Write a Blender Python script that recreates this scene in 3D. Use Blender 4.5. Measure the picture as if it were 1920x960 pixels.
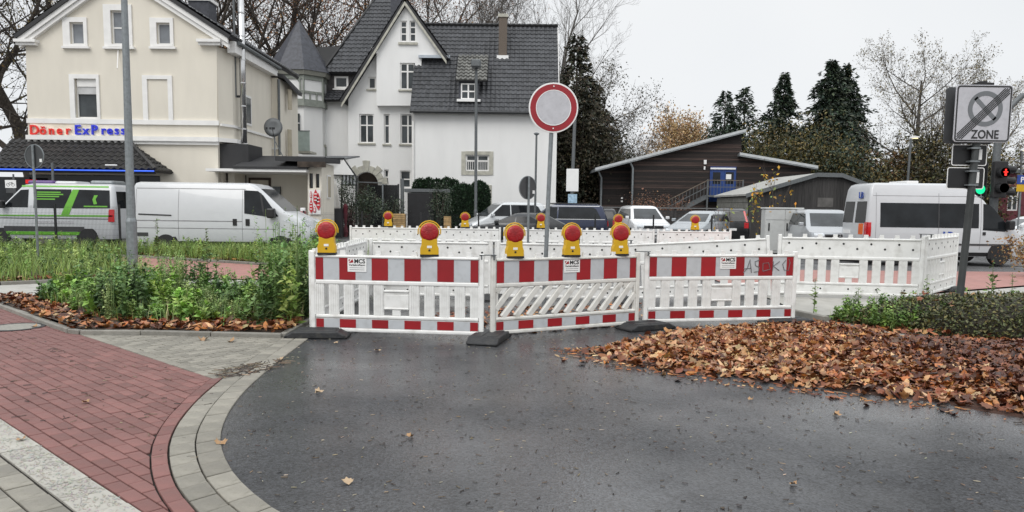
import bpy, math, random
import numpy as np
from mathutils import Vector, Matrix
from mathutils.geometry import tessellate_polygon
R = math.radians
for o in list(bpy.data.objects): bpy.data.objects.remove(o)
scn = bpy.context.scene; COL = scn.collection
rnd = random.Random(7); rng = np.random.default_rng(7)
# ---------------------------------------------------------------- camera
FPX, EYE = 1400.0, 1.7
TH = math.atan(137/1400); RO = R(.7)
fw = Vector((0, math.cos(TH), -math.sin(TH))); u0 = Vector((0, math.sin(TH), math.cos(TH))); r0 = Vector((1, 0, 0))
rt = r0*math.cos(RO)+u0*math.sin(RO); upv = u0*math.cos(RO)-r0*math.sin(RO)
cd = bpy.data.cameras.new('camera'); cam = bpy.data.objects.new('camera', cd); COL.objects.link(cam)
cam.matrix_world = Matrix(((rt.x, upv.x, -fw.x, 0), (rt.y, upv.y, -fw.y, 0), (rt.z, upv.z, -fw.z, EYE), (0, 0, 0, 1)))
cd.sensor_width = 36; cd.lens = FPX/1920*36; cd.shift_y = 45/1920; cd.clip_end = 3000; cd.clip_start = .05
scn.camera = cam
# ---------------------------------------------------------------- sky: an even overcast over the Nishita sky
SUN_EL, SUN_AZ = R(48), R(205)      # behind the viewer, a little to the left
wd = bpy.data.worlds.new('World'); scn.world = wd; wd.use_nodes = True
nt = wd.node_tree; nt.nodes.clear()
sky = nt.nodes.new('ShaderNodeTexSky'); sky.sky_type = 'NISHITA'; sky.sun_disc = False
sky.sun_elevation = SUN_EL; sky.sun_rotation = SUN_AZ
hs = nt.nodes.new('ShaderNodeHueSaturation'); hs.inputs['Saturation'].default_value = .12
tc = nt.nodes.new('ShaderNodeTexCoord'); nz = nt.nodes.new('ShaderNodeTexNoise'); nz.inputs['Scale'].default_value = 1.6; nz.inputs['Detail'].default_value = 4
cr = nt.nodes.new('ShaderNodeValToRGB'); cr.color_ramp.elements[0].position = .3; cr.color_ramp.elements[1].position = .7
cr.color_ramp.elements[0].color = (7.6, 7.9, 8.2, 1); cr.color_ramp.elements[1].color = (8.6, 8.75, 8.9, 1)
mx = nt.nodes.new('ShaderNodeMix'); mx.data_type = 'RGBA'; mx.inputs[0].default_value = .93
bg = nt.nodes.new('ShaderNodeBackground'); bg.inputs[1].default_value = .1
# cloud cover is thinner, so brighter, overhead than at the horizon
sx = nt.nodes.new('ShaderNodeSeparateXYZ'); mr = nt.nodes.new('ShaderNodeMapRange')
mr.inputs['From Min'].default_value = .25; mr.inputs['From Max'].default_value = 1; mr.inputs['To Min'].default_value = 1; mr.inputs['To Max'].default_value = 1.75
vm = nt.nodes.new('ShaderNodeVectorMath'); vm.operation = 'SCALE'
wo = nt.nodes.new('ShaderNodeOutputWorld'); L = nt.links.new
L(sky.outputs[0], hs.inputs['Color']); L(tc.outputs['Generated'], nz.inputs['Vector']); L(nz.outputs[0], cr.inputs[0])
L(hs.outputs[0], mx.inputs[6]); L(cr.outputs[0], mx.inputs[7]); L(tc.outputs['Generated'], sx.inputs[0]); L(sx.outputs[2], mr.inputs[0])
L(mx.outputs[2], vm.inputs[0]); L(mr.outputs[0], vm.inputs['Scale']); L(vm.outputs[0], bg.inputs[0]); L(bg.outputs[0], wo.inputs[0])
sd = bpy.data.lights.new('sun', 'SUN'); sd.energy = 1.3; sd.angle = R(35); sd.color = (1, .97, .93)
so = bpy.data.objects.new('sun', sd); COL.objects.link(so)
sdir = Vector((math.sin(SUN_AZ)*math.cos(SUN_EL), math.cos(SUN_AZ)*math.cos(SUN_EL), math.sin(SUN_EL)))
so.rotation_euler = (-sdir).to_track_quat('-Z', 'Y').to_euler(); so.location = (0, -5, 20)
vs = scn.view_settings; vs.view_transform = 'Standard'; vs.look = 'None'; vs.exposure = .12; vs.gamma = 1; vs.use_curve_mapping = False
scn.cycles.max_bounces = 6; scn.cycles.transparent_max_bounces = 6
# ---------------------------------------------------------------- helpers
def ray(px, py): return rt*((px-960)/FPX)+upv*((525-py)/FPX)+fw
def sstep(v, a, b):
    t = min(1, max(0, (v-a)/(b-a))); return t*t*(3-2*t)
def gz(x, y):
    return .17*sstep(x, 2.2, 4.9)*sstep(y, 11.2, 13)*(1-sstep(y, 17, 22))+.14*sstep(y, 31.5, 35)
def G(px, py, z=0):                       # ground point seen at a place of the photograph
    d = ray(px, py); t = (z-EYE)/d.z; return (d.x*t, d.y*t)
def W(px, py, D):                         # point at distance D
    d = ray(px, py); t = D/d.y; return Vector((d.x*t, D, EYE+d.z*t))
OFF = {}
def lin(c): return tuple(c)+(1,)
def prop(o, label=None, cat=None, group=None, kind=None):
    if label: o['label'] = label
    if cat: o['category'] = cat
    if group: o['group'] = group
    if kind: o['kind'] = kind
    return o
def thing(name, label, cat, loc=(0, 0, 0), rz=0, group=None, world=False):
    o = bpy.data.objects.new(name, None); COL.objects.link(o); o.location = loc; o.rotation_euler = (0, 0, rz)
    o.empty_display_size = .2; OFF[o.name] = Vector(loc) if world else Vector((0, 0, 0))
    return prop(o, label, cat, group)
def mkobj(name, me, mat, par=None, smooth=False):
    o = bpy.data.objects.new(name, me); COL.objects.link(o)
    if mat and not me.materials: me.materials.append(mat)
    if par is not None: o.parent = par; OFF[o.name] = OFF.get(par.name, Vector((0, 0, 0)))
    else: OFF[o.name] = Vector((0, 0, 0))
    if smooth: me.polygons.foreach_set('use_smooth', [True]*len(me.polygons))
    return o
def tess(poly):                            # poly: list of loops of 3D points -> triangles
    return tessellate_polygon([[Vector(p) for p in l] for l in poly])
class MB:
    def __init__(s): s.v = []; s.f = []
    def add(s, vs_, fs):
        n = len(s.v); s.v += [tuple(p) for p in vs_]; s.f += [[i+n for i in f] for f in fs]; return s
    def box(s, x0, x1, y0, y1, z0, z1):
        return s.add([(x0, y0, z0), (x1, y0, z0), (x1, y1, z0), (x0, y1, z0), (x0, y0, z1), (x1, y0, z1), (x1, y1, z1), (x0, y1, z1)],
                     [(3, 2, 1, 0), (4, 5, 6, 7), (0, 1, 5, 4), (1, 2, 6, 5), (2, 3, 7, 6), (3, 0, 4, 7)])
    def bar(s, p, q, w, h):                # box beam from p to q, w across, h high
        p, q = Vector(p), Vector(q); d = (q-p).normalized(); u = Vector((0, 0, 1))
        if abs(d.z) > .95: u = Vector((0, 1, 0))
        a = d.cross(u).normalized()*w/2; b = a.cross(d).normalized()*h/2
        return s.add([p-a-b, p+a-b, p+a+b, p-a+b, q-a-b, q+a-b, q+a+b, q-a+b],
                     [(0, 1, 2, 3), (7, 6, 5, 4), (4, 5, 1, 0), (5, 6, 2, 1), (6, 7, 3, 2), (7, 4, 0, 3)])
    def tube(s, pts, rs, n=8, caps=True):
        pts = [Vector(p) for p in pts]; base = len(s.v); prev = None
        for i, p in enumerate(pts):
            d = (pts[min(i+1, len(pts)-1)]-pts[max(i-1, 0)]).normalized()
            if prev is None: prev = d.orthogonal().normalized()
            a = (prev-d*prev.dot(d)); a = a.normalized() if a.length > 1e-5 else d.orthogonal().normalized()
            prev = a; b = d.cross(a); r = rs[i] if hasattr(rs, '__len__') else rs
            for k in range(n):
                t = 2*math.pi*k/n; s.v.append(tuple(p+a*(r*math.cos(t))+b*(r*math.sin(t))))
        for i in range(len(pts)-1):
            for k in range(n):
                a0 = base+i*n+k; b0 = base+i*n+(k+1) % n
                s.f.append([a0, b0, b0+n, a0+n])
        if caps:
            s.f.append([base+k for k in range(n)][::-1]); e = base+(len(pts)-1)*n; s.f.append([e+k for k in range(n)])
        return s
    def prism(s, poly, d, holes=()):       # planar polygon (3D) with holes pushed along d
        loops = [[Vector(p) for p in poly]]+[[Vector(p) for p in h] for h in holes]
        tri = tess(loops); flat = [p for l in loops for p in l]; n = len(flat); d = Vector(d)
        f = [tuple(t) for t in tri]+[tuple(i+n for i in t)[::-1] for t in tri]; k = 0
        for l in loops:
            m = len(l)
            for i in range(m): a, b = k+i, k+(i+1) % m; f.append((b, a, a+n, b+n))
            k += m
        return s.add(flat+[p+d for p in flat], f)
    def lathe(s, prof, c=(0, 0, 0), axis='z', n=16):   # prof: (radius, height)
        base = len(s.v)
        for r, h in prof:
            for k in range(n):
                t = 2*math.pi*k/n; a, b = r*math.cos(t), r*math.sin(t)
                p = (a, b, h) if axis == 'z' else ((a, h, b) if axis == 'y' else (h, a, b))
                s.v.append((c[0]+p[0], c[1]+p[1], c[2]+p[2]))
        for i in range(len(prof)-1):
            for k in range(n):
                a0 = base+i*n+k; b0 = base+i*n+(k+1) % n; s.f.append([a0, b0, b0+n, a0+n])
        s.f.append([base+k for k in range(n)][::-1]); e = base+(len(prof)-1)*n; s.f.append([e+k for k in range(n)])
        return s
    def mesh(s, name, off=Vector((0, 0, 0))):
        me = bpy.data.meshes.new(name); me.from_pydata([(p[0]-off.x, p[1]-off.y, p[2]-off.z) for p in s.v], [], s.f)
        import bmesh
        bm = bmesh.new(); bm.from_mesh(me); bmesh.ops.recalc_face_normals(bm, faces=bm.faces); bm.to_mesh(me); bm.free()
        me.update(); return me
    def build(s, name, mat, par=None, bev=0, seg=1, smooth=False):
        off = OFF.get(par.name, Vector((0, 0, 0))) if par is not None else Vector((0, 0, 0))
        o = mkobj(name, s.mesh(name, off), mat, par, smooth)
        if bev:
            m = o.modifiers.new('bevel', 'BEVEL'); m.width = bev; m.segments = seg; m.limit_method = 'ANGLE'; m.angle_limit = R(40)
        return o
def copy_tree(o, par=None):
    c = o.copy(); COL.objects.link(c)
    if par is not None: c.parent = par
    for ch in o.children: copy_tree(ch, c)
    return c
# ---------------------------------------------------------------- materials
MT = {}
def mat(name, col, rough=.6, metal=0, var=.12, sc=4, bump=0, bsc=80, orand=0, col2=None, attr=None, emis=0, coat=0, trans=0, spec=.5, stretch=None, dirt=0, dirtcol=(.12, .11, .08), rvar=0):
    if name in MT: return MT[name]
    m = bpy.data.materials.new(name); m.use_nodes = True; n = m.node_tree; b = n.nodes['Principled BSDF']; K = n.links.new
    b.inputs['Roughness'].default_value = rough; b.inputs['Metallic'].default_value = metal; b.inputs['Specular IOR Level'].default_value = spec
    tc = n.nodes.new('ShaderNodeTexCoord'); vec = tc.outputs['Object']
    if stretch:
        mp = n.nodes.new('ShaderNodeMapping'); mp.inputs['Scale'].default_value = stretch; K(vec, mp.inputs[0]); vec = mp.outputs[0]
    def noise(scale, det=4):
        q = n.nodes.new('ShaderNodeTexNoise'); q.inputs['Scale'].default_value = scale; q.inputs['Detail'].default_value = det; K(vec, q.inputs['Vector']); return q.outputs[0]
    c1 = tuple(min(1, x*(1-var)) for x in col); c2 = tuple(min(1, x*(1+var)) for x in (col2 or col))
    mx = n.nodes.new('ShaderNodeMix'); mx.data_type = 'RGBA'; mx.inputs[6].default_value = lin(c1); mx.inputs[7].default_value = lin(c2)
    rp = n.nodes.new('ShaderNodeMapRange'); rp.inputs[1].default_value = .3; rp.inputs[2].default_value = .7; K(noise(sc), rp.inputs[0]); K(rp.outputs[0], mx.inputs[0])
    out = mx.outputs[2]
    if attr:
        at = n.nodes.new('ShaderNodeAttribute'); at.attribute_name = attr
        m2 = n.nodes.new('ShaderNodeMix'); m2.data_type = 'RGBA'; m2.blend_type = 'MULTIPLY'; m2.inputs[0].default_value = 1; K(out, m2.inputs[6]); K(at.outputs[0], m2.inputs[7]); out = m2.outputs[2]
    if orand:
        oi = n.nodes.new('ShaderNodeObjectInfo'); mr_ = n.nodes.new('ShaderNodeMapRange'); mr_.inputs[3].default_value = 1-orand; mr_.inputs[4].default_value = 1+orand; K(oi.outputs['Random'], mr_.inputs[0])
        v = n.nodes.new('ShaderNodeVectorMath'); v.operation = 'SCALE'; K(out, v.inputs[0]); K(mr_.outputs[0], v.inputs['Scale']); out = v.outputs[0]
    if dirt:
        dn = noise(sc*2.3, 8); dr = n.nodes.new('ShaderNodeMapRange'); dr.inputs[1].default_value = .5; dr.inputs[2].default_value = .8; dr.inputs[4].default_value = dirt; K(dn, dr.inputs[0])
        m3 = n.nodes.new('ShaderNodeMix'); m3.data_type = 'RGBA'; m3.inputs[7].default_value = lin(dirtcol); K(dr.outputs[0], m3.inputs[0]); K(out, m3.inputs[6]); out = m3.outputs[2]
    K(out, b.inputs['Base Color'])
    if rvar:
        rr = n.nodes.new('ShaderNodeMapRange'); rr.inputs[1].default_value = .35; rr.inputs[2].default_value = .65; rr.inputs[3].default_value = rough-rvar; rr.inputs[4].default_value = rough+rvar; K(noise(sc*.6, 5), rr.inputs[0]); K(rr.outputs[0], b.inputs['Roughness'])
    if bump:
        bp = n.nodes.new('ShaderNodeBump'); bp.inputs['Strength'].default_value = bump; bp.inputs['Distance'].default_value = .02; K(noise(bsc, 6), bp.inputs['Height']); K(bp.outputs[0], b.inputs['Normal'])
    if emis:
        b.inputs['Emission Color'].default_value = lin(col); b.inputs['Emission Strength'].default_value = emis
    if coat: b.inputs['Coat Weight'].default_value = coat; b.inputs['Coat Roughness'].default_value = .05
    if trans: b.inputs['Transmission Weight'].default_value = trans
    MT[name] = m; return m
white_pl = mat('white_plastic', (.8, .8, .78), .42, var=.06, sc=3, dirt=.42, dirtcol=(.27, .25, .21))
old_pl = mat('weathered_plastic', (.68, .67, .63), .5, var=.08, sc=3, dirt=.55, dirtcol=(.28, .26, .21))
red_foil = mat('red_foil', (.3, .009, .014), .35, var=.1, sc=5, orand=.12)
grey_foil = mat('silver_foil', (.5, .52, .54), .4, var=.05, sc=6, dirt=.2)
yellow_pl = mat('yellow_plastic', (.62, .37, .008), .4, var=.1)
red_lens = mat('red_lens', (.32, .006, .009), .3, var=.35, sc=9, coat=.12, bump=.5, bsc=55)
rubber = mat('black_rubber', (.022, .023, .025), .55, var=.3, sc=6, bump=.4, bsc=40, dirt=.25)
galv = mat('galvanised_steel', (.23, .25, .26), .5, .55, var=.16, sc=14)
galv_d = mat('dull_steel', (.13, .14, .145), .55, .3, var=.16, sc=14)
dark_st = mat('dark_metal', (.03, .032, .035), .5, .2, var=.2)
black_pl = mat('black_plastic', (.014, .014, .015), .45, var=.2)
whitep = mat('white_paint', (.82, .82, .81), .55, var=.03)
blackp = mat('black_print', (.02, .02, .02), .5, var=.05)
greyp = mat('grey_print', (.16, .17, .18), .5, var=.05)
glass_d = mat('dark_glass', (.012, .014, .016), .06, var=.5, sc=2, spec=.32)
glass_w = mat('window_glass', (.045, .052, .056), .08, var=.6, sc=1.1, spec=.4)
carw = mat('car_white', (.54, .555, .57), .3, var=.02, coat=.5)
chrome = mat('chrome', (.6, .6, .6), .2, .9, var=.05)
tyre_m = mat('tyre', (.018, .018, .019), .75, var=.2, bump=.3)
rim_m = mat('rim', (.32, .33, .34), .35, .6)
tail_m = mat('tail_lamp', (.5, .01, .015), .2, var=.2, coat=.4)
head_m = mat('head_lamp', (.6, .63, .66), .1, var=.25, sc=20, coat=.5)
stucco_c = mat('cream_stucco', (.72, .675, .585), .85, var=.05, sc=.9, bump=.25, bsc=60, stretch=(1.3, 1.3, .3), dirt=.1, dirtcol=(.46, .42, .34))
stucco_w = mat('white_stucco', (.8, .8, .79), .85, var=.03, sc=.8, bump=.2, bsc=60, stretch=(1.3, 1.3, .3), dirt=.12, dirtcol=(.55, .56, .55))
trimw = mat('white_trim', (.8, .79, .77), .6, var=.05, sc=3)
tile_m = mat('dark_roof_tile', (.05, .052, .057), .45, var=.3, sc=6, attr='Col')
tile_b = mat('black_roof_tile', (.025, .024, .024), .4, var=.3, sc=6, orand=.3)
slate_m = mat('slate', (.045, .048, .06), .5, var=.35, sc=5, bump=.4, bsc=8)
wood_d = mat('dark_stained_wood', (.022, .0135, .011), .75, var=.6, sc=3, stretch=(.4, 1, 14), attr='Col')
wood_g = mat('weathered_wood', (.035, .033, .032), .8, var=.5, sc=3, stretch=(14, 1, .4), orand=.35)
wood_l = mat('light_wood', (.5, .33, .15), .7, var=.3, sc=5, orand=.2)
stone_m = mat('sandstone', (.44, .43, .37), .8, var=.2, sc=4, bump=.3)
bark = mat('bark', (.07, .058, .048), .9, var=.4, sc=6)
bark_g = mat('grey_bark', (.11, .1, .09), .9, var=.4, sc=6)
leafm = mat('leaf', (1, 1, 1), .6, var=.12, sc=9, attr='Col')
dryleaf = mat('dry_leaf', (1, 1, 1), .45, var=.3, sc=25, attr='Col')
concrete = mat('concrete', (.33, .325, .3), .75, var=.15, sc=3, bump=.25, bsc=70, dirt=.3)
# ---------------------------------------------------------------- scatter of small leaf shapes
def rotm(yaw, tilt, roll):
    cy, sy, ct, st, cr_, sr = np.cos(yaw), np.sin(yaw), np.cos(tilt), np.sin(tilt), np.cos(roll), np.sin(roll)
    M = np.empty((len(yaw), 3, 3))
    M[:, 0] = np.stack([cy*cr_-sy*st*sr, -sy*ct, cy*sr+sy*st*cr_], 1)
    M[:, 1] = np.stack([sy*cr_+cy*st*sr, cy*ct, sy*sr-cy*st*cr_], 1)
    M[:, 2] = np.stack([-ct*sr, st, ct*cr_], 1); return M
def scatter_mesh(name, parts):
    """parts: list of (centres N,3; rotations N,3,3; scale N or N,3; template verts; template faces(tri/quad same size); colours N,3)"""
    V, F, C, n = [], [], [], 0
    for c, M, sca, tv, tf, col in parts:
        tv = np.asarray(tv, float); tf = np.asarray(tf, int); sca = np.asarray(sca, float)
        if sca.ndim == 1: sca = np.repeat(sca[:, None], 3, 1)
        v = np.einsum('nij,nkj->nki', M, tv[None]*sca[:, None])+c[:, None]
        N, k = len(c), len(tv); V.append(v.reshape(-1, 3))
        f = (tf[None]+(np.arange(N)*k)[:, None, None]+n)
        if f.shape[2] == 4: f = np.concatenate([f[:, :, [0, 1, 2]], f[:, :, [0, 2, 3]]], 1)
        F.append(f.reshape(-1, 3)); C.append(np.repeat(col, k, 0)); n += N*k
    V = np.concatenate(V).astype(np.float32); F = np.concatenate(F).astype(np.int32); C = np.concatenate(C)
    me = bpy.data.meshes.new(name); me.vertices.add(len(V)); me.vertices.foreach_set('co', V.ravel())
    me.loops.add(F.size); me.loops.foreach_set('vertex_index', F.ravel()); me.polygons.add(len(F))
    me.polygons.foreach_set('loop_start', np.arange(0, F.size, 3, dtype=np.int32)); me.polygons.foreach_set('loop_total', np.full(len(F), 3, np.int32))
    a = me.color_attributes.new('Col', 'FLOAT_COLOR', 'POINT'); a.data.foreach_set('color', np.concatenate([C, np.ones((len(C), 1))], 1).astype(np.float32).ravel())
    me.update(calc_edges=True); me.validate(); return me
LEAF_V = [(0, 0, 0), (.28, .4, .06), (0, 1, -.1), (-.28, .4, .06)]; LEAF_F = [(0, 1, 2), (0, 2, 3)]
BLADE_V = [(-.5, 0, 0), (.5, 0, 0), (.35, .25, .6), (-.35, .25, .6), (0, .9, 1)]; BLADE_F = [(0, 1, 2), (0, 2, 3), (3, 2, 4)]
_m = [(0, -.45), (.16, -.32), (.36, -.36), (.36, -.14), (.52, .06), (.36, .16), (.34, .38), (.17, .34), (0, .56)]
_o = _m+[(-x, y) for x, y in _m[1:-1][::-1]]
MAPLE_V = [(0, 0, -.08)]+[(x, y, .75*(x*x)+.35*abs(y)**2*(1 if y > 0 else .3)+.07*math.sin(9*x+5*y)-.08) for x, y in _o]
_c = [(0, -.5), (.12, -.3), (.2, 0), (.14, .3), (0, .55), (-.16, .28), (-.24, -.02), (-.1, -.32)]
CURL_V = [(0, 0, -.1)]+[(x*1.2, y, 2.6*x*abs(x)*(1 if x > 0 else -1)+.5*y*y-.12) for x, y in _c]; CURL_F = [(0, i, i % 8+1) for i in range(1, 9)]
MAPLE_F = [(0, i, i % len(_o)+1) for i in range(1, len(_o)+1)]
def pick(pal, n, jit=.25):
    pal = np.array(pal); c = pal[rng.integers(0, len(pal), n)]; return np.clip(c*(1+jit*rng.standard_normal((n, 1)))*(1+.06*rng.standard_normal((n, 3))), .004, 1)
def inpoly(P, poly):
    x, y = P[:, 0], P[:, 1]; r = np.zeros(len(P), bool); j = len(poly)-1
    for i in range(len(poly)):
        xi, yi = poly[i]; xj, yj = poly[j]
        r ^= ((yi > y) != (yj > y)) & (x < (xj-xi)*(y-yi)/(yj-yi+1e-12)+xi); j = i
    return r
def sample(poly, n):
    a = np.array(poly); lo, hi = a.min(0), a.max(0); out = np.zeros((0, 2))
    while len(out) < n:
        p = lo+(hi-lo)*rng.random((n*2, 2)); out = np.concatenate([out, p[inpoly(p, poly)]])
    return out[:n]
GZ = np.vectorize(gz)
def text_mesh(s, size, ext=0, bold=0):
    cu = bpy.data.curves.new('t', 'FONT'); cu.body = s; cu.size = size; cu.extrude = ext; cu.offset = bold; cu.align_x = 'CENTER'; cu.resolution_u = 4
    ob = bpy.data.objects.new('t', cu); me = bpy.data.meshes.new_from_object(ob); bpy.data.objects.remove(ob); bpy.data.curves.remove(cu); me.materials.clear(); return me
def text(name, s, size, m, par, loc, rot=(R(90), 0, 0), ext=.003, bold=0, sx=1):
    o = mkobj(name, text_mesh(s, size, ext, bold), m, par); o.location = Vector(loc)-(OFF[par.name] if par.parent is None else Vector((0, 0, 0))) if par else loc
    if par is not None and par.parent is not None: o.location = Vector(loc)-OFF[par.name]
    o.rotation_euler = rot; o.scale = (sx, 1, 1); return o
# ================================================================ THE GROUND
def struct(name, me, m, smooth=False): o = mkobj(name, me, m, None, smooth); o['kind'] = 'structure'; return o
def clip(poly, p, n):
    out = []
    for i in range(len(poly)):
        a, b = poly[i], poly[(i+1) % len(poly)]
        da = (a[0]-p[0])*n[0]+(a[1]-p[1])*n[1]; db = (b[0]-p[0])*n[0]+(b[1]-p[1])*n[1]
        if da >= 0: out.append(a)
        if (da >= 0) != (db >= 0): t = da/(da-db); out.append((a[0]+(b[0]-a[0])*t, a[1]+(b[1]-a[1])*t))
    return out
def area(p): return abs(sum(p[i][0]*p[(i+1) % len(p)][1]-p[(i+1) % len(p)][0]*p[i][1] for i in range(len(p))))/2 if len(p) > 2 else 0
def drape(name, poly, dz, m, cell=.5, hz=None):
    b = MB(); xs = [p[0] for p in poly]; ys = [p[1] for p in poly]; hz = hz or (lambda x, y: 0)
    nx = max(1, int((max(xs)-min(xs))/cell)); ny = max(1, int((max(ys)-min(ys))/cell))
    for i in range(nx):
        xa = min(xs)+(max(xs)-min(xs))*i/nx; xb = min(xs)+(max(xs)-min(xs))*(i+1)/nx
        col = clip(clip(poly, (xa, 0), (1, 0)), (xb, 0), (-1, 0))
        if area(col) < 1e-6: continue
        for j in range(ny):
            ya = min(ys)+(max(ys)-min(ys))*j/ny; yb = min(ys)+(max(ys)-min(ys))*(j+1)/ny
            q = clip(clip(col, (0, ya), (0, 1)), (0, yb), (0, -1))
            if area(q) > 1e-6: b.add([(x, y, gz(x, y)+dz+hz(x, y)) for x, y in q], [list(range(len(q)))])
    me = bpy.data.meshes.new(name); me.from_pydata(b.v, [], b.f); me.update()
    import bmesh
    bm = bmesh.new(); bm.from_mesh(me); bmesh.ops.remove_doubles(bm, verts=bm.verts, dist=1e-4); bmesh.ops.recalc_face_normals(bm, faces=bm.faces)
    if sum(f.normal.z for f in bm.faces) < 0: bmesh.ops.reverse_faces(bm, faces=bm.faces)
    bm.to_mesh(me); bm.free(); return struct(name, me, m, True)
def asphalt_mat(name, dark, wet, film=False):
    m = mat(name, dark, .5, var=.25, sc=1.3); n = m.node_tree; K = n.links.new; b = n.nodes['Principled BSDF']
    tc_ = n.nodes.new('ShaderNodeTexCoord')
    def nn(s, d): q = n.nodes.new('ShaderNodeTexNoise'); q.inputs['Scale'].default_value = s; q.inputs['Detail'].default_value = d; K(tc_.outputs['Object'], q.inputs['Vector']); return q
    def mr_(src, a, b_, c, d): q = n.nodes.new('ShaderNodeMapRange'); K(src, q.inputs[0]); [q.inputs.__getitem__(i+1).__setattr__('default_value', x) for i, x in enumerate((a, b_, c, d))]; return q.outputs[0]
    vo = n.nodes.new('ShaderNodeTexVoronoi'); vo.inputs['Scale'].default_value = 62; K(tc_.outputs['Object'], vo.inputs['Vector'])
    old = b.inputs['Base Color'].links[0].from_socket
    sp = n.nodes.new('ShaderNodeVectorMath'); sp.operation = 'SCALE'; K(old, sp.inputs[0])
    sepc = n.nodes.new('ShaderNodeSeparateColor'); K(vo.outputs['Color'], sepc.inputs[0]); K(mr_(sepc.outputs[0], 0, 1, .35, 2.3), sp.inputs['Scale']); K(sp.outputs[0], b.inputs['Base Color'])
    K(mr_(nn(.55, 5).outputs[0], .36, .66, wet, wet+.3), b.inputs['Roughness'])
    bp = n.nodes.new('ShaderNodeBump'); bp.inputs['Strength'].default_value = .8; bp.inputs['Distance'].default_value = .008; K(vo.outputs['Distance'], bp.inputs['Height']); K(bp.outputs[0], b.inputs['Normal'])
    if film:      # a thin film of rain water in broad patches
        K(mr_(nn(.36, 6).outputs[0], .36, .58, .05, 1.0), b.inputs['Coat Weight']); K(mr_(nn(3, 5).outputs[0], .35, .65, .1, .25), b.inputs['Coat Roughness']); b2 = n.nodes.new('ShaderNodeBump'); b2.inputs['Strength'].default_value = .25; b2.inputs['Distance'].default_value = .006; K(vo.outputs['Distance'], b2.inputs['Height']); K(b2.outputs[0], b.inputs['Coat Normal'])
    return m
asph = asphalt_mat('wet_asphalt', (.021, .022, .0245), .5, True); asph2 = asphalt_mat('road_asphalt', (.075, .075, .076), .45)
soil = mat('soil', (.06, .042, .03), .95, var=.4, sc=5, bump=1, bsc=20)
redpave = mat('red_concrete_paver', (.2, .092, .082), .62, var=.14, sc=9, bump=.3, bsc=130, orand=.2, rvar=.12, dirt=.35, dirtcol=(.1, .06, .05))
greypave = mat('grey_concrete_paver', (.245, .23, .195), .65, var=.16, sc=8, bump=.35, bsc=120, orand=.2, rvar=.12, dirt=.45, dirtcol=(.09, .085, .06))
tactm = mat('pale_tactile_slab', (.4, .385, .345), .7, var=.12, sc=9, bump=.3, bsc=110, orand=.06, dirt=.35, dirtcol=(.22, .2, .16))
redpath = mat('red_cycle_path', (.36, .17, .145), .6, var=.12, sc=3, bump=.2, bsc=90, dirt=.2)
joint = mat('joint_sand', (.022, .019, .016), .95, var=.4, sc=30, bump=.6, bsc=90)
# base sheet to the horizon
xs = [-1500, -300, -80, -40, -20, -10, -5]+[i*.5 for i in range(0, 25)]+[16, 22, 30, 45, 80, 300, 1500]
ys = [-60, -10, 0, 6, 10]+[10.5+.5*i for i in range(0, 26)]+[27, 30, 31.5, 32, 32.5, 33, 33.5, 34, 34.5, 35, 40, 60, 120, 400, 2500]
g = MB(); nx = len(xs)
for y in ys:
    for x in xs: g.v.append((x, y, gz(x, y)-.035))
for j in range(len(ys)-1):
    for i in range(nx-1): a = j*nx+i; g.f.append([a, a+1, a+1+nx, a+nx])
struct('ground', g.mesh('ground'), asph2, True)
def smooth_curve(pts, n=12):
    P = [Vector((x, y)) for x, y in pts]; out = []
    for i in range(len(P)-1):
        a, b, c, d = P[max(i-1, 0)], P[i], P[i+1], P[min(i+2, len(P)-1)]
        for k in range(n):
            t = k/n; out.append(.5*((2*b)+(c-a)*t+(2*a-5*b+4*c-d)*t*t+(3*b-a-3*c+d)*t**3))
    return out+[P[-1]]
EDGE = smooth_curve([(-2.58, 9.45), (-2.55, 8.84), (-2.53, 8.3), (-2.49, 7.5), (-2.41, 6.64), (-2.29, 5.94), (-2.13, 5.37), (-1.95, 4.95), (-1.73, 4.56), (-1.48, 4.22), (-1.25, 3.97), (-.9, 3.68), (-.4, 3.4), (.3, 3.15)])
def offset(c, d):
    o = []
    for i, p in enumerate(c):
        t = (c[min(i+1, len(c)-1)]-c[max(i-1, 0)]).normalized(); o.append(p+Vector((t.y, -t.x))*d)
    return o
def arc(c):
    L_ = [0]
    for a, b in zip(c, c[1:]): L_.append(L_[-1]+(b-a).length)
    return L_
def at(c, L_, s):
    s = max(0, min(L_[-1], s)); i = max(0, min(len(c)-2, int(np.searchsorted(L_, s))-1)); t = (s-L_[i])/max(1e-9, L_[i+1]-L_[i]); return c[i].lerp(c[i+1], t)
road_poly = [(p.x, p.y) for p in EDGE]+[(.3, 1), (12, 1), (12, 9), (6.6, 9.6), (5, 10.6), (4.5, 12.2), (4.4, 16.8), (-2.8, 16.8), (-2.8, 9.5)]
drape('road', road_poly, 0, asph)
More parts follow.
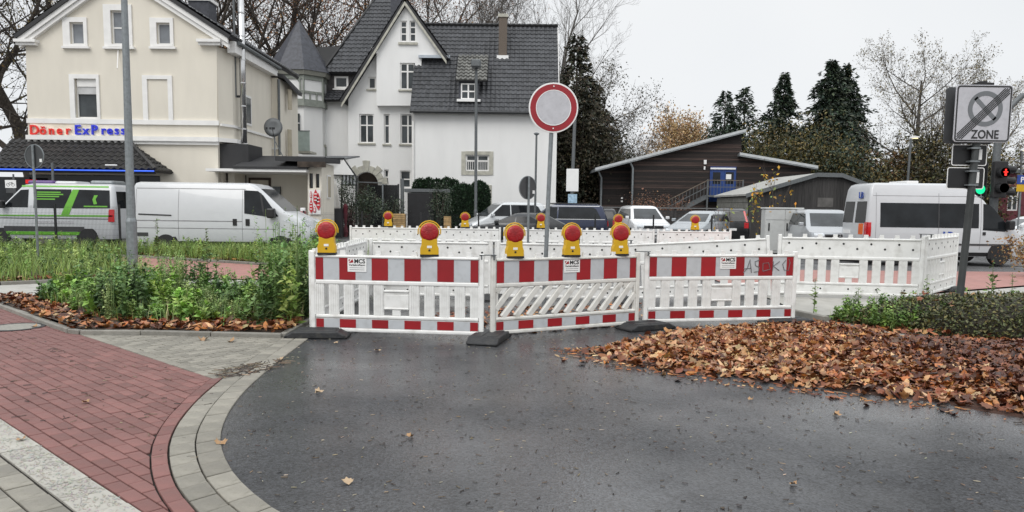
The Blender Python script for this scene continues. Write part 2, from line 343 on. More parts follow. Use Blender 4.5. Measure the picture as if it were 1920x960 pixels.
# main road behind with its kerbs; paths and beds
drape('main_road', [(-90, 24.3), (90, 24.3), (90, 31.4), (-90, 31.4)], -.02, asph2, 4)
drape('cycle_path', [(-7.9, 16.95), (-2.95, 16.95), (-2.95, 20.1), (-6.6, 20.6), (-11.7, 23.2), (-14, 23.4), (-11, 20.5)], -.006, redpath, 1)
drape('red_crossing_path', [(4.45, 13.6), (7.6, 13.9), (13, 17.0), (30, 17.6), (30, 22.2), (4.45, 21)], .006, redpath, .5)
conc_s = mat('concrete_slabs', (.4, .39, .36), .7, var=.12, sc=2, bump=.2, bsc=60, dirt=.3)
drape('concrete_path', [(-30, 12.9), (-8.8, 12.9), (-7.9, 13.3), (-2.9, 13.3), (-2.9, 16.9), (-8.1, 16.6), (-8.8, 16.4), (-10.4, 15.05), (-30, 14.9)], -.01, conc_s, 1)
drape('concrete_pavement', [(4.6, 11.6), (5.8, 12.1), (12, 13.2), (30, 15), (30, 17.5), (13.2, 16.9), (7.7, 13.8), (4.5, 13.5)], .002, conc_s, .5)
FBED = [(-8.35, 12.04), (-6.64, 10.44), (-5.75, 9.64), (-5.55, 9.54), (-4.78, 9.57), (-2.95, 9.46), (-3.0, 13.2), (-7.9, 13.2), (-8.8, 12.8)]
RBED = [(-40, 15.0), (-10.4, 15.15), (-8.75, 16.5), (-8.1, 16.8), (-11.2, 20.4), (-14.2, 23.5), (-14, 24.2), (-40, 24.2)]
BBED = [(-14, 23.5), (-11.7, 23.3), (-6.6, 20.75), (-3, 20.2), (-3, 24.2), (-14, 24.2)]
RIGHTBED = [(4.75, 11.2), (5.4, 9.9), (6.4, 9.2), (14, 9.4), (14, 13.1), (8.5, 12.3), (6, 12)]
mound = lambda x, y: .05*math.sin(x*1.3)*math.sin(y*1.7)+.03
for nm, pl in (('planting_bed', FBED), ('planting_bed', RBED), ('planting_bed', BBED), ('planting_bed', RIGHTBED)): drape(nm, pl, .02, soil, .4, mound)
# --- pavement with every paver its own piece
pave = drape('pavement', [(-16, 1), (.3, 1), (.3, 3.1)]+[(p.x, p.y) for p in EDGE[::-1]]+[(-2.9, 9.45), (-5.57, 9.55), (-6.64, 10.45), (-8.4, 12.1), (-16, 17)], -.014, joint, 2)
def paver_mesh(poly, h=0.0, name='paver', ch=.004):
    n = len(poly); cx = sum(p[0] for p in poly)/n; cy = sum(p[1] for p in poly)/n
    ins = []
    for x, y in poly:
        d = math.hypot(x-cx, y-cy); k = max(0, (d-ch*1.6)/d); ins.append((cx+(x-cx)*k, cy+(y-cy)*k))
    v = [(x-cx, y-cy, -.05) for x, y in poly]+[(x-cx, y-cy, -ch) for x, y in poly]+[(x-cx, y-cy, 0) for x, y in ins]
    f = [[i, (i+1) % n, (i+1) % n+n, i+n] for i in range(n)]+[[i+n, (i+1) % n+n, (i+1) % n+2*n, i+2*n] for i in range(n)]+[[i+2*n for i in range(n)]]
    me = bpy.data.meshes.new(name); me.from_pydata(v, [], f); me.update(); return me, (cx, cy)
def ccw(p): return p if sum(p[i][0]*p[(i+1) % len(p)][1]-p[(i+1) % len(p)][0]*p[i][1] for i in range(len(p))) > 0 else p[::-1]
def lay(polys, m, name, par, limit=300, h=0.0):
    polys = [ccw(p) for p in polys if area(p) > 2e-4]
    polys.sort(key=lambda p: math.hypot(p[0][0], p[0][1]))
    vis = [p for p in polys if any(-60 < q[0] < 1980 and 400 < q[1] < 1010 for q in [PX(x, y, 0) for x, y in p])]
    hid = [p for p in polys if p not in vis]
    for p in vis[:limit]:
        me, c = paver_mesh(p, name=name); o = mkobj(name, me, m, par); o.location = (c[0], c[1], h+rnd.uniform(-.0025, .0025)); o.rotation_euler = (rnd.gauss(0, .004), rnd.gauss(0, .004), 0)
    rest = vis[limit:]+hid
    if rest:
        b = MB()
        for p in rest:
            me, c = paver_mesh(p); dz = rnd.uniform(-.003, .003)
            b.add([(v.co.x+c[0], v.co.y+c[1], v.co.z+dz+h) for v in me.vertices], [list(f.vertices) for f in me.polygons]); bpy.data.meshes.remove(me)
        me = bpy.data.meshes.new(name); me.from_pydata(b.v, [], b.f); me.update(); o = mkobj(name+'_field', me, m, par); o['kind'] = 'stuff'
def PX(x, y, z):
    v = Vector((x, y, z-EYE)); c = v.dot(fw)
    return (-9999, -9999) if c < .2 else (960+FPX*v.dot(rt)/c, 525-FPX*v.dot(upv)/c)
def rows(c0, c1, stone, gap=.01, start=0):
    L0 = arc(c0); L1 = arc(c1); n = int(L0[-1]/stone); out = []
    for i in range(n):
        a, b = (i/n)*L0[-1]+gap/2, ((i+1)/n)*L0[-1]-gap/2; k = L1[-1]/L0[-1]
        p = [at(c0, L0, a), at(c0, L0, b), at(c1, L1, b*k), at(c1, L1, a*k)]; out.append([(q.x, q.y) for q in p])
    return out
E0, E1, E2, E3 = EDGE, offset(EDGE, .17), offset(EDGE, .34), offset(EDGE, .455)
gp = 0.008
lay(rows(offset(EDGE, .004), offset(EDGE, .166), .235), greypave, 'kerb_sett', pave, h=.012)
lay(rows(offset(EDGE, .175), offset(EDGE, .335), .215), greypave, 'kerb_sett', pave, h=.008)
lay([q for q in rows(offset(EDGE, .349), offset(EDGE, .446), .225) if q[0][1] < 7.25], redpave, 'border_paver', pave, h=.006)
dirv = Vector((2.42, -2.14)).normalized(); nrm = Vector((-dirv.y, dirv.x)); org = Vector((-2.92, 7.16))   # course direction, across
EN = offset(EDGE, .456); EL = arc(EN)
def curve_clip(p, c):
    cx = sum(q[0] for q in p)/len(p); cy = sum(q[1] for q in p)/len(p); cc = Vector((cx, cy))
    i = min(range(1, len(c)-1), key=lambda k: (c[k]-cc).length); t = (c[i+1]-c[i-1]).normalized(); n = (t.y, -t.x)
    return clip(p, c[i], n)
def course_field(t0, t1, s0, s1, w, l, gap, stag=.5, curve=EN):
    out = []; j = 0; t = t0
    while t < t1-.01:
        ww = min(w, t1-t); s = s0-l*((j*stag) % 1)
        while s < s1:
            q = [org+dirv*(s+gap/2)+nrm*(t+gap/2), org+dirv*(s+l-gap/2)+nrm*(t+gap/2), org+dirv*(s+l-gap/2)+nrm*(t+ww-gap/2), org+dirv*(s+gap/2)+nrm*(t+ww-gap/2)]
            q = [(v.x, v.y) for v in q]
            if curve: q = curve_clip(q, curve)
            if area(q) > 1e-3: out.append(q)
            s += l
        t += w; j += 1
    return out
# measured across the courses from the red/grey border (0) towards the viewer (negative)
lay(course_field(-1.79, -.0, -9, 5, .1053, .2, .009), redpave, 'brick_paver', pave)
lay([q for q in course_field(-2.04, -1.795, -10, 6, .245, .3, .008, 0)], tactm, 'tactile_slab', pave, h=.004)
lay(course_field(-3.7, -2.05, -10, 6, .165, .25, .011), greypave, 'sett', pave)
# relief of short bars on the tactile strip
cs, rr_ = [], []
for i in range(2600):
    s_, t_ = rnd.uniform(-3.2, 3.6), rnd.uniform(-2.03, -1.81); q = org+dirv*s_+nrm*t_; cs.append((q.x, q.y, .005))
cs = np.array(cs); N = len(cs); ang = np.full(N, math.atan2(dirv.y, dirv.x))+rng.normal(0, .5, N)
me = scatter_mesh('tactile_relief', [(cs, rotm(ang, np.zeros(N), np.zeros(N)), np.stack([rng.uniform(.012, .035, N), rng.uniform(.004, .007, N), np.full(N, .003)], 1),
    [(-.5, -.5, 0), (.5, -.5, 0), (.5, .5, 0), (-.5, .5, 0), (-.4, -.3, 1), (.4, -.3, 1), (.4, .3, 1), (-.4, .3, 1)], [(4, 5, 6, 7), (0, 1, 5, 4), (1, 2, 6, 5), (2, 3, 7, 6), (3, 0, 4, 7)], pick([(.4, .385, .345), (.37, .355, .315), (.43, .415, .37)], N, .04))])
o = mkobj('tactile_relief', me, leafm, pave); o['kind'] = 'stuff'
# grey wedge between the red field and the kerb
wl = []; d2 = Vector((.62, .785)); n2 = Vector((-d2.y, d2.x)); KB = [(-5.57, 9.5), (-4.78, 9.52), (-2.9, 9.4)]
for j in range(-22, 22):
    for i in range(-8, 30):
        o2 = Vector((-4.2, 8.2))+n2*(j*.105)+d2*((i+.5*(j % 2))*.21); q = [o2+n2*.005+d2*.005, o2+n2*.1+d2*.005, o2+n2*.1+d2*.205, o2+n2*.005+d2*.205]; q = [(v.x, v.y) for v in q]
        q = clip(q, org+nrm*.112, (nrm.x, nrm.y)); q = clip(q, (-4.7, 9.49), (.03, -1)) if q else q
        if len(q) > 2: q = curve_clip(q, offset(EDGE, .345))
        if area(q) > 1e-3: wl.append(q)
lay(wl, greypave, 'grey_paver', pave)
lay([q for q in course_field(.004, .108, -4, 0.2, .104, .24, .006, 0, offset(EDGE, .345)) if q[0][0] > -5.6], greypave, 'grey_border_paver', pave)
# raised kerb round the planting bed, stone by stone
kb = [(-16, 18.2), (-12, 15.6-.3), (-8.33, 12.0), (-6.64, 10.42), (-5.75, 9.62), (-5.55, 9.52), (-4.78, 9.55), (-2.93, 9.44), (-2.93, 10.6), (-2.93, 13.2)]
kerb = MB().box(-3.0, -2.86, 9.52, 13.2, -.04, -.005).build('kerb', concrete); kerb['kind'] = 'structure'
KM = mat('kerb_concrete', (.23, .22, .195), .75, var=.2, sc=5, bump=.4, bsc=70, orand=.1, dirt=.45)
def kerbline(pts, par, hgt=.055, w=.09, step=1.0):
    for a, b in zip(pts, pts[1:]):
        a, b = Vector(a), Vector(b); n = max(1, round((b-a).length/step))
        for i in range(n):
            p, q = a.lerp(b, i/n), a.lerp(b, (i+1)/n); e = (q-p).normalized()*.004
            zz = gz(p.x, p.y); MB().bar((p.x+e.x, p.y+e.y, zz+hgt/2-.06), (q.x-e.x, q.y-e.y, zz+hgt/2-.06), w, hgt+.12).build('kerb_stone', KM, par, bev=.012, seg=2)
kerbline([k for k in kb[2:]], kerb)
kerbline([(-20, 15.1), (-10.4, 15.1), (-8.75, 16.45), (-8.1, 16.75)], kerb, .06, .1)
kerbline([(-14.2, 23.45), (-11.7, 23.25), (-6.6, 20.7), (-3, 20.15)], kerb, .06, .1)
kerbline([(4.5, 12.0), (4.75, 11.15), (5.35, 9.85)], kerb, .05, .1)
for yy in (24.2, 31.5):
    MB().box(-60, -2.8 if yy < 30 else 60, yy-.08, yy+.08, -.1, .1).build('road_kerb', KM, kerb)
# manhole cover at the left edge
mh = thing('manhole_cover', 'round iron manhole cover set in the red pavers', 'manhole', (-6.7, 9.98, 0), world=False)
MB().lathe([(.35, -.03), (.35, .008), (.3, .008), (.3, -.002), (.0, -.002)], n=36).build('frame', dark_st, mh)
MB().lathe([(.29, -.02), (.29, .007), (.0, .007)], n=36).build('lid', mat('manhole_concrete', (.27, .26, .23), .7, var=.2, sc=20, bump=.5, bsc=60), mh)
# ================================================================ BARRIERS
PW = 2.31
SL = MB().box(-.066, .066, -.018, .018, .22, .64)
for k in (-.044, -.015, .015, .044): SL.box(k-.008, k+.008, -.024, .024, .222, .638)
slat_me = SL.mesh('slat'); slat_me.materials.append(white_pl)
tooth_me = MB().box(-.032, .032, -.022, .022, 1.0, 1.062).box(-.04, .04, -.026, .026, 1.0, 1.014).mesh('stud'); tooth_me.materials.append(white_pl)
foil_me = {}
def foil(w, h):
    k = (round(w, 3), h)
    if k not in foil_me: foil_me[k] = MB().box(-w/2, w/2, -.0015, .0015, -h/2, h/2).mesh('red_stripe')
    return foil_me[k]
def barrier(label, a, b, kind, base=.06, sc=1.0, group=None, stripes=True, sticker=None, pl=None, cat='barrier'):
    pl = pl or white_pl
    a, b = Vector(a), Vector(b); mid = (a+b)/2; Wd = (b-a).length
    t = thing('fence_barrier', label, cat, (mid.x, mid.y, gz(mid.x, mid.y)+base), math.atan2(b.y-a.y, b.x-a.x), group)
    dz = gz(b.x, b.y)-gz(a.x, a.y); t.rotation_euler = (0, -math.atan2(dz, Wd), t.rotation_euler.z); t.scale = (1, 1, sc)
    h = Wd/2-.012; ip = h-.065
    for s in (-1, 1):
        MB().box(s*h-.0-(.06 if s > 0 else 0), s*h+(0 if s > 0 else .06), -.03, .03, -.02, 1.05).build('post', pl, t, bev=.008)
    MB().box(-ip, ip, -.016, .016, .675, .985).build('upper_board', pl, t)
    MB().box(-ip, ip, -.016, .016, .045, .175).build('lower_board', pl, t)
    for z, hh, w in ((.022, .05, .055), (.2, .045, .06), (.65, .055, .062), (.985, .035, .07)):
        MB().box(-ip, ip, -w/2, w/2, z-hh/2, z+hh/2).build('rail', pl, t, bev=.014, seg=2)
    n = 9
    for k in range(n):
        o = mkobj('stud', tooth_me, None, t); o.location.x = -ip+.13+(2*ip-.26)*k/(n-1)
    if kind == 'diag':
        z0, z1 = .222, .625; m = MB()
        for x in [-ip+.08+i*(2*ip-.1)/11.0 for i in range(-1, 12)]:
            p, q = Vector((x-.17, 0, z0)), Vector((x+.17, 0, z1))
            if p.x < -ip: p = p.lerp(q, (-ip-p.x)/(q.x-p.x))
            if q.x > ip: q = p.lerp(q, (ip-p.x)/(q.x-p.x))
            if (q-p).length > .08: MB().bar(p, q, .05, .078).build('diagonal_bar', pl, t, bev=.008)
        MB().box(ip-.21, ip, -.014, .014, .54, .63).build('corner_plate', old_pl, t)
        MB().box(-ip, -ip+.03, -.02, .02, .22, .63).build('inner_edge', pl, t); MB().box(ip-.03, ip, -.02, .02, .22, .63).build('inner_edge', pl, t)
    else:
        xs_ = [-ip+.045+i*(ip-.045-.235)/4.0 for i in range(5)]
        for x in xs_+[-x for x in xs_]:
            o = mkobj('slat', slat_me if pl is white_pl else SLO, None, t); o.location.x = x
        MB().box(-.165, .165, -.02, .02, .325, .5).box(-.165, .165, -.012, .012, .5, .53).build('handle_plate', pl, t, bev=.006)
        MB().box(-.165, .165, -.03, .03, .53, .56).box(-.165, .165, -.03, .03, .305, .33).box(-.055, .055, -.02, .02, .222, .305).build('handle_rail', pl, t, bev=.008)
    if stripes:
        w = 2*ip/10.0
        for z, hh in ((.825, .29), (.11, .115)):
            sheet = MB().box(-ip+.004, ip-.004, -.0195, -.0165, z-hh/2, z+hh/2).build('reflective_sheet', grey_foil, t)
            for k in range(0, 11, 2):
                x0 = max(-ip+.006, -ip+(k-.5)*w); x1 = min(ip-.006, -ip+(k+.5)*w)
                o = mkobj('red_stripe', foil(x1-x0, hh-.004), red_foil, sheet); o.location = ((x0+x1)/2, -.0214, z)
                if not o.data.materials: o.data.materials.append(red_foil)
    else:
        hb = MB()
        for k in range(10): hb.lathe([(.0, -.0195), (.019, -.0195), (.019, -.0165), (0, -.0165)], (-ip+.12+(2*ip-.24)*k/9, 0, .9-.085*(k % 2)), 'y', 8)
        for k in range(5): hb.lathe([(.0, -.0195), (.016, -.0195), (.016, -.0165), (0, -.0165)], (-ip+.22+(2*ip-.44)*k/4, 0, .11), 'y', 8)
        o = hb.build('drain_holes', black_pl, t); o['kind'] = 'stuff'
    if sticker is not None:
        st = MB().box(sticker-.125, sticker+.125, -.0275, -.0235, .79, .965).build('company_sticker', whitep, t)
        MB().prism([(sticker-.11, -.0285, .9), (sticker-.06, -.0285, .955), (sticker-.045, -.0285, .91)], (0, .0015, 0)).prism([(sticker-.115, -.0285, .945), (sticker-.085, -.0285, .955), (sticker-.105, -.0285, .915)], (0, .0015, 0)).build('emblem', red_foil, st)
        for s_, sz, x, z, bo, mm in (('MCS', .075, .035, .902, .0025, blackp), ('VerkehrsRaum', .036, .0, .866, .0008, blackp)):
            text('lettering', s_, sz, mm, st, (sticker+x, -.0282, z), ext=.0008, bold=bo)
        for zz in (.838, .813): MB().box(sticker-.1, sticker+.1, -.0282, -.0274, zz, zz+.006).build('fine_print', greyp, st)
    return t
SLO = slat_me.copy(); SLO.materials.clear(); SLO.materials.append(old_pl)
FG = 'barriers closing the near side'; BG = 'plain barriers round the excavation'; AG = 'barriers of the far row with lamps'
J0, J1, J1b, J2, J2b, J3 = (-2.64, 9.72), (-.345, 9.5), (-.28, 9.52), (1.82, 10.62), (1.89, 10.7), (4.28, 11.18)
bL = barrier('red and white slatted barrier at the left end of the near row, by the weeds', J0, J1, 'slat', .05, group=FG, sticker=-.515)
bM = barrier('red and white barrier with slanted bars in the middle of the near row', J1b, J2, 'diag', .055, .98, group=FG, sticker=.03, pl=old_pl)
bR = barrier('red and white slatted barrier with scrawled graffiti, right end of the near row', J2b, J3, 'slat', .06, .98, group=FG, sticker=.08)
# graffiti scrawl on the right panel
gr_m = mat('marker_ink', (.16, .16, .17), .6, var=.2)
def strokes(par, lines, r=.006):
    for l in lines:
        MB().tube([(x, -.0245, z) for x, z in l], r, 5).build('graffiti_stroke', gr_m, par)
gx = .33
strokes(bR, [[(gx, .73), (gx+.06, .8), (gx+.1, .93), (gx+.11, .85), (gx+.13, .73)], [(gx+.0, .79), (gx+.12, .8)],
             [(gx+.25, .92), (gx+.18, .9), (gx+.19, .84), (gx+.25, .81), (gx+.24, .75), (gx+.17, .74)],
             [(gx+.31, .76), (gx+.31, .87), (gx+.4, .88), (gx+.43, .78), (gx+.31, .75)],
             [(gx+.48, .9), (gx+.47, .76)], [(gx+.58, .9), (gx+.48, .83), (gx+.58, .76)],
             [(gx+.68, .92), (gx+.63, .86), (gx+.66, .77), (gx+.73, .76), (gx+.75, .88), (gx+.73, .93)]])
barrier('plain white barrier running back from the left corner, its nearer half', (-2.66, 9.82), (-2.68, 11.95), 'slat', .05, group=BG, stripes=False)
barrier('plain white barrier running back beside the weeds, farther half', (-2.68, 12.0), (-2.7, 13.75), 'slat', .05, group=BG, stripes=False)
barrier('plain white barrier of the inner row, left of the round sign post', (-2.66, 13.8), (-.36, 13.75), 'slat', .04, group=BG, stripes=False)
barrier('plain white barrier of the inner row, right behind the round sign post', (-.3, 13.75), (2.05, 13.6), 'slat', .04, group=BG, stripes=False)
barrier('plain white barrier tilting up to the right behind the graffiti panel', (2.1, 13.6), (4.62, 13.2), 'slat', .06, group=BG, stripes=False)
barrier('plain white barrier with pink paving behind its slats, right of the graffiti panel', (4.68, 13.2), (7.1, 12.85), 'slat', .06, group=BG, stripes=False)
barrier('plain white barrier turned away at the right corner beside the dark signpost', (7.13, 12.9), (8.75, 14.7), 'slat', .07, group=BG, stripes=False)
for i, nm in enumerate(('leftmost panel in the far lamp row', 'far lamp row, second panel from the left', 'far lamp row, its middle panel', 'far lamp row, second panel from the right', 'rightmost panel in the far lamp row')):
    A_ = W(655+144*i, 440, 21.6); B_ = W(655+144*(i+1)-3, 440, 21.6)
    barrier('plain white barrier, '+nm, (A_.x, 21.6), (B_.x, 21.6), 'slat', .06, group=AG, stripes=False)
# ---- warning lamps
def lamp_proto():
    t = thing('warning_lamp', 'x', 'lamp')
    MB().prism([(-.118, -.045, 0), (.12, -.045, 0), (.118, -.045, .08), (.1, -.045, .13), (.1, -.045, .2), (-.1, -.045, .2), (-.1, -.045, .13), (-.118, -.045, .08)], (0, .09, 0)).build('battery_case', yellow_pl, t, bev=.008, seg=2)
    ring = MB()
    ring.lathe([(.108, -.035), (.124, -.03), (.128, 0), (.124, .03), (.1, .035)], (0, 0, .285), 'y', 28); ring.build('lamp_housing', yellow_pl, t, smooth=False)
    ln = MB().lathe([(.118, -.03), (.112, -.043), (.08, -.051), (.04, -.055), (.005, -.056)], (0, 0, .285), 'y', 28).build('lens', red_lens, t, smooth=True)
    MB().lathe([(.118, .03), (.112, .043), (.08, .051), (.04, .055), (.005, .056)], (0, 0, .285), 'y', 28).build('lens', red_lens, t, smooth=True)
    MB().tube([(.145*math.cos(a), 0, .285+.145*math.sin(a)) for a in [R(x) for x in range(-10, 191, 20)]], .008, 6).build('handle_loop', yellow_pl, t)
    MB().box(-.03, .03, -.0485, -.0455, .085, .115).build('type_label', whitep, t)
    MB().lathe([(.0, -.05), (.014, -.05), (.014, -.044), (0, -.044)], (0, 0, .055), 'y', 10).build('switch', black_pl, t)
    MB().box(-.12, .12, -.047, .047, -.025, .0).build('base_clamp', black_pl, t)
    return t
lp = lamp_proto()
def put_lamp(label, base, first=[True], rz=0, group='red warning lamps', sc=1.0):
    t = lp if first[0] else copy_tree(lp); first[0] = False
    t.location = base; t.rotation_euler = (0, 0, rz); t.scale = (sc,)*3; t['label'] = label; t['group'] = group
def on_panel(t, x):
    v = t.location+Vector((math.cos(t.rotation_euler.z)*x, math.sin(t.rotation_euler.z)*x, 1.03*t.scale.z)); return v
put_lamp('red lamp on a yellow case, leftmost on the near barriers beside the weeds', on_panel(bL, -.92), rz=.0)
put_lamp('red lamp on a yellow case, right of the sticker on the left near barrier', on_panel(bL, .43), rz=.12)
put_lamp('red lamp on a yellow case, left end of the slanted-bar barrier', on_panel(bM, -.84), rz=.3)
put_lamp('red lamp on a yellow case standing above the sticker of the slanted-bar barrier', on_panel(bM, .03), rz=.35)
put_lamp('red lamp on a yellow case, rightmost on the near barriers', on_panel(bM, .83), rz=.2)
for i, nm in enumerate(('before the black garden door, leftmost', 'before the clipped hedge', 'before the dark blue car, middle', 'peeking over a near lamp', 'in front of the silver hatchback, rightmost')):
    p = W((728, 872, 1014, 1159, 1303)[i], 424, 21.6); put_lamp('small red and yellow lamp of the far row, '+nm, (p.x, 21.6, 1.11), group='far warning lamps', sc=.98)
# ---- rubber feet
def foot_proto():
    t = thing('barrier_foot', 'x', 'barrier foot')
    MB().prism([(-.4, -.2, 0), (.4, -.2, 0), (.4, -.2, .03), (.28, -.2, .09), (-.28, -.2, .09), (-.4, -.2, .03)], (0, .4, 0)).build('plate', rubber, t, bev=.018, seg=2)
    MB().box(-.25, .25, -.15, -.03, .085, .098).build('ridge', rubber, t, bev=.006); MB().box(-.25, .25, .03, .15, .085, .098).build('ridge', rubber, t, bev=.006)
    for s in (-1, 1): MB().tube([(s*.37, -.2, .025), (s*.37, .2, .025)], .018, 8).build('carry_rim', rubber, t)
    return t
fp = foot_proto()
for i, (x, y, rz, nm) in enumerate(((-2.5, 9.55, .05, 'left end of the near barriers beside the kerb'), (-.28, 9.42, 1.35, 'joint of the left and the slanted-bar barriers'), (1.9, 10.5, .5, 'joint before the graffiti barrier, half buried in leaves'), (4.15, 11.1, .2, 'right end of the graffiti barrier above the leaves'),
        (7.15, 12.95, .5, 'plain corner barrier near the dark signpost'), (8.6, 14.55, .6, 'far end of the turned corner barrier'), (-.33, 13.75, 1.4, 'inner row joint seen through the slats'), (2.08, 13.6, 1.4, 'inner row joint behind the graffiti barrier'))):
    t = fp if i == 0 else copy_tree(fp); t.location = (x, y, gz(x, y)+.002); t.rotation_euler = (0, 0, rz); t['label'] = 'black rubber foot under the '+nm; t['group'] = 'rubber barrier feet'
    if i in (4, 5): t.scale = (.8, .8, .9)
# clamps that hook two panels together at the joints
for i, (x, y, z, a, nm) in enumerate(((-.31, 9.5, 1.085, .1, 'left and the slanted-bar barriers'), (1.86, 10.64, 1.09, -.3, 'slanted-bar and the graffiti barriers'), (2.08, 13.58, 1.12, .2, 'inner row barriers behind the graffiti panel'), (7.1, 12.84, 1.32, -.35, 'two barriers at the right corner'))):
    c = MB().bar((-.11, 0, 0), (.11, 0, 0), .05, .012).box(-.09, -.07, -.02, .02, -.06, 0).box(.07, .09, -.02, .02, -.06, 0).build('joint_clamp', galv_d, None, bev=.003); c.location = (x, y, z); c.rotation_euler = (0, 0, a)
    prop(c, 'flat grey steel clamp hooking together the '+nm, 'clamp', 'barrier clamps')
# ================================================================ SIGNS AND POLES
def disc(b, c, r, d=.004, n=40, y=0): b.prism([(c[0]+r*math.cos(2*math.pi*k/n), c[1]+y, c[2]+r*math.sin(2*math.pi*k/n)) for k in range(n)], (0, d, 0)); return b
def ringp(b, c, r0, r1, d, n=40): b.prism([(c[0]+r1*math.cos(2*math.pi*k/n), c[1], c[2]+r1*math.sin(2*math.pi*k/n)) for k in range(n)], (0, d, 0), [[(c[0]+r0*math.cos(-2*math.pi*k/n), c[1], c[2]+r0*math.sin(-2*math.pi*k/n)) for k in range(n)]]); return b
signred = mat('sign_red', (.3, .012, .02), .4, var=.08); signwhite = mat('sign_grey_white', (.5, .5, .53), .5, var=.06, sc=9, dirt=.3, dirtcol=(.25, .25, .26)); signback = mat('sign_back', (.07, .073, .076), .5, .3)
t = thing('traffic_sign', 'large round sign, red ring on pale grey, on a steel post inside the barriers', 'traffic sign', (.5, 11.6, 0))
MB().tube([(0, 0, 0), (.05, .02, 2.0), (.09, .03, 3.3)], .034, 12).build('post', galv, t)
sp = disc(MB(), (.1, -.03, 3.21), .378, .02).build('sign_plate', whitep, t, bev=.004)
disc(MB(), (.1, -.0345, 3.21), .355, .003).build('red_ring', signred, sp); disc(MB(), (.1, -.0385, 3.21), .258, .003).build('pale_centre', signwhite, sp); ringp(MB(), (.1, -.041, 3.21), .258, .268, .003).build('fine_edge', whitep, sp)
for z in (3.0, 3.42): MB().box(.04, .16, -.008, .07, z-.015, z+.015).build('bracket', galv_d, t)
for z in (2.9, 3.53): MB().lathe([(0, -.045), (.011, -.045), (.011, -.03), (0, -.03)], (.1, 0, z), 'y', 8).build('bolt', whitep, t)
# zone sign
zx, zy = 6.62, 11.0
t = thing('zone_sign', 'dark signpost with a square grey ZONE sign and two black sign backs beneath', 'traffic sign', (zx, zy, .02))
MB().tube([(0, 0, 0), (.05, 0, 1.2), (.13, 0, 3.52)], .05, 14).build('post', mat('dark_green_steel', (.055, .06, .06), .5, .3, var=.2), t)
MB().lathe([(.06, 3.5), (.062, 3.56), (.0, 3.57)], (.13, 0, 0), 'z', 12).build('post_cap', black_pl, t)
def rrect(x0, x1, z0, z1, r, y, n=5):
    o = []
    for cx, cz, a0 in ((x1-r, z0+r, -90), (x1-r, z1-r, 0), (x0+r, z1-r, 90), (x0+r, z0+r, 180)):
        for k in range(n+1): a = R(a0+90*k/n); o.append((cx+r*math.cos(a), y, cz+r*math.sin(a)))
    return o
ZS = .81; z0 = 2.69; x0 = -.29; tl = .012
plate = MB().prism(rrect(x0, x0+ZS, z0, z0+ZS, .05, -.09), (0, .02, 0)).build('sign_plate', signwhite, t, bev=.003)
MB().prism(rrect(x0+.012, x0+ZS-.012, z0+.012, z0+ZS-.012, .045, -.0935), (0, .003, 0), [rrect(x0+.032, x0+ZS-.032, z0+.032, z0+ZS-.032, .03, -.0935)]).build('border', blackp, plate)
zc = (x0+.43, -.0935, z0+.475)
ringp(MB(), zc, .185, .25, .003).build('ring', greyp, plate)
MB().bar((zc[0]-.15, -.092, zc[2]+.15), (zc[0]+.15, -.092, zc[2]-.15), .003, .06).build('slash', greyp, plate)
for k in range(5):
    o_ = (k-2)*.033; MB().bar((x0+.045+max(0, o_)*1.0, -.0955, z0+.045+max(0, -o_)*1.0), (x0+ZS-.045+min(0, o_)*1.0, -.0955, z0+ZS-.045+min(0, -o_)*1.0), .003, .013).build('diagonal_line', blackp, plate)
text('lettering', 'ZONE', .17, blackp, plate, (x0+.45, -.0945, z0+.055), ext=.0015, bold=.003, sx=.85)
bk = MB().prism(rrect(x0-.045, x0+ZS-.12, z0-.01, z0+ZS-.01, .05, .075), (0, .02, 0)).build('second_plate', signback, t, bev=.003); bk['label'] = 'dark back of a second square plate'
MB().box(x0+.3, x0+.54, -.08, .08, z0+ZS, z0+ZS+.035).build('top_clamp', black_pl, t)
for (bx0, bx1, bz0, bz1) in ((-.2, .3, 2.37, 2.66), (-.25, .28, 2.03, 2.33)):
    s = MB().prism(rrect(bx0, bx1, bz0, bz1, .03, .06), (0, .02, 0)).build('sign_back', black_pl, t, bev=.003); s['label'] = 'black back of a rectangular sign'
    MB().prism(rrect(bx0-.008, bx1+.008, bz0-.008, bz1+.008, .035, .056), (0, .004, 0), [rrect(bx0+.004, bx1-.004, bz0+.004, bz1-.004, .025, .056)]).build('rim', whitep, s)
    for z in (bz0+.05, bz1-.05): MB().box(-.0, .14, -.06, .056, z-.012, z+.012).build('bracket', galv, s)
    MB().box(bx1-.12, bx1-.07, .05, .056, bz0+.08, bz1-.06).build('sticker', whitep, s)
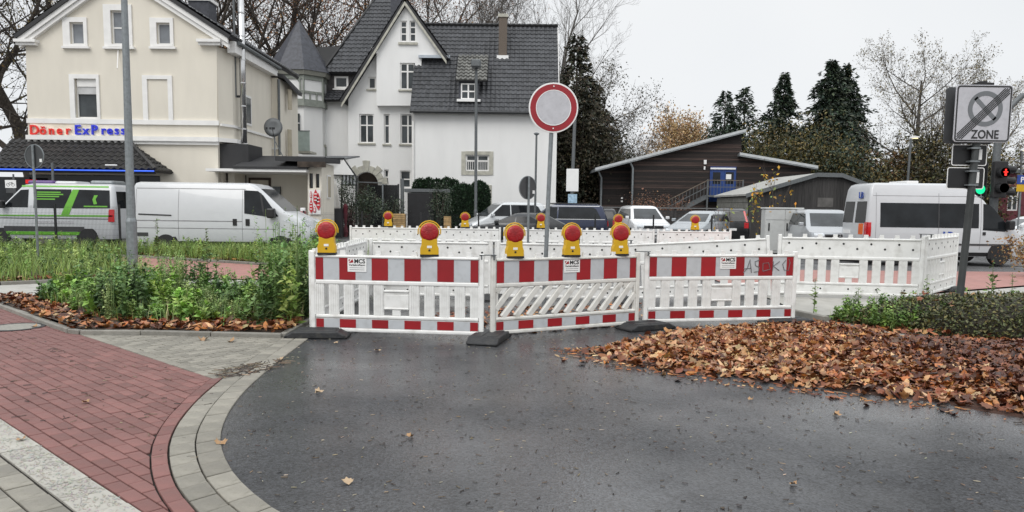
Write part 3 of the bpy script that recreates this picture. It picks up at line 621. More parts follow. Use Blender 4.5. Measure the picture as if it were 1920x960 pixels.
# pedestrian signal on its bent mast
tl_g = mat('green_signal', (.01, .6, .25), .3, emis=1.2, var=.05); tl_r = mat('red_signal', (.9, .03, .02), .3, emis=.9, var=.05)
MD = 28.0; mp = W(1861, 440, MD); mz = gz(mp.x, MD)
t = thing('signal_mast', 'bent grey steel mast with traffic signals behind the ZONE sign', 'traffic light', (mp.x, MD, mz))
MB().tube([(0, 0, 0)]+[W(q, r, MD)-t.location for q, r in ((1866, 330), (1871, 262), (1877, 230), (1890, 205), (1915, 180), (1990, 160))], [.16, .14, .13, .12, .11, .1, .1], 12).build('mast', galv_d, t, smooth=True)
def head(x, z, lit, y=-.25, k_=1.45):
    hd = MB().box(x-.17*k_, x+.17*k_, y-.1, y+.1, z-.46*k_, z+.46*k_).build('signal_head', black_pl, t, bev=.03, seg=2)
    for k, zz in enumerate((z+.17*k_, z-.22*k_)):
        MB().lathe([(.13*k_, y-.34), (.13*k_, y-.1), (.122*k_, y-.1), (.122*k_, y-.34)], (x, 0, zz), 'y', 16).build('hood', black_pl, hd)
        MB().lathe([(0, y-.115), (.118*k_, y-.11), (.12*k_, y-.1)], (x, 0, zz), 'y', 16).build('signal_lens', glass_d, hd)
        if lit == 'r' and k == 0:
            m_ = MB(); kf = .75*k_; B = lambda x0, x1, z0, z1: m_.box(x+x0*kf, x+x1*kf, y-.36, y-.35, zz+z0*kf, zz+z1*kf); m_.lathe([(.0, y-.36), (.03*kf, y-.36), (.03*kf, y-.35)], (x, 0, zz+.085*kf), 'y', 10); B(-.03, .03, -.03, .05); B(-.075, .075, -.005, .03); B(-.035, -.004, -.11, -.03); B(.004, .035, -.11, -.03)
            m_.build('red_figure', tl_r, hd)
    return hd
q = W(1865, 337, MD)-t.location; hd = head(q.x, q.z, 'r'); MB().box(q.x, 0.1, -.05, .05, q.z-.3, q.z-.25).build('arm', dark_st, t)
h2 = MB().box(q.x+.3, q.x+.42, -.1, .2, q.z-.66, q.z+.66).build('signal_head', black_pl, t, bev=.02)
for k in (-.42, 0, .42): MB().tube([(q.x+.42, .05, q.z+k), (q.x+.75, .05, q.z+k-.04)], .13, 12).build('hood', black_pl, h2)
gp_ = W(1836, 355, 28.5)
t = thing('signal_light', 'small green lit signal peeking out behind the dark signpost', 'traffic light', (gp_.x, 28.5, gz(gp_.x, 28.5)))
MB().tube([(.2, .15, 0), (.2, .15, 3.6)], .06, 10).build('post', galv_d, t)
hd = MB().box(-.24, .24, -.08, .08, gp_.z-.3-gz(gp_.x, 28.5), gp_.z+1.0-gz(gp_.x, 28.5)).build('signal_head', black_pl, t, bev=.02)
MB().lathe([(0, -.1), (.17, -.095), (.18, -.08)], (0, 0, gp_.z-gz(gp_.x, 28.5)), 'y', 18).build('green_lens', tl_g, hd)
# signs seen from behind
def round_back(label, px, pyc, D, r, turn, extra=None):
    c = W(px, pyc, D); t = thing('road_sign', label, 'traffic sign', (c.x, D, gz(c.x, D)), turn); zc_ = c.z-gz(c.x, D)
    MB().tube([(0, -.03, 0), (0, -.03, zc_+r*.95)], .032, 10).build('post', galv, t)
    pt = disc(MB(), (0, .005, zc_), r, .012).build('sign_plate', signback, t)
    ringp(MB(), (0, -.004, zc_), r-.012, r+.006, .024).build('rim', galv, pt)
    MB().box(r*.55, r*.8, -.003, .004, zc_-r*.5, zc_-r*.22).build('sticker', whitep, pt); return t
round_back('round sign seen from its dark back, on a post behind the inner barriers', 990, 352, 19.6, .3, .72)
round_back('round sign turned away on a thin post before the green and white van', 64, 293, 19.4, .3, -.26)
def lamppost(label, px, pyb, pyt, D, r0, r1, headk, lean=0):
    b = W(px, pyb, D); tp = W(px+lean, pyt, D); z = gz(b.x, D); t = thing('street_lamp', label, 'street lamp', (b.x, D, z)); dx = tp.x-b.x; h = tp.z-z
    MB().tube([(0, 0, 0), (dx*.15, 0, h*.15), (dx*.16, 0, h*.16), (dx, 0, h)], [r0, r0, r0*.82, r1], 12).build('post', galv if D < 30 else galv_d, t, smooth=False)
    if headk == 'pan': MB().lathe([(.05, h-.1), (.3, h-.02), (.34, h+.06), (.2, h+.2), (.02, h+.26)], (dx, 0, 0), 'z', 14).build('lamp_head', galv_d, t)
    if headk == 'arm':
        MB().prism([(dx-.1, -.12, h), (dx+.62, -.12, h+.1), (dx+.62, -.12, h+.16), (dx+.2, -.12, h+.22), (dx-.1, -.12, h+.1)], (0, .24, 0)).build('lamp_head', whitep, t)
        MB().box(dx+.1, dx+.5, -.09, .09, h+.01, h+.05).build('lit_panel', mat('lamp_glow', (1, .8, .45), .4, emis=1.5), t)
    if headk == 'ball': MB().lathe([(.04, h-.05), (.13, h), (.14, h+.06), (.05, h+.1)], (dx, 0, 0), 'z', 10).build('lamp_head', galv, t)
    if headk == 'box': MB().box(dx-.25, dx+.25, -.5, .2, h-.1, h+.3).build('lamp_head', galv_d, t, bev=.06); 
    return t
lamppost('tall tapered grey steel lamp post rising out of the weeds at left', 249, 508, -190, 17.3, .12, .055, 'pan', -22)
lamppost('street lamp with a boxy head standing before the white house', 892, 400, 125, 40, .1, .075, 'box', 1)
lamppost('thin pale lamp post with a small flat head by the white house corner', 1003, 400, 252, 38, .075, .05, 'ball', 3)
lamppost('lit street lamp on a slim pole before the right trees, the taller one', 1698, 380, 260, 58, .12, .09, 'arm', 10)
lamppost('small lit street lamp behind the shed roof, the farther one', 1629, 380, 297, 75, .13, .09, 'arm', 5)
lamppost('street lamp at the right edge of the picture, low pale head', 1912, 400, 283, 60, .12, .08, 'arm', 4)
t = lamppost('pale steel pole with a blank white board and a small picture sign', 1070, 400, 190, 37, .1, .08, '', 9)
c = W(1073, 338, 37)-t.location; q = MB().box(c.x-.3, c.x+.3, -.13, -.1, c.z-.55, c.z+.55).build('white_board', whitep, t, bev=.03); 
c = W(1073, 374, 37)-t.location; MB().box(c.x-.22, c.x+.22, -.13, -.1, c.z-.26, c.z+.26).build('picture_sign', mat('pale_blue', (.35, .5, .62), .5, var=.3, sc=8), t)
c = W(20, 345, 30.5); t = thing('cycle_sign', 'small white bicycle sign on a post at the far left', 'traffic sign', (c.x, 30.5, 0))
MB().tube([(.1, .04, 0), (.1, .04, c.z+.4)], .035, 8).build('post', galv_d, t); q = MB().box(-.22, .22, -.01, .01, c.z-.16, c.z+.16).build('sign_plate', whitep, t)
w_ = ringp(MB(), (-.1, -.014, c.z-.03), .055, .068, .003, 16); ringp(w_, (.1, -.014, c.z-.03), .055, .068, .003, 16); w_.bar((-.1, -.0125, c.z-.03), (-.03, -.0125, c.z+.06), .003, .012).bar((-.03, -.0125, c.z+.06), (.07, -.0125, c.z+.06), .003, .012).bar((.1, -.0125, c.z-.03), (.06, -.0125, c.z+.09), .003, .012).bar((-.02, -.0125, c.z-.03), (.07, -.0125, c.z+.06), .003, .012).build('bicycle_symbol', blackp, q)
MB().box(-.2, .2, -.01, .01, c.z-.36, c.z-.2).build('lower_plate', signback, t)
c = W(98, 310, 30.5); q = MB().tube([(0, 0, 0), (0, 0, c.z+.1)], .05, 8).build('bollard_post', galv_d); q.location = (c.x, 30.5, 0); prop(q, 'short grey post top standing before the black tiled awning', 'post')
# ================================================================ VEHICLES  (local x forward, y left, z up)
class Veh:
    def __init__(s, name, label, cat, loc, rz, rings, bm, group=None):
        s.t = thing(name, label, cat, loc, rz, group); s.rings = rings; b = MB(); n = 5
        for z, xr, xf, hw, rad in rings:
            for cx, cy, a0 in ((xf-rad, hw-rad*.8, 0), (xr+rad*.6, hw-rad*.8, 90), (xr+rad*.6, -hw+rad*.8, 180), (xf-rad, -hw+rad*.8, 270)):
                for k in range(n):
                    a = R(a0+90*k/(n-1)); front = a0 in (0, 270)
                    b.v.append((cx+(rad if front else rad*.6)*math.cos(a), cy+rad*.8*math.sin(a), z))
        m = 4*n
        for i in range(len(rings)-1):
            for k in range(m): b.f.append([i*m+k, i*m+(k+1) % m, (i+1)*m+(k+1) % m, (i+1)*m+k])
        b.f.append(list(range(m))[::-1]); b.f.append([(len(rings)-1)*m+k for k in range(m)])
        s.body = b.build('body', bm, s.t, bev=.015, seg=2)
        for p in s.body.data.polygons: p.use_smooth = True
        s.body.data.set_sharp_from_angle(angle=R(28)) if hasattr(s.body.data, 'set_sharp_from_angle') else None
    def ip(s, z, k):
        r = s.rings
        for a, b in zip(r, r[1:]):
            if a[0] <= z <= b[0]: t = (z-a[0])/(b[0]-a[0]); return a[k]+(b[k]-a[k])*t
        return r[0][k] if z < r[0][0] else r[-1][k]
    def split(s, poly):
        out = list(poly)
        for z in [r[0] for r in s.rings]:
            n = []
            for i in range(len(out)):
                a, b = out[i], out[(i+1) % len(out)]; n.append(a)
                if (a[1]-z)*(b[1]-z) < -1e-9: t = (z-a[1])/(b[1]-a[1]); n.append((a[0]+(b[0]-a[0])*t, z))
            out = n
        return out
    def pan(s, name, poly, m, face='L', off=.008, par=None, th=.03):
        zs = [r[0] for r in s.rings]; b = MB(); lo = min(p[1] for p in poly); hi = max(p[1] for p in poly)
        cuts = [lo]+[z for z in zs if lo+1e-4 < z < hi-1e-4]+[hi]
        for z0, z1 in zip(cuts, cuts[1:]):
            q = clip(clip(poly, (0, z0), (0, 1)), (0, z1), (0, -1))
            if len(q) < 3: continue
            e = 1e-4
            def w(z, k): return s.ip(min(max(z, z0+e), z1-e), k)
            if face in 'LR':
                sg = 1 if face == 'L' else -1; b.prism([(x, sg*(w(z, 3)+off), z) for x, z in q], (0, -sg*th, 0))
            elif face == 'F': b.prism([(w(z, 2)+off, y, z) for y, z in q], (-th, 0, 0))
            else: b.prism([(w(z, 1)-off, y, z) for y, z in q], (th, 0, 0))
        return b.build(name, m, par or s.t)
    def wheel(s, x, r, w=.22, hw=None, arch=True, sides=(1, -1)):
        hw = hw or s.ip(.5, 3)
        for sg in sides:
            y = sg*(hw-.09); q = MB().lathe([(r*.62, y-w/2), (r*.95, y-w/2), (r, y-w/2+.03), (r, y+w/2-.03), (r*.95, y+w/2), (r*.62, y+w/2)], (x, 0, r), 'y', 24).build('wheel', tyre_m, s.t)
            ye = y+sg*(w/2-.02); MB().lathe([(.0, ye), (r*.2, ye+sg*.02), (r*.55, ye), (r*.64, ye+sg*.015), (r*.64, ye-sg*.03), (0, ye-sg*.03)], (x, 0, r), 'y', 18).build('rim', rim_m, q)
            if arch:
                p = [(x+r*1.2*math.cos(a), sg*(hw+.006), r+r*1.2*math.sin(a)) for a in [R(180*k/14) for k in range(15)]]+[(x-r*1.2, sg*(hw+.006), .22), (x+r*1.2, sg*(hw+.006), .22)]
                MB().prism(p, (0, -sg*.04, 0)).build('wheel_arch', black_pl, s.t)
    def box(s, name, m, x0, x1, y0, y1, z0, z1, bev=.02, par=None): return MB().box(x0, x1, y0, y1, z0, z1).build(name, m, par or s.t, bev=bev, seg=2)
def gx(px, D): return W(px, 440, D).x
seam = mat('panel_gap', (.22, .22, .23), .6); grey_pl = mat('grey_trim', (.05, .05, .052), .5)
# ---- white delivery van (faces right)
rg = [(.26, -2.68, 3.0, .95, .2), (.42, -2.75, 3.14, 1.0, .3), (.72, -2.76, 3.17, 1.02, .34), (.95, -2.76, 3.1, 1.02, .34), (1.18, -2.76, 2.9, 1.02, .34), (1.45, -2.76, 2.28, 1.0, .22), (2.22, -2.72, 1.42, .88, .18), (2.33, -2.68, 1.25, .82, .16), (2.38, -2.58, 1.0, .7, .12)]
cx = W(584, 440, 24.6).x-3.17
v = Veh('delivery_van', 'white panel van without markings, driving right behind the weeds', 'van', (cx, 25.6, 0), 0, rg, carw)
S = 'R'
v.pan('side_window', [(.98, 1.38), (1.9, 1.26), (2.1, 1.3), (1.58, 1.98), (1.4, 2.12), (.95, 2.14)], glass_d, S); v.pan('side_window', [(.98, 1.38), (1.9, 1.26), (2.1, 1.3), (1.58, 1.98), (1.4, 2.12), (.95, 2.14)], glass_d, 'L')
v.pan('window_pillar', [(1.6, 1.3), (1.67, 1.29), (1.52, 2.04), (1.46, 2.07)], black_pl, S, .014)
v.pan('windscreen', [(-.82, 1.47), (.82, 1.47), (.72, 2.2), (-.72, 2.2)], glass_d, 'F')
for x in (.9, -1.2, -2.6): v.pan('door_gap', [(x, .5), (x+.012, .5), (x+.012, 2.14), (x, 2.14)], seam, S, .004)
v.pan('crease', [(-2.58, 1.1), (.9, 1.1), (.9, 1.13), (-2.58, 1.13)], seam, S, .004); v.pan('crease', [(-2.58, .86), (2.0, .86), (2.0, .885), (-2.58, .885)], seam, S, .004)
v.pan('crease', [(-2.58, 2.16), (1.0, 2.16), (1.0, 2.18), (-2.58, 2.18)], seam, S, .004)
v.pan('slide_rail', [(-2.5, 1.3), (-1.42, 1.27), (-1.42, 1.31), (-2.5, 1.34)], black_pl, S, .016)
for x in (.6, 1.02): v.pan('door_handle', [(x, .98), (x+.13, .98), (x+.13, 1.2), (x, 1.2)], black_pl, S, .02)
v.box('wing_mirror', black_pl, 1.78, 2.04, -1.3, -1.05, 1.24, 1.56, .05); v.box('wing_mirror', black_pl, 1.78, 2.04, 1.05, 1.3, 1.24, 1.56, .05)
v.pan('headlight', [(2.25, 1.16), (2.7, 1.0), (2.7, 1.1), (2.42, 1.24)], head_m, S, .01); v.pan('headlight', [(-.95, 1.0), (-.5, 1.0), (-.55, 1.2), (-.9, 1.22)], head_m, 'F'); v.pan('headlight', [(.5, 1.0), (.95, 1.0), (.9, 1.22), (.55, 1.2)], head_m, 'F')
v.pan('bumper', [(2.52, .3), (2.82, .3), (2.82, .76), (2.66, .6)], grey_pl, S, .012); v.pan('bumper', [(-.85, .3), (.85, .3), (.85, .7), (-.85, .7)], grey_pl, 'F', .012)
v.pan('sill', [(-1.6, .3), (1.7, .3), (1.7, .45), (-1.6, .45)], black_pl, S, .006)
v.pan('rub_strip', [(-2.58, .6), (-2.2, .6), (-2.2, .72), (-2.58, .72)], grey_pl, S, .012)
v.wheel(2.15, .34); v.wheel(-1.62, .34)
# ---- green and white minibus (faces left, further lane)
rg = [(.28, -2.6, 2.5, .93, .2), (.45, -2.66, 2.62, .98, .3), (.75, -2.68, 2.66, .99, .34), (1.0, -2.68, 2.6, .99, .34), (1.2, -2.68, 2.4, .99, .34), (1.42, -2.68, 1.75, .97, .22), (2.2, -2.6, 1.0, .84, .2), (2.32, -2.55, .85, .78, .18), (2.38, -2.4, .6, .65, .12)]
v = Veh('minibus', 'white minibus with bright green stripes and dark lettered windows, far left', 'minibus', (gx(114, 29.4), 29.4, 0), math.pi, rg, carw)
S = 'L'; gr = mat('bright_green', (.13, .4, .03), .4, var=.05); pu = mat('purple', (.11, .06, .2), .4)
sw = [v.pan('side_window', p, glass_d, S) for p in ([(.62, 1.46), (1.55, 1.46), (1.32, 1.72), (.92, 2.12), (.62, 2.14)], [(-1.0, 1.44), (.4, 1.44), (.42, 2.16), (-1.0, 2.16)], [(-2.5, 1.46), (-1.06, 1.44), (-1.06, 2.16), (-2.45, 2.14)])]
v.pan('windscreen', [(-.78, 1.45), (.78, 1.45), (.68, 2.18), (-.68, 2.18)], glass_d, 'F'); v.pan('rear_window', [(-.75, 1.46), (.75, 1.46), (.7, 2.1), (-.7, 2.1)], glass_d, 'B')
v.pan('green_slash', [(-.95, 1.2), (-.65, 1.2), (-1.05, 2.16), (-1.3, 2.16)], gr, S, .014); v.pan('green_stripe', [(-2.6, 1.14), (2.2, 1.12), (2.3, 1.17), (-2.6, 1.2)], gr, S, .012)
v.pan('green_stripe', [(-1.5, .42), (1.5, .42), (1.5, .55), (-1.5, .55)], gr, S, .012); v.pan('green_roof_stripe', [(-2.4, 2.24), (.9, 2.24), (.9, 2.3), (-2.4, 2.3)], gr, S, .012)
for k, (z, l) in enumerate(((2.02, .9), (1.94, 1.0), (1.86, .85), (1.76, .7))): v.pan('window_lettering', [(.3-l, z), (.3, z), (.3, z+.045), (.3-l, z+.045)], gr, S, .014)
v.pan('window_motif', [(-2.0, 1.62), (-1.88, 1.6), (-1.82, 1.78), (-1.88, 1.95), (-2.02, 1.95), (-1.94, 1.8)], gr, S, .014); v.pan('window_lettering', [(-2.4, 1.5), (-1.5, 1.5), (-1.5, 1.55), (-2.4, 1.55)], gr, S, .014)
v.pan('dark_band', [(-1.5, .56), (1.55, .56), (1.55, .75), (-1.5, .75)], grey_pl, S, .01); v.pan('dark_stripe', [(-2.6, 1.04), (2.3, 1.04), (2.3, 1.07), (-2.6, 1.07)], grey_pl, S, .01)
v.pan('lower_lettering', [(-1.1, .86), (.3, .86), (.3, .96), (-1.1, .96)], mat('pale_print', (.45, .45, .47), .5, var=.5, sc=30), S, .01)
v.pan('tail_light', [(-2.66, .95), (-2.42, .95), (-2.46, 1.42), (-2.66, 1.42)], tail_m, S, .012); v.pan('headlight', [(1.95, 1.0), (2.3, .98), (2.25, 1.16), (2.05, 1.2)], head_m, S, .004)
v.pan('bumper', [(1.9, .3), (2.5, .3), (2.5, .72), (1.9, .72)], grey_pl, S, .008); v.box('wing_mirror', black_pl, 1.4, 1.62, 1.02, 1.26, 1.42, 1.72, .05)
v.box('roof_unit', pu, -.1, .9, -.5, .5, 2.34, 2.5, .09); v.box('roof_unit', carw, -1.0, -.15, -.5, .5, 2.34, 2.48, .09); v.box('air_conditioner', galv, -2.4, -1.5, -.5, .5, 2.34, 2.52, .08)
v.wheel(1.75, .34); v.wheel(-1.6, .34)
# ---- white high-roof minibus (faces right)
rg = [(.28, -2.7, 2.6, .93, .2), (.45, -2.78, 2.72, .97, .25), (.75, -2.8, 2.76, .98, .3), (1.0, -2.8, 2.7, .98, .3), (1.2, -2.8, 2.5, .98, .3), (1.4, -2.78, 1.9, .97, .2), (2.1, -2.72, 1.25, .9, .14), (2.42, -2.68, .75, .85, .14), (2.56, -2.6, .35, .8, .14), (2.62, -2.45, .1, .68, .12)]
c = W(1625, 450, 24.0)
v = Veh('minibus', 'white high-roof minibus with a dark window band on the road at right', 'minibus', (c.x+2.6, 25.0, .0), 0, rg, carw); v.t.scale.x = .93
S = 'R'
v.pan('side_window', [(-2.35, 1.2), (1.05, 1.2), (1.05, 1.98), (-2.35, 1.98)], glass_d, S); v.pan('window_divider', [(-.35, 1.2), (-.32, 1.2), (-.32, 1.98), (-.35, 1.98)], grey_pl, S, .014)
v.pan('side_window', [(1.2, 1.14), (1.95, 1.1), (2.15, 1.18), (1.55, 1.84), (1.4, 1.96), (1.2, 1.98)], glass_d, S)
v.pan('windscreen', [(-.8, 1.42), (.8, 1.42), (.74, 2.1), (-.74, 2.1)], glass_d, 'F')
for sg in (-1, 1): v.pan('rear_window', [(sg*.08, 1.32), (sg*.82, 1.32), (sg*.76, 2.02), (sg*.08, 2.02)][::sg], glass_d, 'B')
for x in (1.12, -.34, -2.5): v.pan('door_gap', [(x, .5), (x+.012, .5), (x+.012, 2.3), (x, 2.3)], seam, S, .004)
v.pan('roof_seam', [(-2.6, 2.2), (1.2, 2.2), (1.2, 2.215), (-2.6, 2.215)], seam, S, .004)
v.pan('rub_strip', [(-2.7, .64), (2.3, .64), (2.3, .7), (-2.7, .7)], grey_pl, S, .014); v.pan('sill', [(-1.4, .3), (1.5, .3), (1.5, .42), (-1.4, .42)], black_pl, S, .006)
v.pan('tail_light', [(-2.78, .9), (-2.66, .9), (-2.66, 1.35), (-2.78, 1.35)], tail_m, S, .01); v.pan('tail_light', [(-.95, .9), (-.78, .9), (-.78, 1.35), (-.95, 1.35)], tail_m, 'B', .012)
v.pan('orange_plate', [(-.7, .95), (-.4, .95), (-.4, 1.3), (-.7, 1.3)], mat('orange_plate', (.7, .12, .01), .5), 'B', .014); v.pan('number_plate', [(.2, .95), (.72, .95), (.72, 1.07), (.2, 1.07)], whitep, 'B', .012)
v.pan('bumper', [(-.95, .35), (.95, .35), (.95, .62), (-.95, .62)], grey_pl, 'B', .03); v.pan('door_handle', [(1.2, .98), (1.3, .98), (1.3, 1.08), (1.2, 1.08)], black_pl, S, .02)
v.box('wing_mirror', black_pl, 1.9, 2.1, -1.3, -1.04, 1.16, 1.46, .05); v.box('roof_sign', whitep, -1.3, -.9, -.6, .6, 2.6, 2.7, .02)
blu = mat('logo_blue', (.02, .06, .3), .5)
o = text('logo', 'LB', .3, blu, v.t, (-2.75, -.35, 2.12), (R(90), 0, R(-90)), .012, .003); o = text('logo', 'LB', .34, blu, v.t, (.0, -1.0, .84), (R(90), 0, 0), .02, .008)
v.wheel(1.85, .35); v.wheel(-1.75, .35)
# ---- cars of the car park behind
def car(label, px, D, rz, L_, h, wd, hood, col, name='parked_car', nose=.72, cowl=.98, rear=.25, wag=True, metal=.3, rough=.28):
    bm = mat('car_paint_%d' % len(MT), col, rough, metal, var=.03, coat=.6); a = L_/2; x = gx(px, D); hw = wd/2; belt = cowl
    wsx = a-hood; rx = -a+rear if wag else -a+.75
    rg = [(.2, -a+.06, a-.08, hw-.06, .2), (.36, -a, a-.02, hw-.01, .3), (nose-.1, -a, a, hw, .34), (nose, -a+.01, a-.1, hw, .34), (belt, -a+.03, wsx, hw-.02, .22), (h-.13, rx, wsx-.85, hw-.2, .2), (h-.06, rx+.1, wsx-.97, hw-.25, .18), (h-.02, rx+.25, wsx-1.15, hw-.33, .15), (h, rx+.5, wsx-1.4, hw-.45, .12)]
    v = Veh(name, label, 'car', (x, D, gz(x, D)), rz, rg, bm, 'cars in the car park'); top = h-.16
    for f in 'LR':
        v.pan('side_window', [(rx+.12 if wag else rx+.5, belt+.1), (rx+.22 if wag else rx+.6, belt+.04), (-.02, belt+.04), (-.05, top), (rx+.5 if wag else rx+.85, top), (rx+.34 if wag else rx+.7, top-.08)], glass_d, f); v.pan('side_window', [(.04, belt+.04), (wsx-.15, belt+.04), (wsx-.88, top), (0, top)], glass_d, f)
    v.pan('windscreen', [(-hw+.2, belt+.03), (hw-.2, belt+.03), (hw-.34, top+.02), (-hw+.34, top+.02)], glass_w, 'F'); v.pan('rear_window', [(-hw+.22, belt+.05), (hw-.22, belt+.05), (hw-.34, top), (-hw+.34, top)], glass_d, 'B')
    for sg in (-1, 1):
        y0, y1 = sorted((sg*(hw-.1), sg*(hw-.42))); v.pan('headlight', [(y0, nose-.16), (y1, nose-.16), (y1, nose-.02), (y0, nose-.02)], head_m, 'F', .01)
        y0, y1 = sorted((sg*(hw-.1), sg*(hw-.3))); v.pan('tail_light', [(y0, nose-.02), (y1, nose-.02), (y1, belt-.02), (y0, belt-.02)], tail_m, 'B', .012)
        v.box('wing_mirror', bm, wsx-.32, wsx-.14, sg*(hw+.09)-.08, sg*(hw+.09)+.08, belt+.02, belt+.16, .03)
    v.pan('sill', [(-a+.5, .24), (a-.5, .24), (a-.5, .34), (-a+.5, .34)], black_pl, 'L', .006); v.pan('sill', [(-a+.5, .24), (a-.5, .24), (a-.5, .34), (-a+.5, .34)], black_pl, 'R', .006); v.pan('grille', [(-.48, nose-.2), (.48, nose-.2), (.5, nose-.06), (-.5, nose-.06)], black_pl, 'F', .008); v.pan('number_plate', [(-.26, .36), (.26, .36), (.26, .47), (-.26, .47)], whitep, 'F', .012); v.pan('number_plate', [(-.26, .58), (.26, .58), (.26, .69), (-.26, .69)], whitep, 'B', .012)
    v.wheel(a-.85, .31, .2); v.wheel(-a+.8, .31, .2); return v
v = car('dark blue estate car parked side-on behind the far barriers', 1043, 36.5, math.pi, 4.85, 1.74, 1.86, 1.15, (.012, .02, .055)); v.pan('window_trim', [(-2.0, 1.62), (1.0, 1.62), (1.0, 1.65), (-2.0, 1.65)], chrome, 'L', .012); v.pan('window_trim', [(-2.25, 1.0), (1.0, 1.0), (1.0, 1.025), (-2.25, 1.025)], chrome, 'L', .012)
for sg in (-1, 1): v.box('roof_rail', black_pl, -1.9, .4, sg*.6-.02, sg*.6+.02, 1.73, 1.78, .01)
car('dark grey low coupe with an arched roof before the blue estate car', 966, 33.2, math.pi, 4.5, 1.38, 1.8, 1.2, (.03, .032, .035), wag=False, cowl=.9)
car('silver white van-like car half hidden behind the grey coupe', 945, 39, R(205), 4.4, 1.82, 1.8, .9, (.62, .64, .65), cowl=1.05)
car('black car parked in the gap between the blue estate and the white car', 1130, 39.5, R(80), 4.3, 1.55, 1.8, 1.1, (.012, .012, .014))
v = car('white people carrier facing the road with a dark grille', 1203, 36.3, R(-86), 4.5, 1.7, 1.75, 1.0, (.75, .76, .77), metal=0, cowl=1.05, nose=.85); v.pan('bumper_insert', [(-.5, .3), (.5, .3), (.45, .5), (-.45, .5)], black_pl, 'F', .01); v.pan('emblem', [(-.06, .7), (.06, .7), (.0, .78)], chrome, 'F', .02)
car('silver hatchback parked at an angle behind the rightmost far lamp', 1312, 34.6, R(-128), 4.0, 1.5, 1.72, 1.0, (.38, .41, .43))
v = car('black hatchback with tall red tail lamps, seen from behind', 1364, 37.2, R(78), 4.2, 1.62, 1.78, 1.0, (.012, .013, .015))
for sg in (-1, 1): v.pan('tall_tail_light', [(sg*.66, 1.0), (sg*.76, 1.0), (sg*.62, 1.5), (sg*.54, 1.5)][::sg], tail_m, 'B', .014)
v = car('silver grey van facing the road beside the grey cabinet', 1537, 28.2, R(-97), 4.9, 1.75, 1.9, .85, (.4, .42, .44), nose=.95, cowl=1.12); ringp(MB(), (0, 0, 0), .085, .1, .01, 20)
o = ringp(MB(), (0, 0, 0), .085, .105, .015, 20); o.bar((0, .007, 0), (0, .007, .095), .015, .015).bar((0, .007, 0), (-.08, .007, -.05), .015, .015).bar((0, .007, 0), (.08, .007, -.05), .015, .015); o = o.build('star_emblem', chrome, v.t); o.rotation_euler = (0, 0, R(90)); o.location = (2.47, 0, .83)
car('white small car at the right edge of the picture', 1925, 33.5, R(178), 4.1, 1.5, 1.72, 1.0, (.7, .71, .72), metal=0)
car('dark car standing between the silver van and the white minibus', 1590, 33.5, R(-90), 4.2, 1.5, 1.75, 1.0, (.02, .02, .024))
# ================================================================ BUILDINGS
def hole(D, a, t0, c, t1):
    P_, Q_ = W(a, t1, D), W(c, t0, D); return [(P_.x, D, Q_.z), (P_.x, D, P_.z), (Q_.x, D, P_.z), (Q_.x, D, Q_.z)]
def pl(D): return lambda px, py: W(px, py, D)
def facade(name, D, poly, holes, m, par, depth=.3):      # poly, holes in picture measures on the plane y = D
    P = pl(D); return MB().prism([P(*p) for p in poly], (0, depth, 0), [hole(D, *q) for q in holes]).build(name, m, par)
def wbox(b, D, a, t0, c, t1, y0, y1):                      # box from picture rectangle; y0,y1 relative to D
    P = W(a, t1, D); Q = W(c, t0, D); return b.box(P.x, Q.x, D+y0, D+y1, P.z, Q.z)
def window(par, D, rc, mull=1, trans=(), frame=None, sill=True, m=None, y=.12, fw_=.06, label=None, surround=None, curtain=False, gm=None):
    a, t0, c, t1 = rc; P = W(a, t1, D); Q = W(c, t0, D); x0, x1, z0, z1 = P.x, Q.x, P.z, Q.z; m = m or trimw; b = MB()
    b.box(x0, x0+fw_, D+y, D+y+.06, z0, z1).box(x1-fw_, x1, D+y, D+y+.06, z0, z1).box(x0+fw_, x1-fw_, D+y, D+y+.06, z0, z0+fw_).box(x0+fw_, x1-fw_, D+y, D+y+.06, z1-fw_, z1)
    for k in range(1, mull): xm = x0+(x1-x0)*k/mull; b.box(xm-fw_*.6, xm+fw_*.6, D+y-.004, D+y+.05, z0+fw_, z1-fw_)
    for t in trans: zm = z0+(z1-z0)*t; b.box(x0+fw_, x1-fw_, D+y+.002, D+y+.045, zm-fw_*.5, zm+fw_*.5)
    w = b.build('window', m, par)
    edges = [x0]+[x0+(x1-x0)*k/mull for k in range(1, mull)]+[x1]; zed = [z0]+[z0+(z1-z0)*t for t in trans]+[z1]
    for i in range(len(edges)-1):
        for j in range(len(zed)-1): MB().box(edges[i]+.005, edges[i+1]-.005, D+y+.025, D+y+.035, zed[j]+.005, zed[j+1]-.005).build('pane', gm or glass_w, w)
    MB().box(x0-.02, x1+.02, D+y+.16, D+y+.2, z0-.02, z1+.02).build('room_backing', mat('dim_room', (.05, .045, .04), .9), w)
    if curtain:
        cb = MB(); n = 7
        for sd in (0, 1):
            xa = x0+fw_ if sd == 0 else x1-fw_-(x1-x0)*.22
            for k in range(4): cb.box(xa+k*(x1-x0)*.055, xa+(k+.8)*(x1-x0)*.055, D+y+.05, D+y+.07+.02*(k % 2), z0+.08, z1-.08)
        cb.build('curtain', whitep, w)
    if sill: MB().box(x0-.1, x1+.1, D-.1, D+.12, z0-.1, z0-.002).build('sill', surround or m, w)
    return w
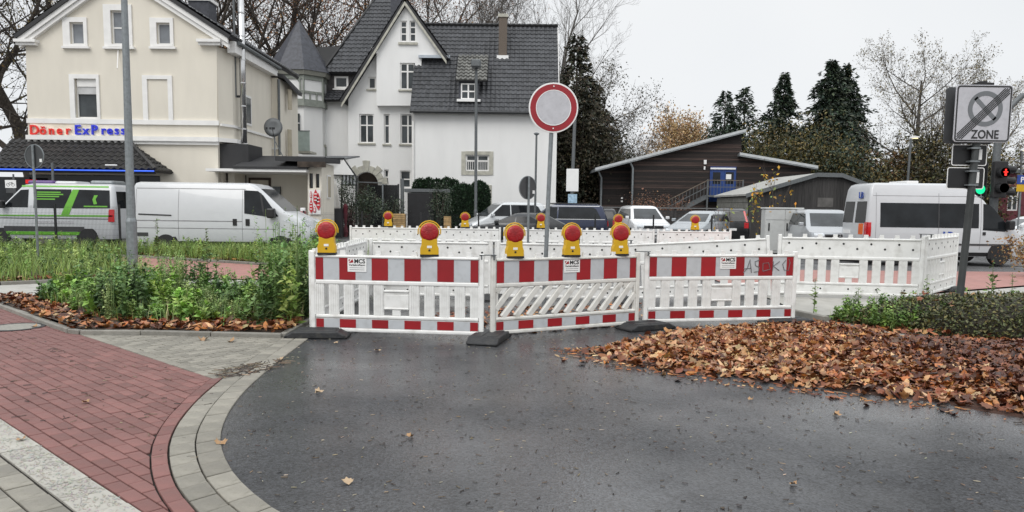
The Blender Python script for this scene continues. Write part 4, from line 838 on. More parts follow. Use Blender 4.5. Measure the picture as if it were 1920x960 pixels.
def roof_tiles(name, el, er, rl, rr, m, par, tw=.3, tl=.36, th=.05, lift=.06):
    el, er, rl, rr = map(Vector, (el, er, rl, rr)); u = (er-el).normalized(); mid0 = (el+er)/2; up_ = ((rl+rr)/2-mid0); up_ = up_-u*up_.dot(u); Ln = up_.length; vv = up_.normalized(); nn = u.cross(vv).normalized()
    if nn.z < 0: nn = -nn
    nr = max(1, round(Ln/tl)); V, F, C = [], [], []; r2 = random.Random(3)
    for j in range(nr):
        t0, t1 = j/nr, min(1, (j+1.12)/nr)
        A0, B0, A1, B1 = el.lerp(rl, t0), er.lerp(rr, t0), el.lerp(rl, t1), er.lerp(rr, t1)
        s0, s1 = (A0-el).dot(u), (B0-el).dot(u); n = max(1, int((s1-s0)/(tw/4))); ka, base = [], len(V)
        for i in range(n+1):
            s = s0+(s1-s0)*i/n; ph = (s/tw) % 1; wv = th*.55*math.cos(2*math.pi*ph)*(1 if True else 0)
            sa1, sb1 = (A1-el).dot(u), (B1-el).dot(u); sx_ = min(max(s, sa1), sb1)
            p0 = el+u*s+vv*(Ln*t0)+nn*(lift+th*.5+wv); p1 = el+u*sx_+vv*(Ln*t1)+nn*(lift-th*.4+wv); p2 = el+u*s+vv*(Ln*t0)+nn*(lift-th*.7)
            V += [p2, p0, p1]; rr_2 = random.Random(int(s/tw)*131+j); k = .75+.5*rr_2.random(); C += [k]*3
        for i in range(n):
            q = base+3*i; F += [[q, q+3, q+4, q+1], [q+1, q+4, q+5, q+2]]
    off = OFF.get(par.name, Vector((0, 0, 0))); me = bpy.data.meshes.new(name); me.from_pydata([tuple(p-off) for p in V], [], F)
    a = me.color_attributes.new('Col', 'FLOAT_COLOR', 'POINT'); a.data.foreach_set('color', np.repeat(np.array(C), 4).astype(np.float32)); me.update()
    o = mkobj(name, me, m, par); o['kind'] = 'stuff'; return o
def slab(name, pts, th, m, par): # thin solid under a roof plane
    pts = [Vector(p) for p in pts]; n = (pts[1]-pts[0]).cross(pts[2]-pts[1]).normalized()
    if n.z < 0: n = -n
    return MB().prism(pts, -n*th, ()).build(name, m, par)
roofbase = mat('roof_underlay', (.03, .03, .032), .7)
# ---------------------------------------------------------------- cream corner house with the kebab shop
D = 34.0; P = pl(D)
h = thing('cream_house', 'cream gabled corner house with white trims and a black tiled shop awning', 'house', (W(230, 440, D).x, D, 0), world=True)
wins = [(133, 42, 157, 83), (210, 20, 239, 83), (295, 43, 319, 83), (143, 148, 181, 221)]
facade('wall', D, [(59, 478), (48, 86), (225, -42), (406, 71), (411, 478)], wins, stucco_c, h)
cA, cB = W(406, 88, D), W(434, 95, 34.7); zE = cA.z; xl = W(48, 86, D).x; xs_ = cB.x
MB().prism([(cA.x, D, W(411, 262, D).z), (cA.x, D, zE), (xs_, 34.7, zE), (xs_, 34.7, W(411, 262, D).z)], (-.2, .25, 0)).build('corner_wall', stucco_c, h)
MB().box(xs_-.3, xs_, 34.7, 40.3, 0, zE).build('side_wall', stucco_c, h); MB().box(W(411, 300, D).x-.3, W(411, 300, D).x+.001, D+.31, 34.8, 0, W(411, 262, D).z).build('side_wall', stucco_c, h)
MB().box(xl, xl+.3, D+.3, 44, 0, zE).build('side_wall', stucco_c, h); MB().box(xl+.3, xs_-.3, 44-.3, 44, 0, zE).build('rear_wall', stucco_c, h)
apx = W(225, -42, D); yf, yb = D-.35, 44.3
sl = lambda x: apx.z+.6-abs(x-apx.x)*((apx.z-W(48, 86, D).z)/(apx.x-xl) if x < apx.x else (apx.z-zE)/(xs_+.1-apx.x))
ex0, ex1 = xl-.32, xs_+.35
for xe, nm in ((ex0, 'roof'), (ex1, 'roof')):
    q = slab(nm, [(xe, yf, sl(xe)), (apx.x, yf, sl(apx.x)), (apx.x, yb, sl(apx.x)), (xe, yb, sl(xe))], .16, roofbase, h)
    roof_tiles('roof_tiles', (xe, yf if xe > apx.x else yb, sl(xe)), (xe, yb if xe > apx.x else yf, sl(xe)), (apx.x, yf if xe > apx.x else yb, sl(apx.x)), (apx.x, yb if xe > apx.x else yf, sl(apx.x)), tile_m, q, .3, .36)
for s, xe in ((-1, ex0+.15), (1, ex1-.15)):
    MB().prism([(xe, D-.28, sl(xe)-.42), (xe, D-.28, sl(xe)-.17), (apx.x, D-.28, sl(apx.x)-.17), (apx.x, D-.28, sl(apx.x)-.42)], (0, .12, 0)).build('rake_trim', trimw, h)
    MB().prism([(xe, D-.2, sl(xe)-.62), (xe, D-.2, sl(xe)-.43), (apx.x, D-.2, sl(apx.x)-.43), (apx.x, D-.2, sl(apx.x)-.62)], (0, .2, 0)).build('rake_trim', trimw, h)
for a, c in ((34, 74), (374, 418)):
    b = MB(); wbox(b, D, a, 76, c, 81, -.35, -.002); wbox(b, D, a+2, 81.2, c-2, 86, -.25, -.002); b.build('cornice_return', trimw, h)
MB().box(xs_+.002, xs_+.35, D+.2, 40.3, zE-.2, zE+.3).build('eaves_cornice', trimw, h); MB().tube([(xs_+.44, D+.4, zE+.26), (xs_+.44, 40.4, zE+.22)], .09, 8).build('gutter', galv_d, h)
b = MB(); wbox(b, D, 52, 226.5, 411, 231, -.09, -.002); b.build('string_course', trimw, h); b = MB(); wbox(b, D, 54, 258, 412, 262, -.22, -.002); wbox(b, D, 55, 262, 411, 268, -.12, -.002); b.build('shop_cornice', trimw, h)
zc1, zc2 = W(411, 234, D), W(411, 266, D); MB().bar((cA.x+.12, D-.03, zc1.z), (xs_+.06, 34.66, zc1.z), .1, .11).bar((xs_+.03, 34.7, zc1.z), (xs_+.03, 40.2, zc1.z), .08, .11).build('string_course', trimw, h)
MB().prism([(cA.x, D-.22, zc2.z), (xs_+.2, 34.6, zc2.z), (xs_+.2, 36, zc2.z), (cA.x-.3, 36, zc2.z), (cA.x-.3, D-.22+.02, zc2.z)], (0, 0, .18)).build('corner_slab', trimw, h)
def wtrim(rc, rin, sill=True):
    a, t0, c, t1 = rc; i0, j0, i1, j1 = rin; A_, B_, I_, J_ = W(a, t1, D), W(c, t0, D), W(i0, j1, D), W(i1, j0, D); y0, y1 = D-.07, D-.002
    o = MB().box(A_.x, I_.x, y0, y1, A_.z, B_.z).box(J_.x, B_.x, y0, y1, A_.z, B_.z).box(I_.x, J_.x, y0, y1, J_.z, B_.z).build('window_surround', trimw, h)
    if J_.z-I_.z > 0 and I_.z > A_.z+.02: MB().box(I_.x, J_.x, y0+.01, y1, A_.z, I_.z).build('window_apron', trimw, o)
    if sill: MB().box(A_.x-.03, B_.x+.1, D-.16, y1, A_.z-.1, A_.z-.002).build('sill', trimw, o)
wtrim((120, 33, 163, 87), wins[0]); wtrim((197, 9, 247, 88), wins[1]); wtrim((283, 34, 325, 88), wins[2]); wtrim((134, 140, 186, 226), wins[3], False); wtrim((270, 142, 323, 226), (279, 149, 315, 226), False)
hz = mat('pale_reflection_glass', (.2, .215, .235), .1, var=.25, sc=1.5); window(h, D, wins[0], 1, (), y=.1, gm=hz); window(h, D, wins[1], 1, (.5,), y=.1, gm=hz); window(h, D, wins[2], 1, (), y=.1, gm=hz); ww = window(h, D, wins[3], 1, (), y=.14, sill=False)  # bluish-grey reflection and curtains are put into the colour of these panes
sb = MB(); wbox(sb, D, 143, 148, 180, 162, .06, .13); sb.build('shutter_box', trimw, ww)
for k in range(7): sb = MB(); wbox(sb, D, 144, 163+k*1.9, 179.5, 164.5+k*1.9, .09, .13); sb.build('shutter_slat', mat('shutter_grey', (.5, .5, .5), .6), ww)
pp = W(222, 92, D); MB().bar((pp.x, D-.02, pp.z), (pp.x+.1, D-.35, pp.z-.9), .04, .04).bar((pp.x+.05, D-.02, pp.z), (pp.x+.3, D-.02, pp.z), .04, .04).build('flag_bracket', trimw, h)
for z0_, z1_ in ((W(426, 232, 36).z, W(426, 175, 36).z),):
    w = MB().box(xs_-.02, xs_+.03, 36.2, 37.1, z0_, z1_).build('window', trimw, h); MB().box(xs_+.03, xs_+.035, 36.3, 37.0, z0_+.1, z1_-.1).build('pane', glass_w, w)
ch = W(380, 20, 38.5); b = MB().box(ch.x-.5, ch.x+.5, 38, 39, ch.z-2.2, ch.z+.35); b.build('chimney', slate_m, h); MB().box(ch.x-.58, ch.x+.58, 37.92, 39.08, ch.z+.35, ch.z+.5).build('chimney_cap', trimw, h)
# steel flue and pipe on brackets
fx = Vector((xs_+.3, 35.2, 0)); fl = thing('steel_flue', 'shiny stainless steel flue rising beside the cream house wall', 'flue', (fx.x, 35.2, 0)); zt = W(440, -40, 35.2).z; zb = W(445, 268, 35.2).z
MB().tube([(0, 0, zb), (0, 0, zt)], .14, 14).build('pipe', mat('stainless', (.6, .6, .6), .18, 1, var=.1, sc=2), fl, smooth=True)
for k in range(8): z = zb+.6+k*1.05; MB().lathe([(.14, z), (.155, z+.01), (.155, z+.05), (.14, z+.06)], (0, 0, 0), 'z', 14).build('clamp_band', chrome, fl)
for py in (102, 183): z = W(430, py, 35.6).z; MB().box(-.75, .0, -.03, .03, z-.05, z+.05).build('bracket', dark_st, fl)
MB().tube([(-.3, -.1, W(430, 185, 35.6).z), (-.3, -.1, zt)], .05, 8).build('thin_pipe', galv_d, fl)
# rear wing, downpipe
zR = W(523, 147, 40.5).z; xr1 = W(553, 200, 43.5).x
MB().box(xs_-.4, W(523, 200, 40.5).x, 40.31, 44, 0, zR).build('rear_wing', stucco_c, h); rw = MB().prism([(W(523, 200, 40.5).x, 40.6, 0), (xr1, 42.5, 0), (xr1, 42.5, zR-.3), (W(523, 200, 40.5).x, 40.6, zR-.3)], (-.3, .8, 0)).build('rear_wing', stucco_c, h)
for (pa, pb, qa, qb) in ((541, 168, 545, 206), (541, 243, 545, 300)):
    a_, b_ = W(pa, qb, 41.7), W(qa, pb, 41.7); MB().prism([(a_.x, 41.58, a_.z), (b_.x, 41.8, a_.z), (b_.x, 41.8, b_.z), (a_.x, 41.58, b_.z)], (.05, -.06, 0)).build('window', mat('shade_tan', (.42, .37, .28), .7), h)
MB().prism([(xs_-.5, 40, zR+.1), (W(523, 150, 40.5).x+.3, 40.3, zR), (xr1+.5, 42.4, zR-.6), (xr1, 45, zR-.3), (xs_-.5, 45, zR+.3)], (0, 0, .2)).build('rear_roof', roofbase, h)
MB().tube([(W(521, 200, 40).x, 40.2, zR-.1), (W(521, 200, 40).x-.02, 40.2, 4.3)], .07, 8).build('downpipe', galv_d, h)
MB().box(W(470, 200, 40).x-4, W(522, 200, 40).x, 40.2, 40.3, W(470, 279, 40).z, W(470, 276, 40).z).build('ledge', trimw, h)
# single-storey annex with canopy, right of the house
ax = thing('annex', 'low cream annex with a dark flat roof and canopy beside the cream house', 'building', (W(520, 440, 35).x, 35, 0), world=True)
xa0, xa1, xa2 = W(412, 350, 34.8).x, W(577, 350, 33.4).x, W(603, 350, 33.4).x
zt = W(577, 305, 33.4).z
MB().box(xa0, xa1, 36.2, 36.5, 0, zt).build('recessed_wall', stucco_c, ax); wa_ = [(580, 325, 586.5, 353), (592, 326, 598.5, 352)]
facade('front_wall', 33.4, [(577, 470), (577, 303), (603, 303), (603, 470)], wa_, stucco_c, ax)
MB().box(xa1, xa1+.25, 33.71, 36.2, 0, zt).build('side_wall', stucco_c, ax); MB().box(xa2-.25, xa2, 33.71, 35.7, 0, zt).build('side_wall', stucco_c, ax)
for w_ in wa_: window(ax, 33.4, w_, 1, (.5,), sill=False, fw_=.03, m=black_pl)
w_ = MB().box(xa2+.001, xa2+.05, 34.3, 34.95, W(612, 372, 34.5).z, W(612, 328, 34.5).z).build('window', trimw, ax); MB().box(xa2+.05, xa2+.055, 34.36, 34.89, W(612, 370, 34.5).z, W(612, 331, 34.5).z).build('pane', mat('shade_tan', (.42, .37, .28), .7), w_)
zcan = W(500, 322, 33.0).z
MB().box(xa0+.1, xa1+.05, 33.0, 36.2, zcan, zcan+.12).build('canopy_fascia', trimw, ax); MB().prism([(xa0+1.3, 32.95, zcan+.121), (xa1+.1, 32.95, zcan+.121), (xa1+.1, 36.3, zcan+.8), (xa0+1.3, 36.3, zcan+.8)], (0, 0, .1)).build('canopy_roof', roofbase, ax)
MB().box(xa0+.05, W(466, 300, 34.2).x, 34.2, 36.1, zcan+.124, W(440, 270, 34.2).z).build('black_box', mat('black_cladding', (.018, .018, .02), .6, var=.2), ax)
MB().prism([(xa1-1.3, 33.0, zt+.05), (xa2+.25, 33.0, zt-.0), (xa2+.25, 36, zt+.1), (xa1-1.3, 38, zt+.25)], (0, 0, .2)).build('flat_roof', roofbase, ax); 
MB().box(xa1-.3, xa2+.3, 32.9, 33.0, zt-.22, zt+.02).build('worn_fascia', mat('rotten_fascia', (.06, .045, .035), .9, var=.6, sc=3), ax)
dr = W(467, 333, 36.2); d2_ = W(508, 333, 36.2); q = MB().box(dr.x, d2_.x, 36.12, 36.2, 0, dr.z).build('door_frame', mat('brown_frame', (.05, .03, .02), .6), ax); MB().box(dr.x+.1, d2_.x-.1, 36.08, 36.12, 0, dr.z-.12).build('door_leaf', mat('cream_door', (.5, .46, .38), .6), q)
a_ = W(513, 365, 36.2); b_ = W(527, 350, 36.2); MB().box(a_.x, b_.x, 36.05, 36.2, a_.z, b_.z).build('meter_box', galv_d, ax)
MB().box(xa0+.35, xa0+.75, 36.1, 36.2, .3, zcan-.05).build('dark_door', glass_d, ax)
redb = mat('menu_red', (.5, .03, .04), .5, var=.15)
mb_ = thing('menu_board', 'white board with red pointed menu banners on the annex wall', 'menu board', (W(590, 400, 33.35).x, 33.33, 0), world=True)
b = MB(); wbox(b, 33.35, 580, 356, 601, 402, -.03, .0); b.build('board', whitep, mb_)
for (x, t0, t1, w_) in ((583, 358, 372, 3), (583.5, 373, 400, 5), (592, 355, 384, 7), (597, 362, 394, 6), (590, 386, 399, 4)):
    M_ = W(x, (t0+t1)/2, 33.3); hw_ = w_*.012*1.2; hz_ = (t1-t0)*.012; MB().prism([(M_.x, 33.28, M_.z+hz_), (M_.x+hw_, 33.28, M_.z+hz_*.3), (M_.x+hw_, 33.28, M_.z-hz_*.6), (M_.x, 33.28, M_.z-hz_), (M_.x-hw_, 33.28, M_.z-hz_*.6), (M_.x-hw_, 33.28, M_.z+hz_*.3)], (0, .03, 0)).build('red_banner', redb, mb_)
    for k in range(3): MB().box(M_.x-hw_*.6, M_.x+hw_*.6, 33.27, 33.279, M_.z+hz_*(.4-.4*k)-.02, M_.z+hz_*(.4-.4*k)+.02).build('print_line', whitep, mb_)
# awning roof, tile by tile
ylow = 32.3; tl_, tr_ = W(47, 266, D), W(240, 266, D); zl = W(150, 318, ylow).z; bl, br = W(-20, 318, ylow), W(290, 321, ylow)
aw = MB().prism([(bl.x, ylow, zl), (br.x, ylow, zl), (tr_.x, D-.02, tr_.z), (tl_.x-.6, D-.02, tr_.z)], (0, .12, -.14)).build('awning_roof', roofbase, h)
MB().prism([(br.x, ylow, zl), (br.x+.05, D-.02, zl), (tr_.x, D-.02, tr_.z)], (-.1, .02, -.08)).build('awning_roof', roofbase, h)
roof_tiles('roof_tiles', (br.x, ylow, zl), (br.x, D-.02, zl), (tr_.x, D-.05, tr_.z), (tr_.x, D-.02, tr_.z), mat('black_hip_tile', (.025, .024, .024), .4, var=.3, sc=6, attr='Col'), aw, .3, .3, .07, .04)
tm = MB()
for i in range(5):
    x0, x1 = -.15+.3*i/5, -.15+.3*(i+1)/5; f_ = lambda x: .045*math.cos((x+.15)/.3*2*math.pi)
    tm.add([(x0, 0, f_(x0)+.03), (x1, 0, f_(x1)+.03), (x1, .4, f_(x1)), (x0, .4, f_(x0)), (x0, 0, f_(x0)-.01), (x1, 0, f_(x1)-.01)], [(0, 1, 2, 3), (4, 5, 1, 0)])
tm = tm.mesh('roof_tile'); vdir = Vector((0, D-.02-ylow, tr_.z-zl)); Ls = vdir.length; tilt = math.atan2(vdir.z, vdir.y); nr = 7
for j in range(nr):
    t = j/nr; xa = bl.x+(tl_.x-.6-bl.x)*t; xb = br.x+(tr_.x-br.x)*t; x = math.ceil(xa/.3)*.3+.15
    while x < xb-.02:
        o = mkobj('roof_tile', tm, tile_b, aw); o.location = Vector((x, ylow, zl))+vdir*t+Vector((0, -.02, .05))-OFF[h.name]; o.rotation_euler = (tilt, 0, 0); o.scale = (1, Ls/nr*1.12/.4, 1); x += .3
for k in range(10): t = k/10; p_ = Vector((br.x, ylow, zl)).lerp(Vector((tr_.x, D, tr_.z)), t); q_ = Vector((br.x, ylow, zl)).lerp(Vector((tr_.x, D, tr_.z)), t+.12); MB().tube([p_+Vector((0, 0, .06)), q_+Vector((0, 0, .1))], .09, 6).build('ridge_tile', tile_b, aw)
MB().tube([(bl.x, ylow-.06, zl-.03), (br.x, ylow-.06, zl-.03)], .03, 8).build('neon_tube', mat('blue_neon', (.03, .12, .8), .4, emis=.6), h)
MB().tube([(W(200, 318, ylow).x, ylow-.1, zl+.2), (W(222, 318, ylow).x, ylow-.1, zl+.2)], .03, 6).build('lamp_tube', whitep, h)
b = MB(); wbox(b, D, 60, 330, 300, 470, -.03, -.004); b.build('shop_window', glass_d, h); b = MB(); wbox(b, 33.3, -20, 332, 55, 470, 0, .1); b.build('shop_porch_glass', glass_d, h)
b = MB(); wbox(b, 33.2, 48, 337, 68, 344, 0, .03); b.build('lit_sign', mat('lit_red_sign', (.8, .02, .02), .5, emis=.6), h); b = MB(); wbox(b, 33.2, 55, 345, 62, 356, 0, .03); b.build('lit_sign', mat('lit_yellow_sign', (.9, .5, .05), .5, emis=.8), h)
sg = thing('shop_sign', 'DönerExPress sign in red and blue letters above the awning', 'shop sign', (W(148, 250, D-.1).x, D-.14, W(148, 256, D).z), world=True)
bd = MB(); wbox(bd, D, 58, 232, 241, 257, -.05, -.003); bd.build('sign_board', mat('sign_cream', (.82, .76, .62), .6), sg)
lr, lb = mat('letter_red', (.6, .03, .02), .4, emis=.25), mat('letter_blue', (.02, .03, .5), .4, emis=.25)
for ch_, x, big in [('D', 68, 1), ('ö', 84, 0), ('n', 100, 0), ('e', 115, 0), ('r', 131, 0), ('E', 149, 1), ('x', 164, 0), ('P', 180, 1), ('r', 197, 0), ('e', 209, 0), ('s', 222, 0), ('s', 234, 0)]:
    q = W(x, 252, D); hh = .6 if big else .55
    o = text('letter', ch_, hh, lr if x < 140 else lb, sg, (q.x, D-.12, q.z-.01), ext=.04, bold=.009, sx=.98)
    o2 = text('letter_halo', ch_, hh, whitep, o, (q.x, D-.12, q.z), ext=.01, bold=.03, rot=(0, 0, 0)); o2.location = (0, 0, -.05)
# satellite dish
dc = W(513, 239, 36.5); sd_ = thing('satellite_dish', 'round grey satellite dish on a mast above the annex roof', 'satellite dish', (dc.x, 36.5, W(513, 296, 36.5).z)); zz = dc.z-sd_.location.z
MB().lathe([(.001, .06), (.25, .03), (.44, -.05), (.45, -.055), (.25, .02), (.001, .05)], (0, 0, zz), 'y', 28).build('reflector', mat('dish_grey', (.2, .21, .215), .5), sd_, smooth=True)
MB().tube([(0, .12, -.1), (0, .12, zz)], .035, 8).build('mast', galv, sd_); MB().tube([(0, .0, zz-.42), (.12, -.55, zz-.12)], .015, 6).build('feed_arm', dark_st, sd_)
for x in (-.15, .02, .12, .2): MB().box(x-.03, x+.03, -.6, -.52, zz-.15, zz-.05).build('receiver', black_pl, sd_)
MB().bar((0, .12, zz-.6), (.35, .6, -.1), .03, .03).build('stay', galv, sd_)
# ---------------------------------------------------------------- white villa
D = 50.0; P = pl(D)
vl = thing('white_villa', 'large white villa with steep dark tiled roofs, gable and side wing', 'house', (W(850, 440, D).x, D, .14), world=True)
gw = [(751, 39, 763, 78), (768, 39, 780, 78), (690, 144, 705, 167)]; lowg = [(674, 214, 701, 268), (720, 214, 730.5, 270), (751, 214, 778, 270), (720, 318, 729, 346), (750, 320, 770, 352)]
arch = [(P(687, 345)+Vector((.78*math.cos(a), 0, .78*math.sin(a)))) for a in [R(180*k/12) for k in range(13)]]; zb0 = .14; arch = [Vector((arch[0].x, D, zb0+.02))]+arch+[Vector((arch[-1].x, D, zb0+.02))]
poly = [(653, 430), (653, 186), (703, 100), (762, 8), (838, 105), (842, 430)]; rects = lowg+[gw[2]]
MB().prism([P(*p) for p in poly], (0, .35, 0), [hole(D, *q) for q in rects]+[arch]).build('gable_wall', stucco_w, vl)
# protruding upper bay of the gable
Db = D-.45; Pb = pl(Db); bw = gw[:2]+[(750, 118, 778, 168)]
MB().prism([Pb(*p) for p in [(706, 198), (706, 97), (762, 9), (836, 105), (790, 106), (790, 198)]], (0, .448, 0), [hole(Db, *q) for q in bw]).build('bay_wall', stucco_w, vl)
for w_ in gw[:2]: window(vl, Db, w_, 1, (.38, .7), fw_=.07, y=.08, sill=False)
b = MB(); wbox(b, Db, 747, 80, 783, 84, -.12, -.002); b.build('sill', stone_m, vl)
w_ = window(vl, Db, bw[2], 2, (.68,), fw_=.09, y=.08, surround=stone_m, curtain=True)
window(vl, D, gw[2], 1, (), fw_=.1, y=.1, surround=stone_m)
for i, w_ in enumerate(lowg):
    o = window(vl, D, w_, 2 if i in (0, 2) else 1, (.62,) if i < 3 else (.5,), fw_=.08, y=.12, sill=i < 3, surround=stone_m, curtain=(i == 2))
    if i in (0, 2, 3, 4):
        a, t0, c, t1 = w_; p0, p1 = W(a, t0, D), W(c, t0, D); rise = .14; n = 8; arc_ = [(p0.x+(p1.x-p0.x)*k/n, D+.06, p0.z-rise+rise*math.sin(math.pi*k/n)**.7) for k in range(n+1)]
        MB().prism(arc_+[(p1.x, D+.06, p0.z+.01), (p0.x, D+.06, p0.z+.01)], (0, .05, 0)).build('arch_spandrel', stucco_w, o)
# arched doorway with stone blocks
for k in range(9):
    a0, a1 = R(180*k/9+1), R(180*(k+1)/9-1); r0_, r1_ = .8, (1.42 if k % 2 == 0 else 1.22) if k != 4 else 1.55; c = P(687, 345)
    MB().prism([(c.x+r*math.cos(a), D-.06, c.z+r*math.sin(a)) for r, a in ((r0_, a0), (r1_, a0), (r1_, (a0+a1)/2), (r1_, a1), (r0_, a1), (r0_, (a0+a1)/2))], (0, .058, 0)).build('arch_stone', stone_m, vl)
c = P(687, 345)
for sgn in (-1, 1):
    for k in range(3): MB().box(c.x+sgn*1.05-.25-(.06 if k % 2 else 0), c.x+sgn*1.05+.25+(.06 if k % 2 else 0), D-.06, D-.002, .15+k*.5, .15+(k+1)*.5-.02).build('arch_stone', stone_m, vl)
MB().box(c.x-.85, c.x+.85, D+1.4, D+1.5, .14, 4).build('porch_door', mat('brown_door', (.06, .04, .03), .5), vl); MB().box(c.x-1.0, c.x-.82, D+.36, D+1.4, .14, c.z+.9).box(c.x+.82, c.x+1.0, D+.36, D+1.4, .14, c.z+.9).build('porch_wall', stucco_w, vl)
# gable roof
ap = P(762, 2); lft, mid_, rgt = P(642, 192), P(702, 96), P(842, 112); yF, yB = D-.75, 57
for a_, b_ in ((lft, ap), (rgt, ap)):
    rf = slab('roof', [(a_.x, yF, a_.z), (b_.x, yF, b_.z), (b_.x, yB, b_.z), (a_.x, yB, a_.z)], .2, roofbase, vl)
    e0, e1 = (yB, yF) if a_.x < b_.x else (yF, yB)
    roof_tiles('roof_tiles', (a_.x, e0, a_.z), (a_.x, e1, a_.z), (b_.x, e0, b_.z), (b_.x, e1, b_.z), tile_m, rf, .3, .38)
MB().prism([(lft.x+.1, yF-.02, lft.z-.42), (lft.x+.1, yF-.02, lft.z-.2), (ap.x, yF-.02, ap.z-.2), (ap.x, yF-.02, ap.z-.45)], (0, .05, 0)).prism([(rgt.x-.1, yF-.02, rgt.z-.42), (rgt.x-.1, yF-.02, rgt.z-.2), (ap.x, yF-.02, ap.z-.2), (ap.x, yF-.02, ap.z-.45)], (0, .05, 0)).build('verge_board', stone_m, vl)
b = MB(); wbox(b, Db, 697, 90, 707, 100, -.2, .4); b.build('verge_bracket', trimw, vl)
# main hip roof on the left
e_l, e_r, r_l, r_r = W(606, 136, 51.5), W(735, 136, 51.5), W(703, 2, 55.5), W(763, -4, 55.5)
rf = slab('roof', [e_l, e_r, r_r, r_l], .2, roofbase, vl); roof_tiles('roof_tiles', e_l, e_r, r_l, r_r, tile_m, rf, .3, .38)
e_b = Vector((e_l.x, 60, e_l.z)); r_b = Vector((r_l.x, 57, r_l.z)); rf = slab('roof', [e_b, e_l, r_l, r_b], .2, roofbase, vl); roof_tiles('roof_tiles', e_b, e_l, r_b, r_l, tile_m, rf, .3, .38)
MB().tube([e_l+Vector((0, 0, .1)), r_l+Vector((0, 0, .1))], .12, 6).build('hip_ridge', tile_m, vl)
MB().box(r_l.x, W(768, 100, 56).x, 55.5, 57, 0, r_l.z-.3).build('core_wall', stucco_w, vl)
c = W(748, 18, 53.5); MB().box(c.x-.5, c.x+.5, 53, 54, c.z-2.5, c.z+1.2).build('chimney', slate_m, vl)
q_ = Vector(e_l).lerp(e_r, .42)+(Vector(r_l)-Vector(e_l))*.42; q_ = W(688, 79, 53.2); o = MB().box(-.28, .28, -.45, .45, 0, .1).build('roof_hatch', galv, vl); o.location = q_+Vector((0, -.15, .1))-OFF[vl.name]; o.rotation_euler = (math.atan2(r_l.z-e_l.z, 4), 0, 0)
for px_, py_ in ((612, 85), (640, 83)): pass
a_, b_ = W(594, 88, 57), W(660, 86, 57); MB().prism([(a_.x, 57, a_.z), (b_.x, 57, b_.z), (b_.x, 54, b_.z-3.4), (a_.x, 54, a_.z-3.4)], (0, 0, -.2)).build('rear_roof', tile_m, vl)
# dark clad band, skirt roof, white wall left of the gable
Dl = 51.9
facade('clad_wall', Dl, [(611, 172), (611, 138), (690, 138), (690, 172)], [(627, 143, 653, 166)], mat('slate_cladding', (.06, .055, .055), .7, var=.4, sc=3, bump=.5, bsc=6), vl); window(vl, Dl, (627, 143, 653, 166), 1, (), fw_=.13, y=.0)
a_, b_ = W(608, 188, 51.0), W(655, 188, 51.0); zt_ = W(630, 171, 51.85).z; rf = slab('skirt_roof', [(a_.x, 51.0, a_.z), (b_.x, 51.0, a_.z), (b_.x, 51.88, zt_), (a_.x, 51.88, zt_)], .1, roofbase, vl); roof_tiles('roof_tiles', (a_.x, 51.0, a_.z), (b_.x, 51.0, a_.z), (a_.x, 51.88, zt_), (b_.x, 51.88, zt_), tile_m, rf, .3, .3)
facade('side_front', 51.6, [(600, 430), (600, 189), (668, 189), (668, 430)], [], stucco_w, vl)
b = MB(); wbox(b, 51.6, 580, 272, 612, 276, -.4, -.002); wbox(b, 51.6, 600, 262, 609, 270, -.03, -.002); b.build('ledge', stone_m, vl); b = MB(); wbox(b, 51.5, 585, 276, 612, 310, 0, .09); b.build('base_panel', mat('dull_green_base', (.3, .32, .28), .8, var=.2, sc=2), vl)
# corner tower
tc_ = W(563, 200, 51.6); r8 = 1.85; zs = W(563, 132, 50).z; zt_ = W(560, 36, 51.6).z; zl_ = W(563, 190, 50).z
def octa(r, z, n=8, ph=R(22.5)): return [(tc_.x+r*math.cos(2*math.pi*k/n+ph), 51.6+r*math.sin(2*math.pi*k/n+ph), z) for k in range(n)]
b = MB(); b.add(octa(r8*1.22, zs)+octa(r8*.62, zs+(zt_-zs)*.5)+[(tc_.x, 51.6, zt_)], [[k, (k+1) % 8, 8+(k+1) % 8, 8+k] for k in range(8)]+[[8+k, 8+(k+1) % 8, 16] for k in range(8)]+[list(range(8))[::-1]]); b.build('tower_roof', slate_m, vl)
b = MB(); b.add(octa(r8*1.12, zs-.28)+octa(r8*1.18, zs-.01), [[k, (k+1) % 8, 8+(k+1) % 8, 8+k] for k in range(8)]+[list(range(8))[::-1], list(range(8, 16))]); b.build('tower_eaves', mat('taupe_paint', (.3, .3, .26), .7), vl)
b = MB(); b.add(octa(r8, zl_)+octa(r8, zs-.28), [[k, (k+1) % 8, 8+(k+1) % 8, 8+k] for k in range(8)]); tw_ = b.build('tower_upper_wall', stucco_w, vl)
b = MB(); b.add(octa(r8*.98, .1)+octa(r8*.98, zl_-.3), [[k, (k+1) % 8, 8+(k+1) % 8, 8+k] for k in range(8)]); b.build('tower_wall', stucco_w, vl)
b = MB(); b.add(octa(r8*1.08, zl_-.3)+octa(r8*1.08, zl_), [[k, (k+1) % 8, 8+(k+1) % 8, 8+k] for k in range(8)]+[list(range(8))[::-1], list(range(8, 16))]); sage = mat('sage_timber', (.25, .27, .24), .7, var=.15); b.build('tower_band', sage, vl)
oc = octa(r8*1.005, 0)
